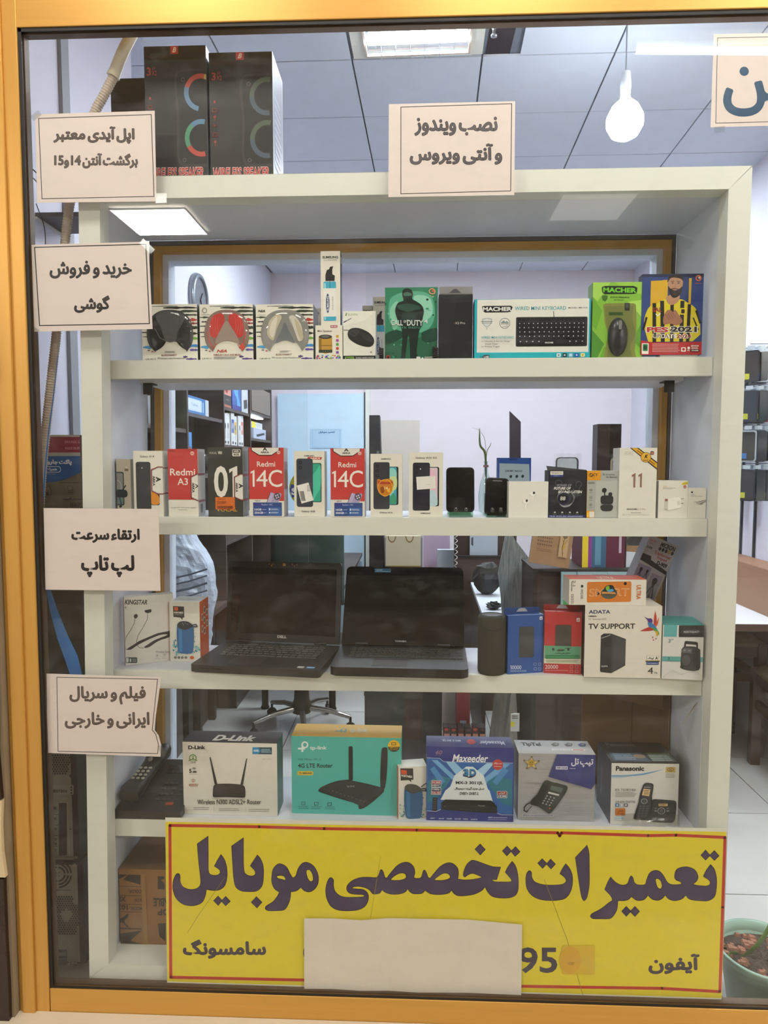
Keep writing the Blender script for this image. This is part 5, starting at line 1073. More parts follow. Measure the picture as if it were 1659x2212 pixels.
c = Carton(5, 'tall_box', 'tall dark brown box standing behind the grey earbud box', [(453, 186), (620, 178), (620, 860), (453, 860)], Z2, .05, Y=.27, col=dict(front='#2d2527', side='#4a3c3a', left='#4a3c3a'))
q = c.front(); q.poly([(453, 187), (540, 181), (540, 860), (453, 860)], '#4b3f3d'); q.build('front_print', c.root)
# round yellow and blue sign half hidden behind the phone boxes
a = at(*kp(3, 1275, 700), .25)
t = thing('round_sign', 'round yellow sign with a blue band, half hidden behind the white phone box', 'sign', (a.x, .25, Z2))
R_ = .052; zc = a.z-Z2+.012
MB().lathe([(0, -.002), (R_, -.002), (R_, .002), (0, .002)], 32, (0, 0, zc), None, 0, 'y').build('disc', mat('yellow_plastic', '#c9c43a', .4), t)
MB().box(-.02, -.006, 0, .02, .02, .006).box(-.004, -.002, .006, .004, .0, .03).build('foot', mat('maroon_plastic', '#5c1f24', .5), t)
p = Print(lambda x, y: (x, 0, zc+y), (0, -1, 0), .0022); p.poly([(-.050, -.004), (-.047, .012), (-.02, .006), (.02, .006), (.047, .012), (.05, -.004), (.044, -.024), (-.044, -.024)], '#2a3f8f'); p.text('SUNG', -.046, .002, .046, -.018, '#e3e3e6', bold=.05); p.build('print', t)
# ================================================================ goods on the third shelf
c = Carton(6, 'earphone_box', 'turned white box with neckband earphones pictured, left end of the third shelf', [(114, 432), (437, 403), (438, 845), (114, 885)], Z3, .028, col=dict(front='#d3d1c6', side='#c2a59a', top='#a9a7a0'))
c.root.location.x += .018; p = c.front(); p.text('KINGSTAR', 118, 447, 264, 479, '#1f1f1f', bold=.03, shear=.25); p.text('KBE80', 118, 492, 127, 505, '#333333', bold=.02)
EC = '#2b2a29'; p.line([(182, 567), (175, 605), (150, 650), (120, 695), (108, 735), (108, 765), (118, 776), (130, 775)], 3, EC); p.line([(266, 535), (262, 575), (235, 625), (200, 680), (188, 720), (192, 750), (205, 764), (235, 767)], 3, EC)
p.curve([(175, 550), (190, 541), (200, 552), (192, 568), (178, 568)], EC); p.curve([(246, 517), (262, 513), (288, 510), (288, 528), (268, 534), (250, 530)], EC)
p.curve([(122, 778, 1), (135, 765), (175, 740), (205, 720), (270, 692), (330, 668), (395, 655), (415, 650), (421, 665), (417, 685), (390, 700), (350, 712), (318, 728), (300, 740), (270, 760), (245, 767, 1), (236, 760), (262, 742), (305, 715), (345, 698), (388, 682), (392, 675), (350, 678), (290, 700), (230, 728), (190, 750), (150, 776)], EC)
p.text('Wireless Earphone', 311, 785, 438, 803, '#77746c', bold=.01); 
for x in (321, 371, 419): p.ring(x, 818-(x-321)*.1, 11, 12, 1.5, '#77746c', 14); p.ell(x, 817-(x-321)*.1, 3, 4, '#55524c')
p.lines(306, 838, 340, 1, 4, 2, '#88857c', 0); p.lines(352, 834, 384, 1, 4, 2, '#88857c', 0); p.rrect(101, 838, 110, 876, 6, '#2f7a4c'); p.rrect(114, 828, 189, 866, 8, '#33403a'); p.rrect(117, 832, 133, 862, 3, '#c9cbc4'); p.text('8', 140, 836, 150, 860, '#dfe1da', bold=.04); p.lines(158, 840, 182, 3, 8, 3, '#9aa59e', 0)
p.build('front_print', c.root)
def portable(k, q, label, gold, yy0, S_, side_left=False, depth=.075):
    c = Carton(k, 'portable_speaker_box', label, q, Z3 if k == 6 else Z4, depth, col=dict(front='#dad7ca', side='#cf5a24' if not side_left else '#cf4a2a', top='#c9c6bb'))
    return c
c = portable(6, [(453, 460), (655, 462), (655, 857), (455, 854)], 'white and orange portable speaker box beside the turned earphone box', 0, 0, 0)
p = c.front(); p.poly([(479, 489), (552, 492), (553, 565), (541, 566), (542, 580), (525, 565), (480, 560)], '#34302d'); p.rect(487, 496, 512, 519, '#d1602a'); p.text('PORTABLE', 484, 526, 546, 538, '#e6e2d6', bold=.04); p.lines(486, 546, 540, 1, 5, 3, '#a9a59a', 0)
r = random.Random(9)
for i in range(70):
    a_ = r.uniform(0, 6.28); d_ = r.uniform(.5, 1.0); x = 556+math.cos(a_)*95*d_; y = 770+math.sin(a_)*62*d_-r.random()*40
    if 458 < x < 650 and 640 < y < 845: p.ell(x, y, r.uniform(3, 11), r.uniform(2, 8), r.choice(['#3f9aa5', '#6db5bb', '#2a7a88', '#8fc5c5']), 8, r.random()*3)
def flask(p, x0, y0, x1, y1, body, hi, top='#2b2f36'):
    w_ = x1-x0; h_ = y1-y0
    p.line([(x1-4, y0+h_*.12), (x1+w_*.18, y0+h_*.10), (x1+w_*.25, y0+h_*.17), (x1+w_*.02, y0+h_*.17)], w_*.07, '#2f3a48')
    p.curve([(x0, y0+h_*.10), (x0+w_*.5, y0), (x1, y0+h_*.16), (x1-w_*.06, y1-h_*.05), (x0+w_*.5, y1), (x0+w_*.04, y1-h_*.06)], body)
    p.quad([(x0+w_*.08, y0+h_*.22), (x0+w_*.3, y0+h_*.24), (x0+w_*.3, y1-h_*.04), (x0+w_*.1, y1-h_*.06)], hi)
    p.curve([(x0, y0+h_*.12), (x0+w_*.2, y0+h_*.01), (x0+w_*.7, y0+h_*.02), (x1, y0+h_*.16), (x0+w_*.85, y0+h_*.2), (x0+w_*.5, y0+h_*.27), (x0+w_*.15, y0+h_*.22)], top)
flask(p, 506, 588, 612, 803, '#2b6396', '#3f7fb5')
for a_, b_ in ((542, 601), (560, 600), (548, 612), (574, 608)): p.ell(a_, b_, 4, 2.5, '#9aa3ad')
for i, x in enumerate((490, 513, 536, 560)): p.ell(x, 829, 8, 8, '#3a3634'); p.ell(x, 829, 3, 3, '#c9c6bb')
p.ell(600, 830, 14, 11, '#c8541f'); p.build('front_print', c.root)
q = c.right()
for y_ in (12, 30, 48):
    for x_ in ((50,) if y_ == 30 else (50,)): q.rrect(42, y_, 62, y_+12, 3, '#e0cfc0'); q.rrect(46, y_+2, 58, y_+10, 3, '#5a2a18')
for x_, y_ in ((18, 22), (18, 42), (72, 19), (72, 38)): q.rrect(x_, y_, x_+18, y_+12, 3, '#e0cfc0'); q.rrect(x_+4, y_+2, x_+14, y_+10, 3, '#5a2a18')
q.build('side_print', c.root)
q = c.top(); q.lines(12, 30, 80, 4, 14, 4, '#b3b0a6', .1); q.build('top_print', c.root)

# ---- laptops
M_LT = mat('laptop_plastic', '#2a2724', .42, vary=.08, scale=30); M_KEY = mat('laptop_key', '#1b1a19', .5); M_SCR = mat('laptop_screen', '#0c0c0d', .07, spec=.6)
def laptop(label, k, base, screen, th, bd, extra, rad=.006, glossy=False, deck='#2a2724'):
    """base: back left, back right, front right, front left on the deck; screen: left top, right top"""
    zt_ = Z3+th
    B = [onz(*kp(k, *q), zt_) for q in base]
    bl, br, fr, fl = B
    u = ((br-bl)+(fr-fl)); u.z = 0; u.normalize(); v = Vector((-u.y, u.x, 0))
    w = ((br-bl).length+(fr-fl).length)/2; d = (((bl-fl).dot(v))+((br-fr).dot(v)))/2
    mid = (fl+fr)/2; d = min(d, (.326-max(fl.y, fr.y)-abs(u.y)*w*.3)/v.y)
    t = thing('laptop', label, 'laptop', (mid.x, mid.y, Z3), math.atan2(u.y, u.x))
    mb_ = mat('laptop_plastic_'+deck[1:], deck, .42, vary=.08, scale=30)
    r_ = rad; o_ = []
    for cx, cy, an in ((w/2-r_, d-r_*.4, 0), (-w/2+r_, d-r_*.4, 90), (-w/2+r_, r_, 180), (w/2-r_, r_, 270)):
        rr_ = r_ if an >= 180 else r_*.4
        if an < 180: cx = math.copysign(w/2-rr_, cx); cy = d-rr_
        for q in range(5): g_ = math.radians(an+90*q/4); o_.append((cx+rr_*math.cos(g_), cy+rr_*math.sin(g_)))
    b = MB(); b.slab(o_, .003, th, None); b.slab([(x*.97, (y-d/2)*.96+d/2) for x, y in o_], .0002, .003)
    b.build('base', mb_, t)
    # keyboard: a recessed-looking bed and its keys
    kx0, kx1, ky0, ky1 = extra['kb']
    X = lambda a_: -w/2+w*a_; Yd = lambda a_: d*a_
    kb = MB().box(X(kx0), Yd(ky0), th+.0001, X(kx1), Yd(ky1), th+.0007).build('keyboard', M_KEY, t)
    rows = extra.get('rows', 6); mk = MB(); 
    for rr_ in range(rows):
        n = extra['n'] - (rr_ % 2); ya = ky0+(ky1-ky0)*(rr_+.08)/rows; yb = ky0+(ky1-ky0)*(rr_+.86)/rows
        x = kx0+.004
        lay = [1]*n
        if rr_ == 0: lay = [1, 1, 1, 1, 5, 1, 1, 1, 1, 1] + [1]*max(0, n-14)
        tot = sum(lay)+.15*(len(lay)-1); sc = (kx1-kx0-.008)/tot
        for wk in lay:
            xa, xb = X(x), X(x+wk*sc); A, Bq = Yd(ya), Yd(yb); e = .0008
            mk.hexa([(xa, A, th+.0007), (xb, A, th+.0007), (xb, Bq, th+.0007), (xa, Bq, th+.0007), (xa+e, A+e, th+.0026), (xb-e, A+e, th+.0026), (xb-e, Bq-e, th+.0026), (xa+e, Bq-e, th+.0026)])
            x += wk*sc+.15*sc
    ko = mk.build('keys', mat('key_cap', '#2c2b2a', .38), kb); ko['kind'] = 'stuff'
    tx0, tx1, ty0, ty1 = extra['pad']
    MB().box(X(tx0), Yd(ty0), th+.0001, X(tx1), Yd(ty1), th+.0005).build('touchpad', mat('touchpad_face', '#34312e', .3), t)
    MB().box(X(tx0), Yd(ty1)+.004, th+.0001, X(tx1), Yd(ty1)+.010, th+.0012).build('button_strip', mat('button_strip_face', '#3a3734', .3), t)
    # screen leaning back from the rear edge
    tl, tr = kp(k, *screen[0]), kp(k, *screen[1])
    hinge = t.location + v*(d-.008); best = None
    mt_ = ((tl[0]+tr[0])/2, (tl[1]+tr[1])/2)
    for i in range(0, 60):
        an = math.radians(i); L_ = extra['lid']
        P_ = Vector((hinge.x, hinge.y, zt_+.004)) + v*(L_*math.sin(an)) + Vector((0, 0, L_*math.cos(an)))
        dv = P_-CAM; py = H/2-F*dv.dot(UP)/dv.dot(FW); e = abs(py-mt_[1])
        if best is None or e < best[0]: best = (e, an)
    an = best[1]; L_ = extra['lid']
    lid = bpy.data.objects.new('lid', None)
    def rrp(w_, z0, z1, r2):
        o = []
        for cx, cz, a2 in ((w_/2-r2, z1-r2, 0), (-w_/2+r2, z1-r2, 90), (-w_/2+.002, z0+.002, 180), (w_/2-.002, z0+.002, 270)):
            rr2 = r2 if a2 < 180 else .002
            for q in range(6): g_ = math.radians(a2+90*q/5); o.append((cx+rr2*math.cos(g_), cz+rr2*math.sin(g_)))
        return o
    lb = MB().prism(rrp(w*.985, 0, L_, extra.get('lr', .004)), 0, .009).build('lid', mb_ if not glossy else mat('glossy_black_lid', '#131313', .15), t, bevel=.0008)
    lb.location = (0, d-.010, th+.004); lb.rotation_euler = (-an, 0, 0)
    e = extra['bez']
    MB().box(-w*.4925+e[0], -.0006, e[2], w*.4925-e[0], -.0001, L_-e[1]).build('screen', M_SCR, lb)
    MB().tube([(-w*.38, -.001, .001), (-w*.28, -.001, .001)], .004, 8).build('hinge', mb_, lb)
    MB().tube([(w*.28, -.001, .001), (w*.38, -.001, .001)], .004, 8).build('hinge', mb_, lb)
    p = Print(lambda x, y: (x*w, 0, y*L_), (0, -1, 0), .0008)
    for a_ in extra['logo']: p.text(*a_[:5], a_[5], bold=a_[6])
    p.build('lid_print', lb)
    return t, lb, w, d, L_, th
t, lb, w, d, L_, th = laptop('dark grey laptop with square corners, open and turned towards the window, left of the other', 6,
    [(775, 712), (1528, 738), (1448, 922), (588, 872)], [(822, 165), (1572, 178)], .021, 0,
    dict(kb=(.11, .90, .40, .90), n=15, pad=(.26, .52, .09, .33), lid=.225, bez=(.013, .017, .022), logo=[('DELL', -.04, .085, .04, .052, '#cfccc4', .05)]))
p = Print(lambda x, y: (x*w, y*d, th), (0, 0, 1), .0004); p.rect(.315, .05, .365, .115, '#a9a59a'); p.rect(.385, .05, .445, .115, '#3c6ea3'); p.rect(.385, .075, .445, .1, '#9fbdd6'); p.build('stickers', t)
MB().box(-w*.42, -.0006, .010, -w*.39, .0005, .014).box(-w*.38, -.0006, .010, -w*.35, .0005, .014).box(-w*.33, -.0006, .009, -w*.25, .0005, .015).build('port', mat('port_black', '#0c0b0a', .5), t)
p = Print(lambda x, y: (x*w, 0, y*L_), (0, -1, 0), .0008); 
for a_, b_, cc in ((-.13, .975, '#8a6a3a'), (-.11, .955, '#b98a3a'), (-.10, .972, '#7a5a3a'), (.07, .975, '#8a5a4a'), (.09, .955, '#77604a'), (.11, .972, '#8a6a3a')): p.ell(a_, b_, .006, .010, cc, 8)
p.rect(-.012, .952, .012, .985, '#b58a2c'); p.build('sticker', lb)
t, lb, w, d, L_, th = laptop('black laptop with rounded screen corners and a blue sticker on its top rim', 7,
    [(128, 748), (955, 758), (958, 918), (40, 888)], [(150, 225), (955, 238)], .024, 0,
    dict(kb=(.10, .97, .42, .88), n=18, pad=(.30, .56, .08, .34), lid=.232, lr=.014, bez=(.010, .016, .018), logo=[('TOSHIBA', -.062, .058, .03, .038, '#a9a7a2', .03)]), rad=.016, glossy=True, deck='#1d1b1a')
p = Print(lambda x, y: (x*w, 0, y*L_), (0, -1, 0), .0008); p.rect(-.255, .925, -.115, .975, '#2f7396'); p.rect(-.250, .93, -.12, .94, '#8fb9cc'); p.text('HDMI', -.245, .965, -.19, .948, '#bcd9e6', bold=.04); p.ell(-.01, .955, .004, .006, '#2f2f33'); p.build('sticker', lb)

# ---- round speaker, power banks, drive box and others
a = onz(*kp(7, 1120, 955), Z3); a0, b0 = onz(*kp(7, 1029, 930), Z3), onz(*kp(7, 1212, 930), Z3); R_ = (b0.x-a0.x)/2; zt_ = at(*kp(7, 1120, 545), a.y+R_).z-Z3
t = thing('cylinder_speaker', 'upright round speaker in dark olive cloth, left of the blue box', 'speaker', (a.x, a.y+R_*.95, Z3))
MB().lathe([(R_*.90, 0), (R_*.97, .003), (R_, .010), (R_, zt_-.012), (R_*.97, zt_-.004), (R_*.90, zt_), (R_*.86, zt_-.002), (0, zt_-.003)], 40).build('cloth_body', mat('speaker_cloth', '#38352d', .85, bump=.3, bscale=900, vary=.12, scale=90), t)
MB().lathe([(R_*.8, zt_-.0025), (R_*.8, zt_-.0015), (0, zt_-.0012)], 32).build('top_cap', mat('dark_cap', '#2a2823', .5), t)
MB().tube([(R_*1.005*math.sin(a_), -R_*1.005*math.cos(a_), zt_-.020-.012*math.sin((a_+.9)/1.8*math.pi)) for a_ in [(-.9+1.8*k/14) for k in range(15)]], .0012, 6).build('seam', mat('dark_cap'), t)
def bank(k, q, label, col, dk, flap_y, num):
    c = Carton(k, 'power_bank_box', label, q, Z3, .028, col=dict(front=col, side=dk, top=dk))
    h0 = c.loc(0, flap_y)[2] if False else 0
    f_ = at(*kp(k, (q[0][0]+q[1][0])/2, flap_y), c.root.location.y+.028).z - Z3
    MB().box(-c.w/2, .0270, c.h, c.w/2, .0278, f_).build('hang_flap', mat('flap_'+dk[1:], dk, .5), c.root)
    z_ = (c.h+f_)/2
    MB().prism([(x*c.w, z_+z*.006) for x, z in ((-.16, -.6), (-.10, .6), (-.05, .9), (.05, .9), (.10, .6), (.16, -.6))], .0264, .0269).build('hang_slot', mat('slot_grey', '#a5a6ac', .6), c.root)
    return c
c = bank(7, [(1218, 550), (1453, 548), (1452, 928), (1217, 942)], 'blue power bank box with a grey power bank and 10000 printed below', '#204f95', '#1a3f7c', 497, '10000')
p = c.front(); p.rrect(1289, 623, 1391, 832, 10, '#1b3f7a'); p.rrect(1292, 626, 1388, 828, 9, '#3d3f43'); p.rrect(1425, 561, 1445, 582, 3, '#d9dbdc'); p.text('mi', 1429, 567, 1441, 577, '#204f95', bold=.04); p.one(1234, 882, 1243, 908, 4, '#dbe0ea'); p.text('0000', 1247, 882, 1308, 908, '#dbe0ea', bold=.0); p.lines(1236, 916, 1350, 2, 7, 3, '#9ab0d6', .1)
for x, y in ((1397, 874), (1428, 874), (1399, 905), (1429, 905)): p.frame(x-7, y-8, x+9, y+8, 2, '#9ab0d6')
p.build('front_print', c.root)
c = bank(8, [(168, 526), (414, 530), (415, 945), (168, 935)], 'red power bank box with 20000 and a green warranty sticker', '#b33436', '#8f2628', 480, '20000')
p = c.front(); p.rrect(237, 612, 349, 800, 10, '#8f2628'); p.rrect(241, 616, 345, 800, 9, '#4a4440'); p.rrect(378, 568, 400, 592, 3, '#e0d6d0'); p.text('mi', 382, 575, 396, 586, '#b33436', bold=.04)
p.quad([(168, 752), (412, 758), (412, 876), (168, 870)], '#cfd0b6'); p.quad([(170, 752), (411, 758), (411, 840), (170, 838)], '#5e9a78'); p.text('آوا', 220, 766, 352, 790, '#3a3f3a', fat=1.2); p.text('دارای ضمانت', 240, 796, 342, 808, '#2a332c', fat=.6); p.rrect(178, 815, 403, 840, 4, '#2f6e4c'); p.rrect(180, 819, 401, 836, 4, '#3f8a5e'); p.lines(184, 850, 400, 2, 9, 2.5, '#6a6a58', .1)
p.text('20000', 176, 880, 262, 906, '#e8dcd8', bold=.0); p.lines(178, 917, 330, 1, 7, 3, '#d69a98', .1)
for x, y in ((350, 893), (385, 893), (350, 922), (385, 922)): p.frame(x-8, y-8, x+9, y+8, 2, '#d69a98')
p.build('front_print', c.root)
c = Carton(8, 'drive_box', 'large white hard drive box with a colourful hummingbird, beneath the orange banded box', [(432, 483), (944, 492), (943, 971), (434, 962)], Z3, .10, col=dict(front='#dcd7c9', side='#2e2624', left='#2e2624', top='#cfcabd'))
drive_h = c.h; drive = c
p = c.front(); p.text('ADATA', 456, 515, 600, 539, '#232a66', bold=.03); p.ell(604, 520, 2, 2, '#232a66'); p.text('HM800', 455, 551, 510, 561, '#2a2a2a', bold=.03); p.text('3.5" External HDD', 456, 568, 576, 581, '#8a857a'); p.text('TV SUPPORT', 456, 605, 767, 641, '#1a1a1a', bold=.02)
p.poly([(541, 685), (560, 671), (612, 671), (545, 690), (546, 928), (541, 920)], '#1c1d1f'); p.poly([(541, 690), (612, 672), (615, 936), (546, 928)], '#2a2c2e'); p.poly([(612, 672), (708, 708), (708, 885), (615, 937)], '#3a3d3f'); p.poly([(625, 690), (700, 715), (700, 878), (625, 920)], '#424547'); p.poly([(541, 700), (605, 678), (605, 684), (548, 705)], '#8a8c8e'); p.text('ADATA', 548, 884, 592, 894, '#c9c9c4', bold=.03)
for pts, cc in (([(822, 558, 1), (850, 572), (872, 572), (882, 590), (872, 612), (855, 605), (848, 585)], '#4a2f7c'), ([(888, 615, 1), (890, 570), (897, 520, 1), (908, 570), (905, 620)], '#b5332c'), ([(900, 615, 1), (918, 575), (924, 560, 1), (916, 610), (900, 632)], '#c8502c'), ([(850, 600), (880, 605), (905, 630), (915, 655), (890, 650), (865, 640)], '#2f74b0'), ([(870, 632), (905, 640), (922, 662), (895, 655)], '#3f9a4c'), ([(860, 628, 1), (830, 640), (798, 656, 1), (850, 656), (890, 648)], '#b5332c'), ([(900, 655), (925, 665), (912, 690), (905, 670)], '#d9a52a'), ([(918, 655), (928, 672), (920, 688, 1)], '#5aa04a')): p.curve(pts, cc, step=4)
for x, y in ((885, 697), (907, 706), (890, 714)): p.poly([(x, y-6), (x+2, y-2), (x+6, y-1), (x+3, y+2), (x+4, y+6), (x, y+4), (x-4, y+6), (x-3, y+2), (x-6, y-1), (x-2, y-2)], '#a04a54')
p.rrect(848, 821, 929, 852, 5, '#e2dfd4'); p.line([(850, 821), (927, 821), (927, 850), (850, 850)], 1.5, '#8a8a86', True); p.text('A', 905, 826, 923, 845, '#2a2a2a', bold=.06); p.text('آونگ', 856, 828, 898, 845, '#2a2a2a', fat=.8); p.rect(842, 852, 935, 860, '#3a3a3c'); p.rrect(848, 858, 929, 879, 4, '#26457e'); p.lines(854, 869, 922, 1, 4, 3, '#c9d3e6', 0); p.rect(844, 850, 933, 853, '#d9c02a')
p.text('4', 859, 896, 893, 940, '#26262a', bold=-.0); p.text('TB', 898, 928, 921, 940, '#3a3a3c'); p.build('front_print', c.root)
# watch box lying on the drive box
zz_ = Z3+drive_h+.0004
c = Carton(8, 'watch_box', 'long white box with an orange panel and a watch, lying on the hard drive box', [(337, 308), (850, 318), (848, 478), (337, 466)], zz_, .07, Y=drive.root.location.y+.004, col=dict(front='#dcd8cb', side='#b3492a', top='#c4562c', left='#c9c5b8'))
p = c.front(); p.rrect(456, 327, 750, 454, 10, '#d07a2c'); p.text('SMART', 472, 370, 735, 417, '#e8c49a', bold=.01); p.text('SMART', 475, 373, 732, 414, '#d07a2c', bold=-.015)
p.ell(602, 398, 54, 36, '#40453c'); p.curve([(560, 400), (575, 360), (600, 348), (628, 352), (640, 380), (630, 400), (600, 410)], '#1d2126'); p.curve([(580, 362), (600, 352), (605, 375), (590, 385)], '#7ab52c'); p.curve([(592, 380), (625, 372), (632, 385), (600, 392)], '#4aa0c8'); p.poly([(556, 388), (640, 392), (650, 405), (555, 402)], '#c98a4a')
for i in range(9): p.line([(560+i*10, 410), (562+i*10, 430-abs(i-4)*1.5)], 4, '#6a7064')
p.ell(709, 340, 10, 10, '#241a16'); p.text('ULTRA', 784, 350, 814, 440, '#c9692a', bold=.03, rot=90); p.text('WG100', 413, 370, 430, 430, '#2a2a2a', bold=.0, rot=90); p.rrect(415, 344, 430, 360, 5, '#2a2a2a'); p.text('2.1', 358, 316, 378, 350, '#3a3a38', rot=90); p.text('DOUBLE SCREEN', 350, 322, 356, 382, '#2a2a2a', rot=90, bold=.03)
for y_ in (410, 430, 450): p.frame(352, y_-7, 366, y_+5, 2, '#4a4a46')
p.build('front_print', c.root); q = c.top(); q.text('ULTRA', 40, 40, 62, 92, '#e3c4a4', bold=.03); q.build('top_print', c.root)
c = Carton(8, 'speaker_box', 'white and turquoise portable speaker box at the right end of the third shelf', [(950, 604), (1231, 616), (1222, 983), (951, 973)], Z3, .09, col=dict(front='#d3d2cc', side='#b5b4ae', top='#2f8f88', left='#b9b8b2'))
p = c.front(); p.quad([(950, 604), (1231, 616), (1231, 622), (950, 612)], '#2f8f88'); p.poly([(957, 613), (1048, 616), (1045, 694), (957, 692)], '#58a8aa'); 
for y_ in range(625, 690, 9): p.line([(962, y_), (1040, y_+1)], 1.5, '#7dc0c0')
p.poly([(1059, 617), (1231, 621), (1231, 698), (1059, 695)], '#232628'); p.text('PREDICTOQUALITY', 1092, 655, 1200, 671, '#b9bbba', bold=.02); p.curve([(1070, 660), (1110, 640), (1180, 645), (1220, 660), (1180, 680), (1100, 680)], '#34383a'); p.text('PREDICTOQUALITY', 1092, 655, 1200, 671, '#b9bbba', bold=.02)
p.text("3''", 988, 706, 1022, 732, '#3a6a70', bold=.0); p.quad([(951, 822), (1228, 830), (1228, 862), (951, 855)], '#5aa09e'); p.text('3', 988, 828, 1002, 845, '#2a6a6c', bold=.03); p.quad([(988, 850), (1068, 852), (1068, 858), (988, 856)], '#3f8a8a')
p.poly([(1096, 762), (1100, 725), (1108, 721), (1178, 728), (1190, 735), (1190, 775), (1180, 775), (1178, 748), (1110, 742), (1108, 765)], '#2d2f30'); p.curve([(1080, 775, 1), (1100, 758), (1170, 760), (1206, 780, 1), (1208, 880), (1200, 910), (1165, 922), (1090, 908), (1076, 880)], '#393c3d'); p.poly([(1085, 768), (1150, 772), (1148, 805), (1083, 798)], '#5a5d5e'); p.ell(1112, 850, 37, 44, '#2a2d2e'); p.ell(1112, 850, 31, 37, '#4a4d4e'); p.ell(1100, 783, 8, 5, '#8a8c8c'); p.ell(1132, 786, 8, 5, '#8a8c8c'); p.poly([(1155, 785), (1206, 780), (1206, 880), (1160, 915)], '#2f3233'); p.ell(1085, 892, 12, 12, '#232526'); p.ell(1190, 905, 12, 12, '#232526')
p.line([(960, 960), (1020, 915), (1080, 945), (1120, 930), (1180, 925), (1226, 960)], 2.5, '#b9b9b2'); p.build('front_print', c.root)
# tripod box leaning against the right side
Yt = .20; P0 = at(*kp(8, 800, 600), Yt)
ang = math.atan2(235, 490)
tl_, tr_ = at(*kp(8, 935, 20), Yt), at(*kp(8, 1172, 62), Yt)
wt = (tr_-tl_).length; dirx = (tr_-tl_).normalized(); ax = Vector((-dirx.z, 0, dirx.x))
rl = at(*kp(8, 955, 552), Yt)
rot = math.atan2(rl.x-tr_.x, -(rl.z-tr_.z))     # lean of the long edge
long_ = .40; dn = Vector((math.sin(rot), 0, -math.cos(rot))); rt = Vector((math.cos(rot), 0, math.sin(rot))); 
tr_ = Vector((min(tr_.x, .7085), Yt, tr_.z))
wt = .078
L0 = (tr_.z-(Z3+.001))/(-dn.z)
# lower right corner touches the shelf, upper right the side panel
o_ = tr_+dn*L0
low = o_ - rt*wt; 
t = thing('tripod_box', 'long grey tripod box leaning against the right side panel behind the drive box', 'box', tuple(o_-rt*wt/2), 0, None, (0, -rot, 0))
lift_ = wt*abs(math.sin(rot)); t.location.z += lift_/2+.0005 if rt.z < 0 else lift_/2+.0005
Lb = L0-lift_*1.0
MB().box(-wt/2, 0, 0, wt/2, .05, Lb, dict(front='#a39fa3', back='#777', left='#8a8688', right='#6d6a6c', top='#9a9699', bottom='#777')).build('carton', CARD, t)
p = Print(lambda x, y: (-wt/2+wt*x/100, 0, Lb*(1-y*.72/100)), (0, -1, 0))
DK = '#232126'
p.text('MICRON', 44, 2.5, 94, 8, DK, bold=.04); 
for i in range(5): p.ell(47+i*11, 10.5, 4.6, 2.2, (DK, DK, DK, '#9a8a2a', DK)[i])
p.text('Tranformer', 34, 14.2, 94, 18, '#a2484a', bold=.03); p.text('Tripod', 48, 19, 84, 23, '#a2484a', bold=.03); p.text('D-909', 56, 24, 92, 29, DK, bold=.05); p.text('Gorilla', 4, 3, 26, 6, '#a8485a', bold=.0); p.text('Tripod', 4, 7, 20, 9.5, '#a8485a', bold=.0); p.text('D-909', 4, 12, 22, 15, DK, bold=.03)
p.poly([(0, 22), (30, 22), (34, 26), (100, 32), (100, 36), (0, 30)], DK)
p.rect(2, 34, 48, 58, '#7f7a90'); p.rect(52, 38, 97, 68, '#b9a5a5'); p.rect(54, 39, 95, 67, '#8b8794')
for x, y, s_ in ((16, 38, 1), (38, 38, .8), (74, 44, 1.7)):
    p.ell(x, y+3*s_*.6, 5*s_, 2.4*s_, DK); p.rect(x-3*s_, y+2*s_, x+3*s_, y+5*s_, DK); p.line([(x, y+4*s_), (x-8*s_, y+14*s_)], 1.6*s_, DK); p.line([(x, y+4*s_), (x+8*s_, y+13*s_)], 1.6*s_, DK); p.line([(x, y+4*s_), (x+1, y+15*s_)], 1.4*s_, DK)
p.rrect(14, 62, 26, 72, 4, DK); p.rrect(17, 64, 23, 70, 2, '#8b8794'); p.rect(30, 75, 92, 99, '#b9a5a5'); p.rect(32, 76, 90, 98, '#8b8794'); p.line([(58, 79), (54, 96)], 2.5, DK); p.rect(48, 77, 70, 80, DK); p.build('front_print', t)
# ================================================================ goods on the fourth shelf
c = Carton(9, 'router_box', 'black topped white router box with two aerials pictured, left of the turquoise one', [(551, 373), (1172, 391), (1167, 871), (545, 855)], Z4, .075, col=dict(front='#dcd7ca', side='#1a5f5e', right='#1f6f6e', left='#1a4a4c', top='#2d2a29'))
p = c.front(); p.text('D-Link', 588, 398, 702, 424, '#262220', bold=.05)
p.quad([(1012, 413), (1139, 415), (1138, 461), (1010, 458)], '#2d4e58'); p.poly([(1012, 413), (1050, 414), (1068, 437), (1048, 459), (1010, 458)], '#2a86b5'); p.text('ADSL', 1016, 429, 1054, 442, '#e3eef2', bold=.04, shear=.1); p.lines(1070, 428, 1132, 3, 9, 4, '#9ac0cc', .1); p.text('DSL-2790U', 1076, 488, 1136, 496, '#a39d90')
p.ring(617, 480, 25, 24, 6, '#5a8a2c', 22, 130, 410); p.text('2', 610, 466, 625, 486, '#5a7a2c', bold=.03); p.line([(590, 498), (617, 490), (644, 498)], 6, '#5a8a2c'); p.text('YEARS', 601, 503, 635, 511, '#5a6a3c', bold=.01); p.text('WARRANTY', 597, 513, 640, 518, '#8a857a')
p.text('5', 590, 553, 606, 580, '#2a2624', bold=.03); p.text('dBi', 610, 566, 639, 579, '#2a2624', bold=.03)
for k in range(3): p.ring(622, 560, 16-k*5, 16-k*5, 2.5, '#3a3634', 10, 215, 325)
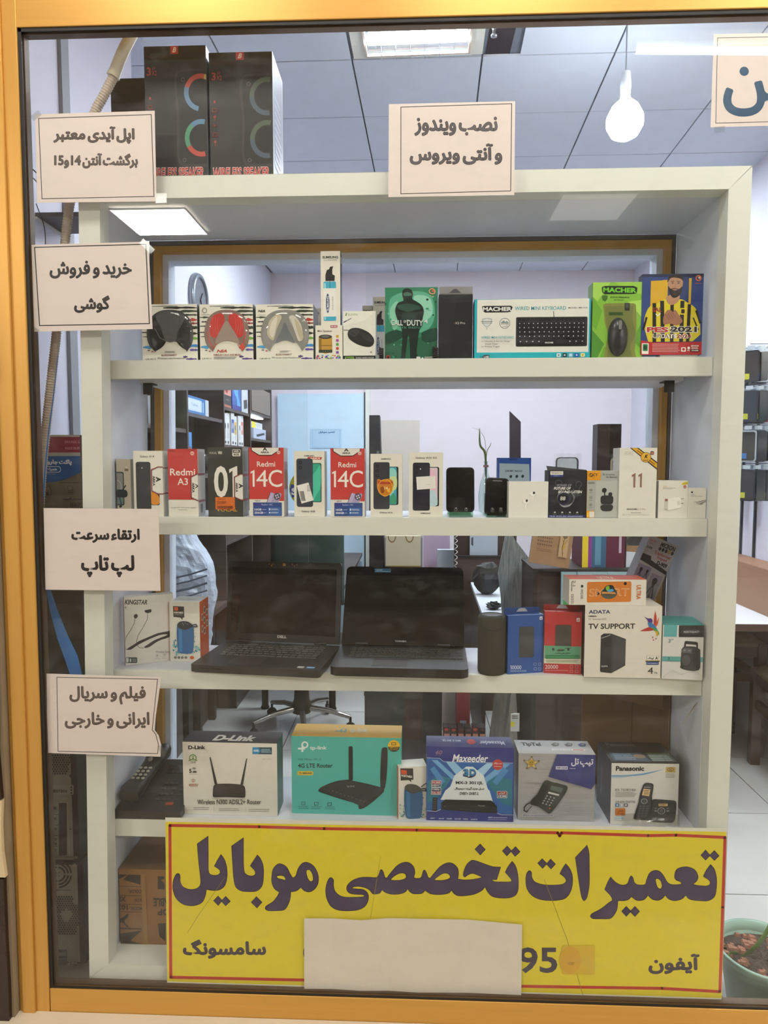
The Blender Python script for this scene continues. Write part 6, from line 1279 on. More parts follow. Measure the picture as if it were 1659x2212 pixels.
p.lines(590, 588, 642, 1, 4, 2, '#8a857a', 0); p.ring(615, 631, 12, 12, 2, '#b06a4a', 16); p.line([(618, 622), (612, 632), (618, 632), (612, 640)], 2, '#b06a4a'); p.text('4000V', 583, 651, 648, 669, '#a8482c', bold=.0); p.lines(592, 673, 642, 1, 3, 1.5, '#b9b3a6', 0)
RC = '#2d2928'
for a_, b_ in (((732, 478), (765, 655)), ((973, 488), (935, 660))): 
    dx = (b_[0]-a_[0]); p.poly([(a_[0]-4, a_[1]), (a_[0]+3, a_[1]-3), (b_[0]+9, b_[1]), (b_[0]-9, b_[1])], RC)
p.curve([(742, 735), (748, 670), (765, 655), (850, 652), (935, 660), (955, 675), (958, 730), (950, 745), (850, 742), (752, 742)], RC); p.poly([(770, 660), (935, 664), (950, 710), (750, 705)], '#3a3635'); p.line([(745, 722), (955, 727)], 2.5, '#4f4a48')
for i in range(10): p.ell(780+i*15, 712, 2.5, 1.5, '#77716c')
p.curve([(735, 745), (850, 752), (960, 750), (900, 762), (790, 758)], '#b9b3a6')
p.text('Wireless N300 ADSL2+ Router', 638, 757, 1060, 789, '#2f2a28', bold=.008); p.lines(612, 811, 720, 2, 12, 3.5, '#8a8478', .1); p.lines(782, 818, 915, 2, 12, 3.5, '#8a8478', .1); p.lines(978, 822, 1118, 2, 12, 3.5, '#8a8478', .1); p.line([(748, 803), (748, 836)], 1.5, '#a59f92'); p.line([(958, 808), (958, 842)], 1.5, '#a59f92')
p.build('front_print', c.root)
q = c.top(); q.text('D-Link', 30, 35, 75, 85, '#d9d4ca', bold=.05, shear=.2); q.build('top_print', c.root)
# turquoise router box: corners from two detail views
q_ = [kp(9, 1262, 336), kp(10, 514, 352), kp(10, 512, 868), kp(9, 1262, 849)]
K[20] = (0, 0, 1.0)
c = Carton(20, 'router_box', 'turquoise router box with a yellow top and a black router pictured', q_, Z4, .085, col=dict(front='#4fb3a6', side='#3b8a80', left='#e0b030', right='#2f8a80', top='#d7a92f'))
p = c.front(); K9 = lambda x, y: kp(9, x, y); K10 = lambda x, y: kp(10, x, y)
T9 = lambda t_, x0, y0, x1, y1, col, **k_: p.text(t_, *K9(x0, y0), *K9(x1, y1), col, **k_)
T9('tp-link', 1386, 402, 1497, 434, '#e3ece6', bold=.015); x, y = K9(1352, 395); p.ring(x, y, 7.5, 7.5, 3, '#e3ece6', 20); p.line([K9(1335, 395), K9(1335, 438)], 4, '#e3ece6'); p.line([K9(1310, 420), K9(1348, 420)], 4, '#e3ece6')
T9('300 Mbps Wi-Fi', 1305, 484, 1462, 502, '#2a6a66'); T9('4G LTE Router', 1305, 518, 1535, 547, '#1f3a3a', bold=.025); p.rrect(*K9(1302, 569), *K9(1405, 596), 2, '#d9b82c'); T9('TL-MR6400', 1310, 576, 1398, 589, '#2a4a44', bold=.03)
for x, y in ((1338, 783), (1425, 786), (1513, 788)): a_, b_ = K9(x, y); p.frame(a_-4, b_-3, a_+4, b_+3, 1, '#1f4a48'); a_, b_ = K9(x-32, y+20); p.lines(a_, b_, a_+22, 2, 4, 1, '#2a6a66', .1)
a_, b_ = K10(38, 788); p.frame(a_-4, b_-3, a_+4, b_+3, 1, '#1f4a48')
RC = '#26282a'; p.rrect(*K10(167, 404), *K10(194, 632), 3, RC); p.curve([K10(385, 425), K10(400, 412), K10(422, 418), K10(420, 560), K10(405, 680), K10(378, 690), K10(376, 560)], RC)
p.curve([K9(1442, 690), K9(1490, 660), K9(1560, 635), K9(1640, 625), K10(190, 632), K10(300, 655), K10(395, 683), K10(398, 705), K10(340, 760), K10(270, 812), K10(235, 820), K9(1700, 790), K9(1560, 745), K9(1445, 705)], RC)
p.curve([K9(1450, 690), K9(1560, 642), K9(1640, 632), K10(190, 640), K10(385, 688), K10(255, 785), K10(220, 790), K9(1650, 765)], '#34373a'); p.text('tp-link', *K10(155, 662), *K10(205, 678), '#aab0b0')
for i in range(9): x, y = K9(1535+i*26, 700+i*9); p.ell(x, y, 1.2, .8, '#7a8080')
a_, b_ = K10(465, 402); p.ell(a_, b_, 13, 12.5, '#dfb42a'); p.poly([(a_-12.6, b_+2), (a_+12.6, b_+2), (a_+11, b_+7), (a_+6, b_+11.5), (a_, b_+12.5), (a_-6, b_+11.5), (a_-11, b_+7)], '#2f2f28'); p.frame(a_-5, b_-7, a_+4, b_-2, 1.2, '#3a3a2a'); p.text('SIM Card', a_-9, b_+3, a_+9, b_+5.5, '#dfb42a', bold=.02); p.text('Plug & Play', a_-8, b_+7, a_+8, b_+9.5, '#dfb42a', bold=.02)
p.build('front_print', c.root)
q = c.top(); q.text('tp-link', 52, 30, 68, 70, '#c9c49a', bold=.02); q.ring(46, 50, 3, 17, 1.5, '#3f8f86'); q.line([(40, 55), (46, 55)], 6, '#3f8f86'); q.build('top_print', c.root)
# portable speaker box, corner on
c = Carton(10, 'portable_speaker_box', 'orange sided portable speaker box turned corner on, between turquoise and dark blue boxes', [(497, 560), (682, 524), (681, 878), (493, 893)], Z4, .045, col=dict(front='#dcd9cc', side='#c9482a', top='#cbc8bd', right='#c9482a'))
p = c.front(); p.poly([(509, 562), (592, 552), (594, 626), (578, 630), (582, 645), (562, 632), (511, 640)], '#302c2a'); p.rect(513, 570, 551, 597, '#cf5028'); p.text('PORTABLE', 516, 601, 586, 615, '#e6e2d6', bold=.04)
r = random.Random(4)
for i in range(60):
    x = r.choice([r.uniform(500, 545), r.uniform(620, 675)]); y = r.uniform(790, 880) if x < 560 else r.uniform(740, 880); p.ell(x, y, r.uniform(2, 7), r.uniform(2, 6), r.choice(['#7fa5a0', '#4f8a8c', '#a9bdb6', '#35605f']), 8, r.random()*3)
flask(p, 537, 655, 650, 885, '#2c5c86', '#3a74a2', '#4a4a44'); p.line([(645, 668), (665, 650), (681, 640)], 6, '#3a4048'); p.build('front_print', c.root)
q = c.left(); q.lines(60, 12, 68, 1, 3, 2, '#e0a090'); q.text('ULTRA SOUND SPEAKER', 70, 10, 78, 60, '#e3b0a0', rot=-90); q.ell(20, 32, 9, 4, '#e3c0b0'); q.text('ULTRA', 28, 55, 55, 85, '#d8603c', rot=-90, bold=.03); q.build('side_print', c.root)
# dark blue receiver box
c = Carton(10, 'receiver_box', 'dark blue receiver box with light beams and a set top box pictured', [(663, 412), (1270, 412), (1256, 906), (679, 893)], Z4, .07, col=dict(front='#27347e', side='#2a3358', top='#2b3672', right='#303a66'))
p = c.front(); p.quad([(668, 488), (1260, 512), (1252, 855), (680, 838)], '#2e66a8')
for pts, cc in (([(680, 500), (800, 500), (1000, 760), (680, 760)], '#2a5a9c'), ([(700, 500), (740, 500), (1020, 740), (980, 750)], '#6da5d3'), ([(790, 500), (850, 502), (1000, 640), (960, 700)], '#8fbfe0'), ([(1240, 520), (1190, 515), (900, 740), (960, 750)], '#6da5d3'), ([(1130, 515), (1080, 515), (920, 640), (970, 700)], '#9cc8e6'), ([(940, 540), (985, 540), (1060, 600), (1110, 760), (800, 760), (860, 600)], '#d9e3e4'), ([(860, 650), (800, 700), (770, 760), (1120, 770), (1100, 700), (1040, 640)], '#dfe6e4'),
               ([(680, 640), (760, 600), (840, 620), (740, 760), (680, 780)], '#2b7a8c'), ([(1250, 620), (1140, 600), (1080, 640), (1190, 790), (1252, 800)], '#2b7a8c'), ([(690, 560), (720, 540), (800, 640), (770, 660)], '#4a8ac0'), ([(1230, 560), (1190, 540), (1120, 640), (1150, 660)], '#4a8ac0')): p.poly(pts, cc)
p.poly([(668, 488), (755, 490), (785, 510), (1258, 514), (1260, 440), (668, 420)], '#27347e'); p.line([(668, 486), (755, 488), (783, 509), (1258, 512)], 3, '#b9c6dc')
p.text('Maxeeder', 842, 460, 1090, 510, '#e6e8ea', bold=.02, shear=.25); p.text('60', 728, 436, 772, 462, '#a87a7a', shear=.2); p.lines(720, 469, 766, 1, 3, 2, '#8a6a7a', 0)
p.ell(1155, 524, 36, 36, '#b8352f'); p.text('نصب رایگان', 1128, 508, 1182, 522, '#e8d0cc', fat=.5); p.lines(1130, 535, 1178, 1, 5, 3, '#e8d0cc', 0)
p.text('3', 918, 556, 956, 606, '#1c3f66', bold=.06); p.text('D', 962, 556, 1008, 606, '#1c3f66', bold=.06); p.text('3', 922, 553, 956, 598, '#3a86b5', bold=.04); p.text('D', 965, 553, 1005, 598, '#3a86b5', bold=.04); p.curve([(920, 596), (965, 614), (1005, 596), (965, 606)], '#17304e')
p.text('MX-3 3011JL', 870, 636, 1055, 661, '#1d2430', bold=.03); p.text('نسل جدید گیرنده دیجیتال', 862, 674, 1062, 695, '#1d2430', fat=.7); p.text('DVBT+ DVBT-2', 898, 708, 1024, 727, '#1d2430', bold=.02)
for y_, a_, b_ in ((632, 'H.265', 'HEVC'), (680, '1080p', 'FULL HD')): p.rrect(704, y_, 771, y_+46, 4, '#d3d8dc'); p.rect(707, y_+3, 768, y_+23, '#a8383a' if y_ == 632 else '#2a3550'); p.text(a_, 712, y_+6, 762, y_+19, '#e0e0dc', bold=.02); p.rect(707, y_+24, 768, y_+43, '#2a3550' if y_ == 632 else '#a8383a'); p.text(b_, 711, y_+27, 764, y_+40, '#e0e0dc', bold=.02)
p.rrect(1148, 699, 1217, 746, 4, '#d3d8dc'); p.rect(1151, 702, 1214, 722, '#a8383a'); p.rect(1151, 723, 1214, 743, '#2a3550'); p.text('HDMI', 1155, 726, 1210, 740, '#e0e0dc', bold=.03); p.text('خروجی', 1160, 705, 1205, 719, '#e0e0dc', fat=.4)
p.poly([(774, 780), (800, 757), (1110, 762), (1148, 800), (1148, 852), (776, 823)], '#15181d'); p.poly([(774, 785), (1148, 802), (1148, 850), (776, 822)], '#22262b'); p.text('Maxeeder', 1022, 792, 1070, 802, '#a9adb0', shear=.2); p.ell(800, 802, 6, 5, '#4a4f56')
for i in range(7): p.ell(905+i*18, 822+i*1.2, 5, 3, '#4a4f56')
p.rrect(716, 744, 748, 836, 5, '#23272c'); 
for j in range(5): p.lines(722, 755+j*15, 744, 1, 3, 4, '#5a5f66', 0)
p.poly([(680, 832), (740, 836), (775, 822), (790, 828), (1150, 848), (1180, 856), (1253, 858), (1253, 906), (679, 893)], '#27347e'); p.line([(680, 832), (742, 835), (772, 822)], 3, '#c9d3e0'); p.line([(1150, 848), (1180, 857), (1254, 858)], 3, '#c9d3e0')
for i, (tx, w_) in enumerate((('DVB-T', 36), ('dvd', 40), ('HDMI', 40), ('Full HD', 46), ('1080p', 40), ('DVBT2', 48))): p.text(tx, 706+i*54, 876+i*1.5, 706+i*54+w_-6, 885+i*1.5, '#c4cce0', bold=.02)
p.text('HEVC', 1090, 870, 1120, 880, '#c4cce0', bold=.02); p.lines(1125, 876, 1215, 1, 5, 3, '#c4cce0', 0); p.lines(1088, 889, 1210, 1, 5, 3, '#9aa5c8', 0)
p.build('front_print', c.root)
q = c.top(); q.text('Maxeeder', 62, 40, 91, 75, '#c4cce0', shear=-.2, rot=180, bold=.02); q.ell(52, 50, 5, 24, '#b8352f'); q.text('MX-3 3011JL', 18, 30, 40, 52, '#b9c2d8', rot=180, bold=.03); q.build('top_print', c.root)
# grey telephone box
K[21] = (1120, 1480, 3.078)
c = Carton(11, 'telephone_box', 'grey striped telephone box with a violet panel and a desk telephone pictured', [(-6, 457), (497, 458), (503, 905), (-5, 894)], Z4, .085, col=dict(front='#a7a5a4', side='#9a9896', top='#b0aeac', right='#a5a3a2'))
p = c.front(); r = random.Random(8)
for i in range(110):
    y = r.uniform(460, 895); x = r.uniform(-5, 350); p.line([(x, y), (min(x+r.uniform(60, 240), 498), y)], r.uniform(.7, 1.8), r.choice(['#8b8988', '#bdbbb9', '#98969a', '#b4b1ae']))
p.poly([(243, 458), (497, 458), (499, 650), (475, 686), (192, 606)], '#353b78'); p.poly([(250, 462), (420, 460), (400, 640), (330, 640)], '#3d4382'); p.text('تیپ تل', 338, 480, 482, 540, '#dfe0e6', fat=1.4); p.rrect(238, 535, 316, 557, 2, '#c9cadb'); p.text('TIP-1218', 244, 540, 310, 553, '#353b78', bold=.03); p.lines(330, 549, 366, 1, 4, 3, '#c9cadb', 0)
cx, cy = 78, 518
p.poly([(cx+(52 if k % 2 == 0 else 24)*math.sin(math.pi*k/5), cy-(42 if k % 2 == 0 else 20)*math.cos(math.pi*k/5)) for k in range(10)], '#9c8240'); p.poly([(cx+(44 if k % 2 == 0 else 20)*math.sin(math.pi*k/5), cy-(36 if k % 2 == 0 else 17)*math.cos(math.pi*k/5)) for k in range(10)], '#cdbb84'); p.ell(cx-2, cy-2, 22, 21, '#b8963c'); p.ell(cx-8, cy-6, 3, 4, '#3a2f18'); p.ell(cx+6, cy-6, 3, 4, '#3a2f18'); p.ring(cx-1, cy+2, 11, 8, 2, '#3a2f18', 10, 20, 160)
for a_, b_ in ((cx-48, cy-18), (cx+48, cy-16), (cx-30, cy+34), (cx+30, cy+34), (cx, cy-42)): p.ell(a_, b_, 6, 5, '#6a5a30')
p.curve([(165, 635), (185, 628), (215, 640), (300, 660), (318, 672), (312, 700), (270, 770), (212, 845), (195, 848), (130, 805), (80, 790), (78, 765), (120, 720), (145, 670)], '#2f3330'); p.curve([(215, 650), (305, 668), (312, 680), (210, 838), (150, 802)], '#3a3e3a'); p.curve([(165, 638), (195, 635), (205, 650), (125, 785), (100, 792), (80, 775), (120, 720)], '#262a27')
p.poly([(212, 662), (290, 680), (278, 712), (205, 690)], '#5b6a62'); p.poly([(195, 704), (266, 722), (262, 732), (190, 715)], '#d3d3cc'); 
for j in range(4):
    for i in range(3): p.ell(185+i*23-j*9, 732+i*7+j*16, 6, 4.5, '#a9aca6')
p.ell(205, 815, 6, 5, '#c0562c'); p.line([(85, 770), (50, 790), (35, 810), (35, 830), (52, 838), (60, 830)], 8, '#232623'); p.line([(85, 800), (62, 825)], 4, '#232623')
p.text('Best quality phone', 26, 851, 230, 873, '#e0dfe0', bold=.07, shear=.15); p.text('Best quality phone', 28, 853, 228, 871, '#3a3a6a', bold=.02, shear=.15)
p.build('front_print', c.root)
q = c.top(); q.text('TipTel', 8, 18, 34, 52, '#2a2c2c', bold=.05); 
for i, cc in enumerate(('#4a5040', '#4a3c3c', '#2f3f68')): q.poly([(48+i*18, 30), (54+i*18, 15), (60+i*18, 22), (57+i*18, 42), (50+i*18, 45)], cc); q.ell(55+i*18, 27, 2.5, 6, '#8a8f86')
q.rect(46, 62, 90, 74, '#d3d1cf'); q.text('CALLER ID PHONE', 48, 64, 72, 72, '#9a9896', bold=.02); q.text('SERIES', 74, 64, 88, 72, '#c05040', bold=.05); q.build('top_print', c.root)
tl = c
MB().box(-c.w*.49, -.004, .0001, c.w*.49, .03, .0008).build('clear_wrap', glass_mat('crinkled_film', (.96, .97, .97), .10, .12), c.root)
# cordless phone box
c = Carton(11, 'cordless_phone_box', 'white cordless telephone box with dark glossy top, rightmost on the fourth shelf', [(606, 511), (1055, 515), (1056, 933), (609, 926)], Z4, .125, col=dict(front='#d5d3cc', side='#33343a', left='#3a3f4c', top='#35342f'))
p = c.front(); p.poly([(606, 511), (606, 518), (1055, 522), (1055, 515)], '#2a2a2a'); p.text('Panasonic', 635, 538, 824, 570, '#1d1d1f', bold=.045)
p.curve([(608, 598, 1), (700, 598), (820, 585), (960, 556, 1), (830, 594), (700, 607), (608, 609, 1)], '#6a9cc4'); p.curve([(608, 612, 1), (660, 612), (740, 606, 1), (660, 618), (608, 618, 1)], '#a3c0d3')
p.rrect(966, 543, 1031, 580, 3, '#c2a860'); p.ring(998, 560, 22, 14, 4, '#7a6228', 16); p.text('50', 988, 553, 1008, 568, '#7a6228', bold=.03); p.lines(968, 588, 1028, 4, 8, 3, '#9a978e', .1)
p.text('KX-TG3821BX', 637, 687, 772, 704, '#4a4a4c', bold=.0, space=1.1); p.lines(638, 712, 780, 4, 9, 3, '#7a7872', .15); p.text('2.4 GHz DIGITAL', 639, 767, 772, 780, '#4a4a4c', bold=.01, shear=.2)
for i, cc in enumerate(('#3d6a9a', '#b9bdc4', '#5a5f66')): p.rect(639+i*29, 785, 663+i*29, 806, cc); p.ell(651+i*29, 795, 6, 6, '#d9dce0')
p.rrect(640, 816, 707, 864, 5, '#c9742a'); p.text('گارانتی', 655, 826, 692, 842, '#7a3a14', fat=.5); p.lines(652, 852, 696, 1, 4, 3, '#7a3a14', 0); p.rect(641, 872, 700, 892, '#c9dbe0'); p.lines(645, 882, 694, 1, 4, 3, '#5a8aa0', 0)
PH = '#26282b'
p.curve([(885, 760), (900, 755), (1030, 765), (1043, 780), (1042, 850), (1030, 905), (990, 912), (880, 905), (850, 890)], PH); p.curve([(900, 765), (1025, 775), (1032, 800), (1022, 890), (890, 880)], '#34373b'); p.rrect(921, 780, 990, 806, 3, '#1a1b1d'); p.rect(925, 784, 986, 802, '#c9a87a'); p.lines(930, 789, 975, 2, 7, 3, '#6a4a2a', .2); p.ring(945, 833, 26, 24, 6, '#8a8d90'); p.ell(945, 833, 12, 11, '#5a5d60')
for dx in (-38, 42): p.ell(945+dx, 833, 9, 5, '#8a8d90'); p.ell(945+dx, 815, 9, 4, '#6a6d70')
p.curve([(820, 660), (835, 648), (860, 647), (884, 655), (887, 680), (880, 740), (886, 790), (876, 840), (862, 890), (800, 892), (765, 885), (772, 840), (790, 780), (800, 720)], PH); p.curve([(828, 665), (860, 655), (880, 670), (868, 740), (872, 800), (850, 870), (790, 870), (800, 790)], '#3a3e42')
p.poly([(822, 685), (868, 690), (860, 735), (812, 728)], '#d9b88a'); p.lines(826, 697, 860, 3, 11, 4, '#6a4a2a', .2); p.ring(829, 768, 22, 18, 5, '#9a9da0'); p.ell(829, 768, 9, 8, '#5a5d60'); p.lines(826, 675, 866, 1, 4, 3, '#c9ccce', 0)
for j in range(5):
    for i in range(3): p.rrect(797+i*24-j*3, 796+j*16, 813+i*24-j*3, 806+j*16, 3, '#565a5e')
p.build('front_print', c.root)
q = c.top(); q.text('Panasonic', 10, 6, 55, 22, '#6a6862', bold=.03); q.poly([(5, 55), (55, 55), (60, 96), (5, 96)], '#4a5868'); q.lines(10, 62, 40, 4, 8, 4, '#8a9aa8', .1); q.ell(48, 72, 9, 10, '#8a7460'); q.rect(62, 55, 97, 58, '#6a8a3a'); q.rect(62, 60, 97, 96, '#56605a'); q.lines(64, 66, 92, 4, 8, 4, '#9aa59a', .1); q.build('top_print', c.root)
q = c.left(); q.text('Panasonic', 25, 30, 40, 75, '#6a6e7a', rot=-90, bold=.02); q.build('side_print', c.root)
r = random.Random(6); m_ = MB(); nx, nz = 16, 7; vs = []
for j in range(nz):
    for i in range(nx): vs.append((-c.w*.34+c.w*.86*i/(nx-1), -.004-(.006 if j < 4 else .002)*r.random(), .0006+.030*j/(nz-1)+r.uniform(0, .003)*(j > 0)))
m_.add(vs, [(j*nx+i, j*nx+i+1, (j+1)*nx+i+1, (j+1)*nx+i) for j in range(nz-1) for i in range(nx-1)]); m_.build('clear_wrap', glass_mat('crinkled_film_thick', (.86, .86, .84), .12, .2), c.root)
# desk telephone at the left end
f0, f1 = onz(*kp(9, 125, 885), Z4+.004), onz(*kp(9, 470, 898), Z4+.004)
t = thing('desk_telephone', 'black desk telephone with handset and light keys at the left end of the fourth shelf', 'telephone', ((f0.x+f1.x)/2-.002, f0.y+.005, Z4), 0)
M_TL = mat('telephone_plastic', '#262320', .38, vary=.1, scale=14)
Lw = .176; D_ = .195
m_ = MB(); nx, ny = 10, 8; vs = []
def th_(u, v): return .022+.052*v**1.15
for j in range(ny+1):
    for i in range(nx+1):
        u, v = i/nx, j/ny; e = .008*(1-(2*u-1)**8)*(1 if 0 < v < 1 else .3); vs.append(((u-.5)*Lw*(1-.10*v)+.012*v, D_*v, th_(u, v)*(.86 if i in (0, nx) else 1)+0*e))
m_.add(vs, [(j*(nx+1)+i, j*(nx+1)+i+1, (j+1)*(nx+1)+i+1, (j+1)*(nx+1)+i) for j in range(ny) for i in range(nx)], None, 0, True)
b_ = [(x, y, .002) for x, y, z in vs]; ring = [i for i in range(nx+1)]+[(j*(nx+1)+nx) for j in range(1, ny+1)]+[ny*(nx+1)+i for i in range(nx-1, -1, -1)]+[j*(nx+1) for j in range(ny-1, 0, -1)]
n = len(ring); m_.add([vs[i] for i in ring]+[b_[i] for i in ring], [(k, n+k, n+(k+1) % n, (k+1) % n) for k in range(n)]+[tuple(range(2*n-1, n-1, -1))])
m_.build('body', M_TL, t)
sl = math.atan2(.052, D_)
def on_body(u, v, w_, d_, h_, name, m2, up_=0.0005):
    x = (u-.5)*Lw*(1-.10*v)+.012*v; o_ = MB().box(-w_/2, -d_/2, 0, w_/2, d_/2, h_).build(name, m2, t, bevel=min(w_, d_, h_)*.25); o_.location = (x, D_*v, th_(u, v)+up_); o_.rotation_euler = (sl*.95, 0, 0); return o_
for j in range(4):
    for i in range(3): on_body(.56+i*.085, .22+j*.10, .010, .007, .003, 'key', mat('telephone_key', '#3b3733', .35))
for j in range(5): on_body(.86, .22+j*.09, .014, .006, .002, 'memory_key', mat('telephone_key'))
on_body(.78, .14, .020, .009, .003, 'flash_key', mat('orange_key', '#8f3f24', .4)); on_body(.70, .80, .085, .035, .001, 'display', mat('dark_display', '#1a1a1c', .1))
hs = MB()
path = [(-.052, .012, .055), (-.050, .03, .062), (-.042, .08, .074), (-.033, .13, .090), (-.026, .168, .108), (-.024, .182, .112)]
secs = [(.026, .016), (.030, .018), (.024, .013), (.024, .013), (.031, .019), (.026, .015)]
vs = []; nn = 14
for (x, y, z), (a_, b2) in zip(path, secs):
    for k in range(nn):
        g_ = 2*math.pi*k/nn; cx_ = math.copysign(abs(math.cos(g_))**.6, math.cos(g_))*a_; cz_ = math.copysign(abs(math.sin(g_))**.6, math.sin(g_))*b2
        vs.append((x+cx_, y-cz_*.25, z+cz_))
hs.add(vs, [(i*nn+k, i*nn+(k+1) % nn, (i+1)*nn+(k+1) % nn, (i+1)*nn+k) for i in range(len(path)-1) for k in range(nn)], None, 0, True); hs.add(vs[:nn], [tuple(range(nn-1, -1, -1))]); hs.add(vs[-nn:], [tuple(range(nn))])
ho = hs.build('handset', M_TL, t)
for j in range(4):
    for i in range(3):
        y = .052+j*.0125; z = .074+(y-.05)*.30+.0065; x = -.0565+i*.0135+(y-.05)*.17
        k_ = MB().lathe([(.0045, 0), (.0045, .0015), (.003, .0024), (0, .0025)], 10, (0, 0, 0), None, 0, 'z', 1.1, .9).build('handset_key', mat('pale_key', '#8f8a7c', .4), ho); k_.location = (x, y, z+.0035); k_.rotation_euler = (.3, 0, 0)
k_ = MB().lathe([(.008, 0), (.008, .002), (.005, .003), (0, .0032)], 14, (0, 0, 0), None, 0, 'z', .8, 1.1).build('talk_key', mat('talk_key_face', '#6f6a58', .4), ho); k_.location = (-.034, .118, .107); k_.rotation_euler = (.3, 0, 0)
k_ = MB().box(-.017, -.008, 0, .017, .008, .001).build('handset_display', mat('olive_display', '#4a4a3c', .2), ho); k_.location = (-.029, .142, .1145); k_.rotation_euler = (.32, 0, 0)
# white folded card behind the telephone
a, b = at(*kp(9, 372, 562), .285), at(*kp(9, 536, 497), .285)
t = thing('white_card', 'blank white card lying propped behind the desk telephone', 'card', ((a.x+b.x)/2, .285, Z4))
MB().prism([(-(b.x-a.x)/2, 0), ((b.x-a.x)/2, 0), ((b.x-a.x)/2, b.z-Z4), (-(b.x-a.x)/2+.004, b.z-Z4-.003), (-(b.x-a.x)/2, b.z-Z4-.006)], 0, .012).build('card', mat('white_card', '#d7d8d6', .5), t)
# bent strip of tape hanging in the upper right corner
a, b, c2 = at(*kp(11, 1214, 90), .10), at(*kp(11, 1150, 170), .12), at(*kp(11, 1082, 266), .10)
t = thing('tape_strip', 'bent beige adhesive strip hanging under the third shelf at the right', 'strip', tuple(a))
pts = [a, a.lerp(b, .5)+Vector((-.002, 0, .001)), b, b.lerp(c2, .5)+Vector((.001, 0, 0)), c2]; m_ = MB(); vs = []
for q in pts:
    for s_ in (-1, 1): vs.append(tuple(q-a+Vector((.0035*s_, .001*s_, .0035*s_))))
vs += [(x, y+.0007, z) for x, y, z in vs]; n = len(pts)
m_.add(vs, [(2*i, 2*i+1, 2*i+3, 2*i+2) for i in range(n-1)]+[(2*n+2*i, 2*n+2*i+2, 2*n+2*i+3, 2*n+2*i+1) for i in range(n-1)]); m_.build('strip', mat('beige_tape', '#c9b795', .6), t)
# ---- bottom compartment: brown carton printed upside down
ZB2 = ZB_+FWD-.0106
c = Carton(12, 'brown_carton', 'brown carton printed upside down in the bottom compartment, left of the yellow banner', [(934, 1000), (2300, 1030), (2300, 1655), (934, 1624)], ZB2, .20, Y=.105, col=dict(front='#8a6238', side='#7a5530', top='#6b4c2e', left='#7a5530'))
p = c.front(); BK = '#2e251c'; g_ = '#8a6238'
p.quad([(912, 1045), (1105, 1050), (1100, 1130), (912, 1080)], BK); p.poly([(912, 1085), (1010, 1045), (960, 1095), (1105, 1130), (912, 1090)], g_); p.poly([(1240, 1060), (1290, 1060), (1290, 1170), (1235, 1165)], BK); p.poly([(1262, 1090), (1290, 1080), (1290, 1120)], g_)
for y_ in (1142, 1218, 1292, 1355): p.line([(912, y_), (1105, y_+5)], 4, BK)
p.text('COLOR:', 1006, 1172, 1108, 1200, BK, rot=180, bold=.02); p.text('XL', 922, 1228, 985, 1272, BK, rot=180, bold=.04); p.text('SIZE:', 1048, 1246, 1112, 1272, BK, rot=180, bold=.02); p.text('103', 920, 1298, 998, 1340, BK, rot=180, bold=.04); p.text('MODEL:', 1008, 1314, 1112, 1342, BK, rot=180, bold=.02)
p.line([(1118, 1150), (1142, 1165), (1148, 1350), (1115, 1362)], 2.5, '#6a4a2c'); p.curve([(912, 1430), (960, 1400), (1000, 1370), (995, 1400), (965, 1440), (1000, 1480), (990, 1488), (950, 1445), (930, 1450)], BK); p.text('مدل', 915, 1420, 970, 1455, BK, fat=2)
p.quad([(912, 1488), (1105, 1495), (1100, 1505), (912, 1500)], BK); p.poly([(918, 1540), (1105, 1510), (1010, 1600), (1105, 1628), (918, 1620)], BK); p.poly([(1230, 1455), (1290, 1450), (1285, 1600), (1240, 1560)], BK); p.quad([(1108, 1045), (1140, 1045), (1150, 1628), (1112, 1628)], '#94703f')
p.text('ENG TABLE', 1200, 1240, 1480, 1310, BK, rot=180, bold=.03); p.text('LAPTOP', 1230, 1330, 1500, 1385, BK, rot=180, bold=.03)
p.build('front_print', c.root)
# ================================================================ left of the cabinet
t = onx(130, 300, XL1)
tag(MB().box(XL1+.0005, .452, 0, XL1+.012, .497, 2.998).build('wall_trunking', M_EDGE), 'grey vertical cable trunking on the left wall', 'trunking')
a = at(78, 459, .30)
t = thing('corner_shelf', 'small dark wooden shelf on the left wall below the topmost notice', 'shelf', (XL1+.001, .30, a.z))
MB().box(0, 0, -.012, .16, .14, 0).build('board', M_DARK, t); MB().box(0, -.004, -.018, .006, .14, -.0122).build('edge_strip', M_LAM, t)
def smooth_line(pts, n):
    P = [Vector(p) for p in pts]; out = []
    for i in range(len(P)-1):
        p0, p1, p2, p3 = P[max(i-1, 0)], P[i], P[i+1], P[min(i+2, len(P)-1)]
        for k in range(n):
            u = k/n; out.append(.5*((2*p1)+(p2-p0)*u+(2*p0-5*p1+4*p2-p3)*u*u+(3*p1-p0-3*p2+p3)*u**3))
    return out+[P[-1]]
def hang(name, label, pts, Y, r, m_, cat='cable'):
    L = smooth_line([at(x, y, Y) for x, y in pts], 6); o_ = L[-1]
    t = tag(MB().tube([p-o_ for p in L], r, 6).build(name, m_, None, o_), label, cat); return t
hang('black_cable', 'thin black cable hanging down beside the small dark shelf', [(78, 440), (84, 456), (92, 476), (97, 500), (98, 527), (96, 560)], .10, .0012, M_BLACK)
hang('black_cable', 'upper of two dark cables crossing the left edge beside the topmost notice', [(44, 338), (60, 356), (82, 376)], .06, .0014, M_BLACK)
hang('grey_cable', 'grey cable just under the dark one beside the topmost notice', [(44, 352), (60, 372), (84, 398)], .07, .0014, M_EDGE)
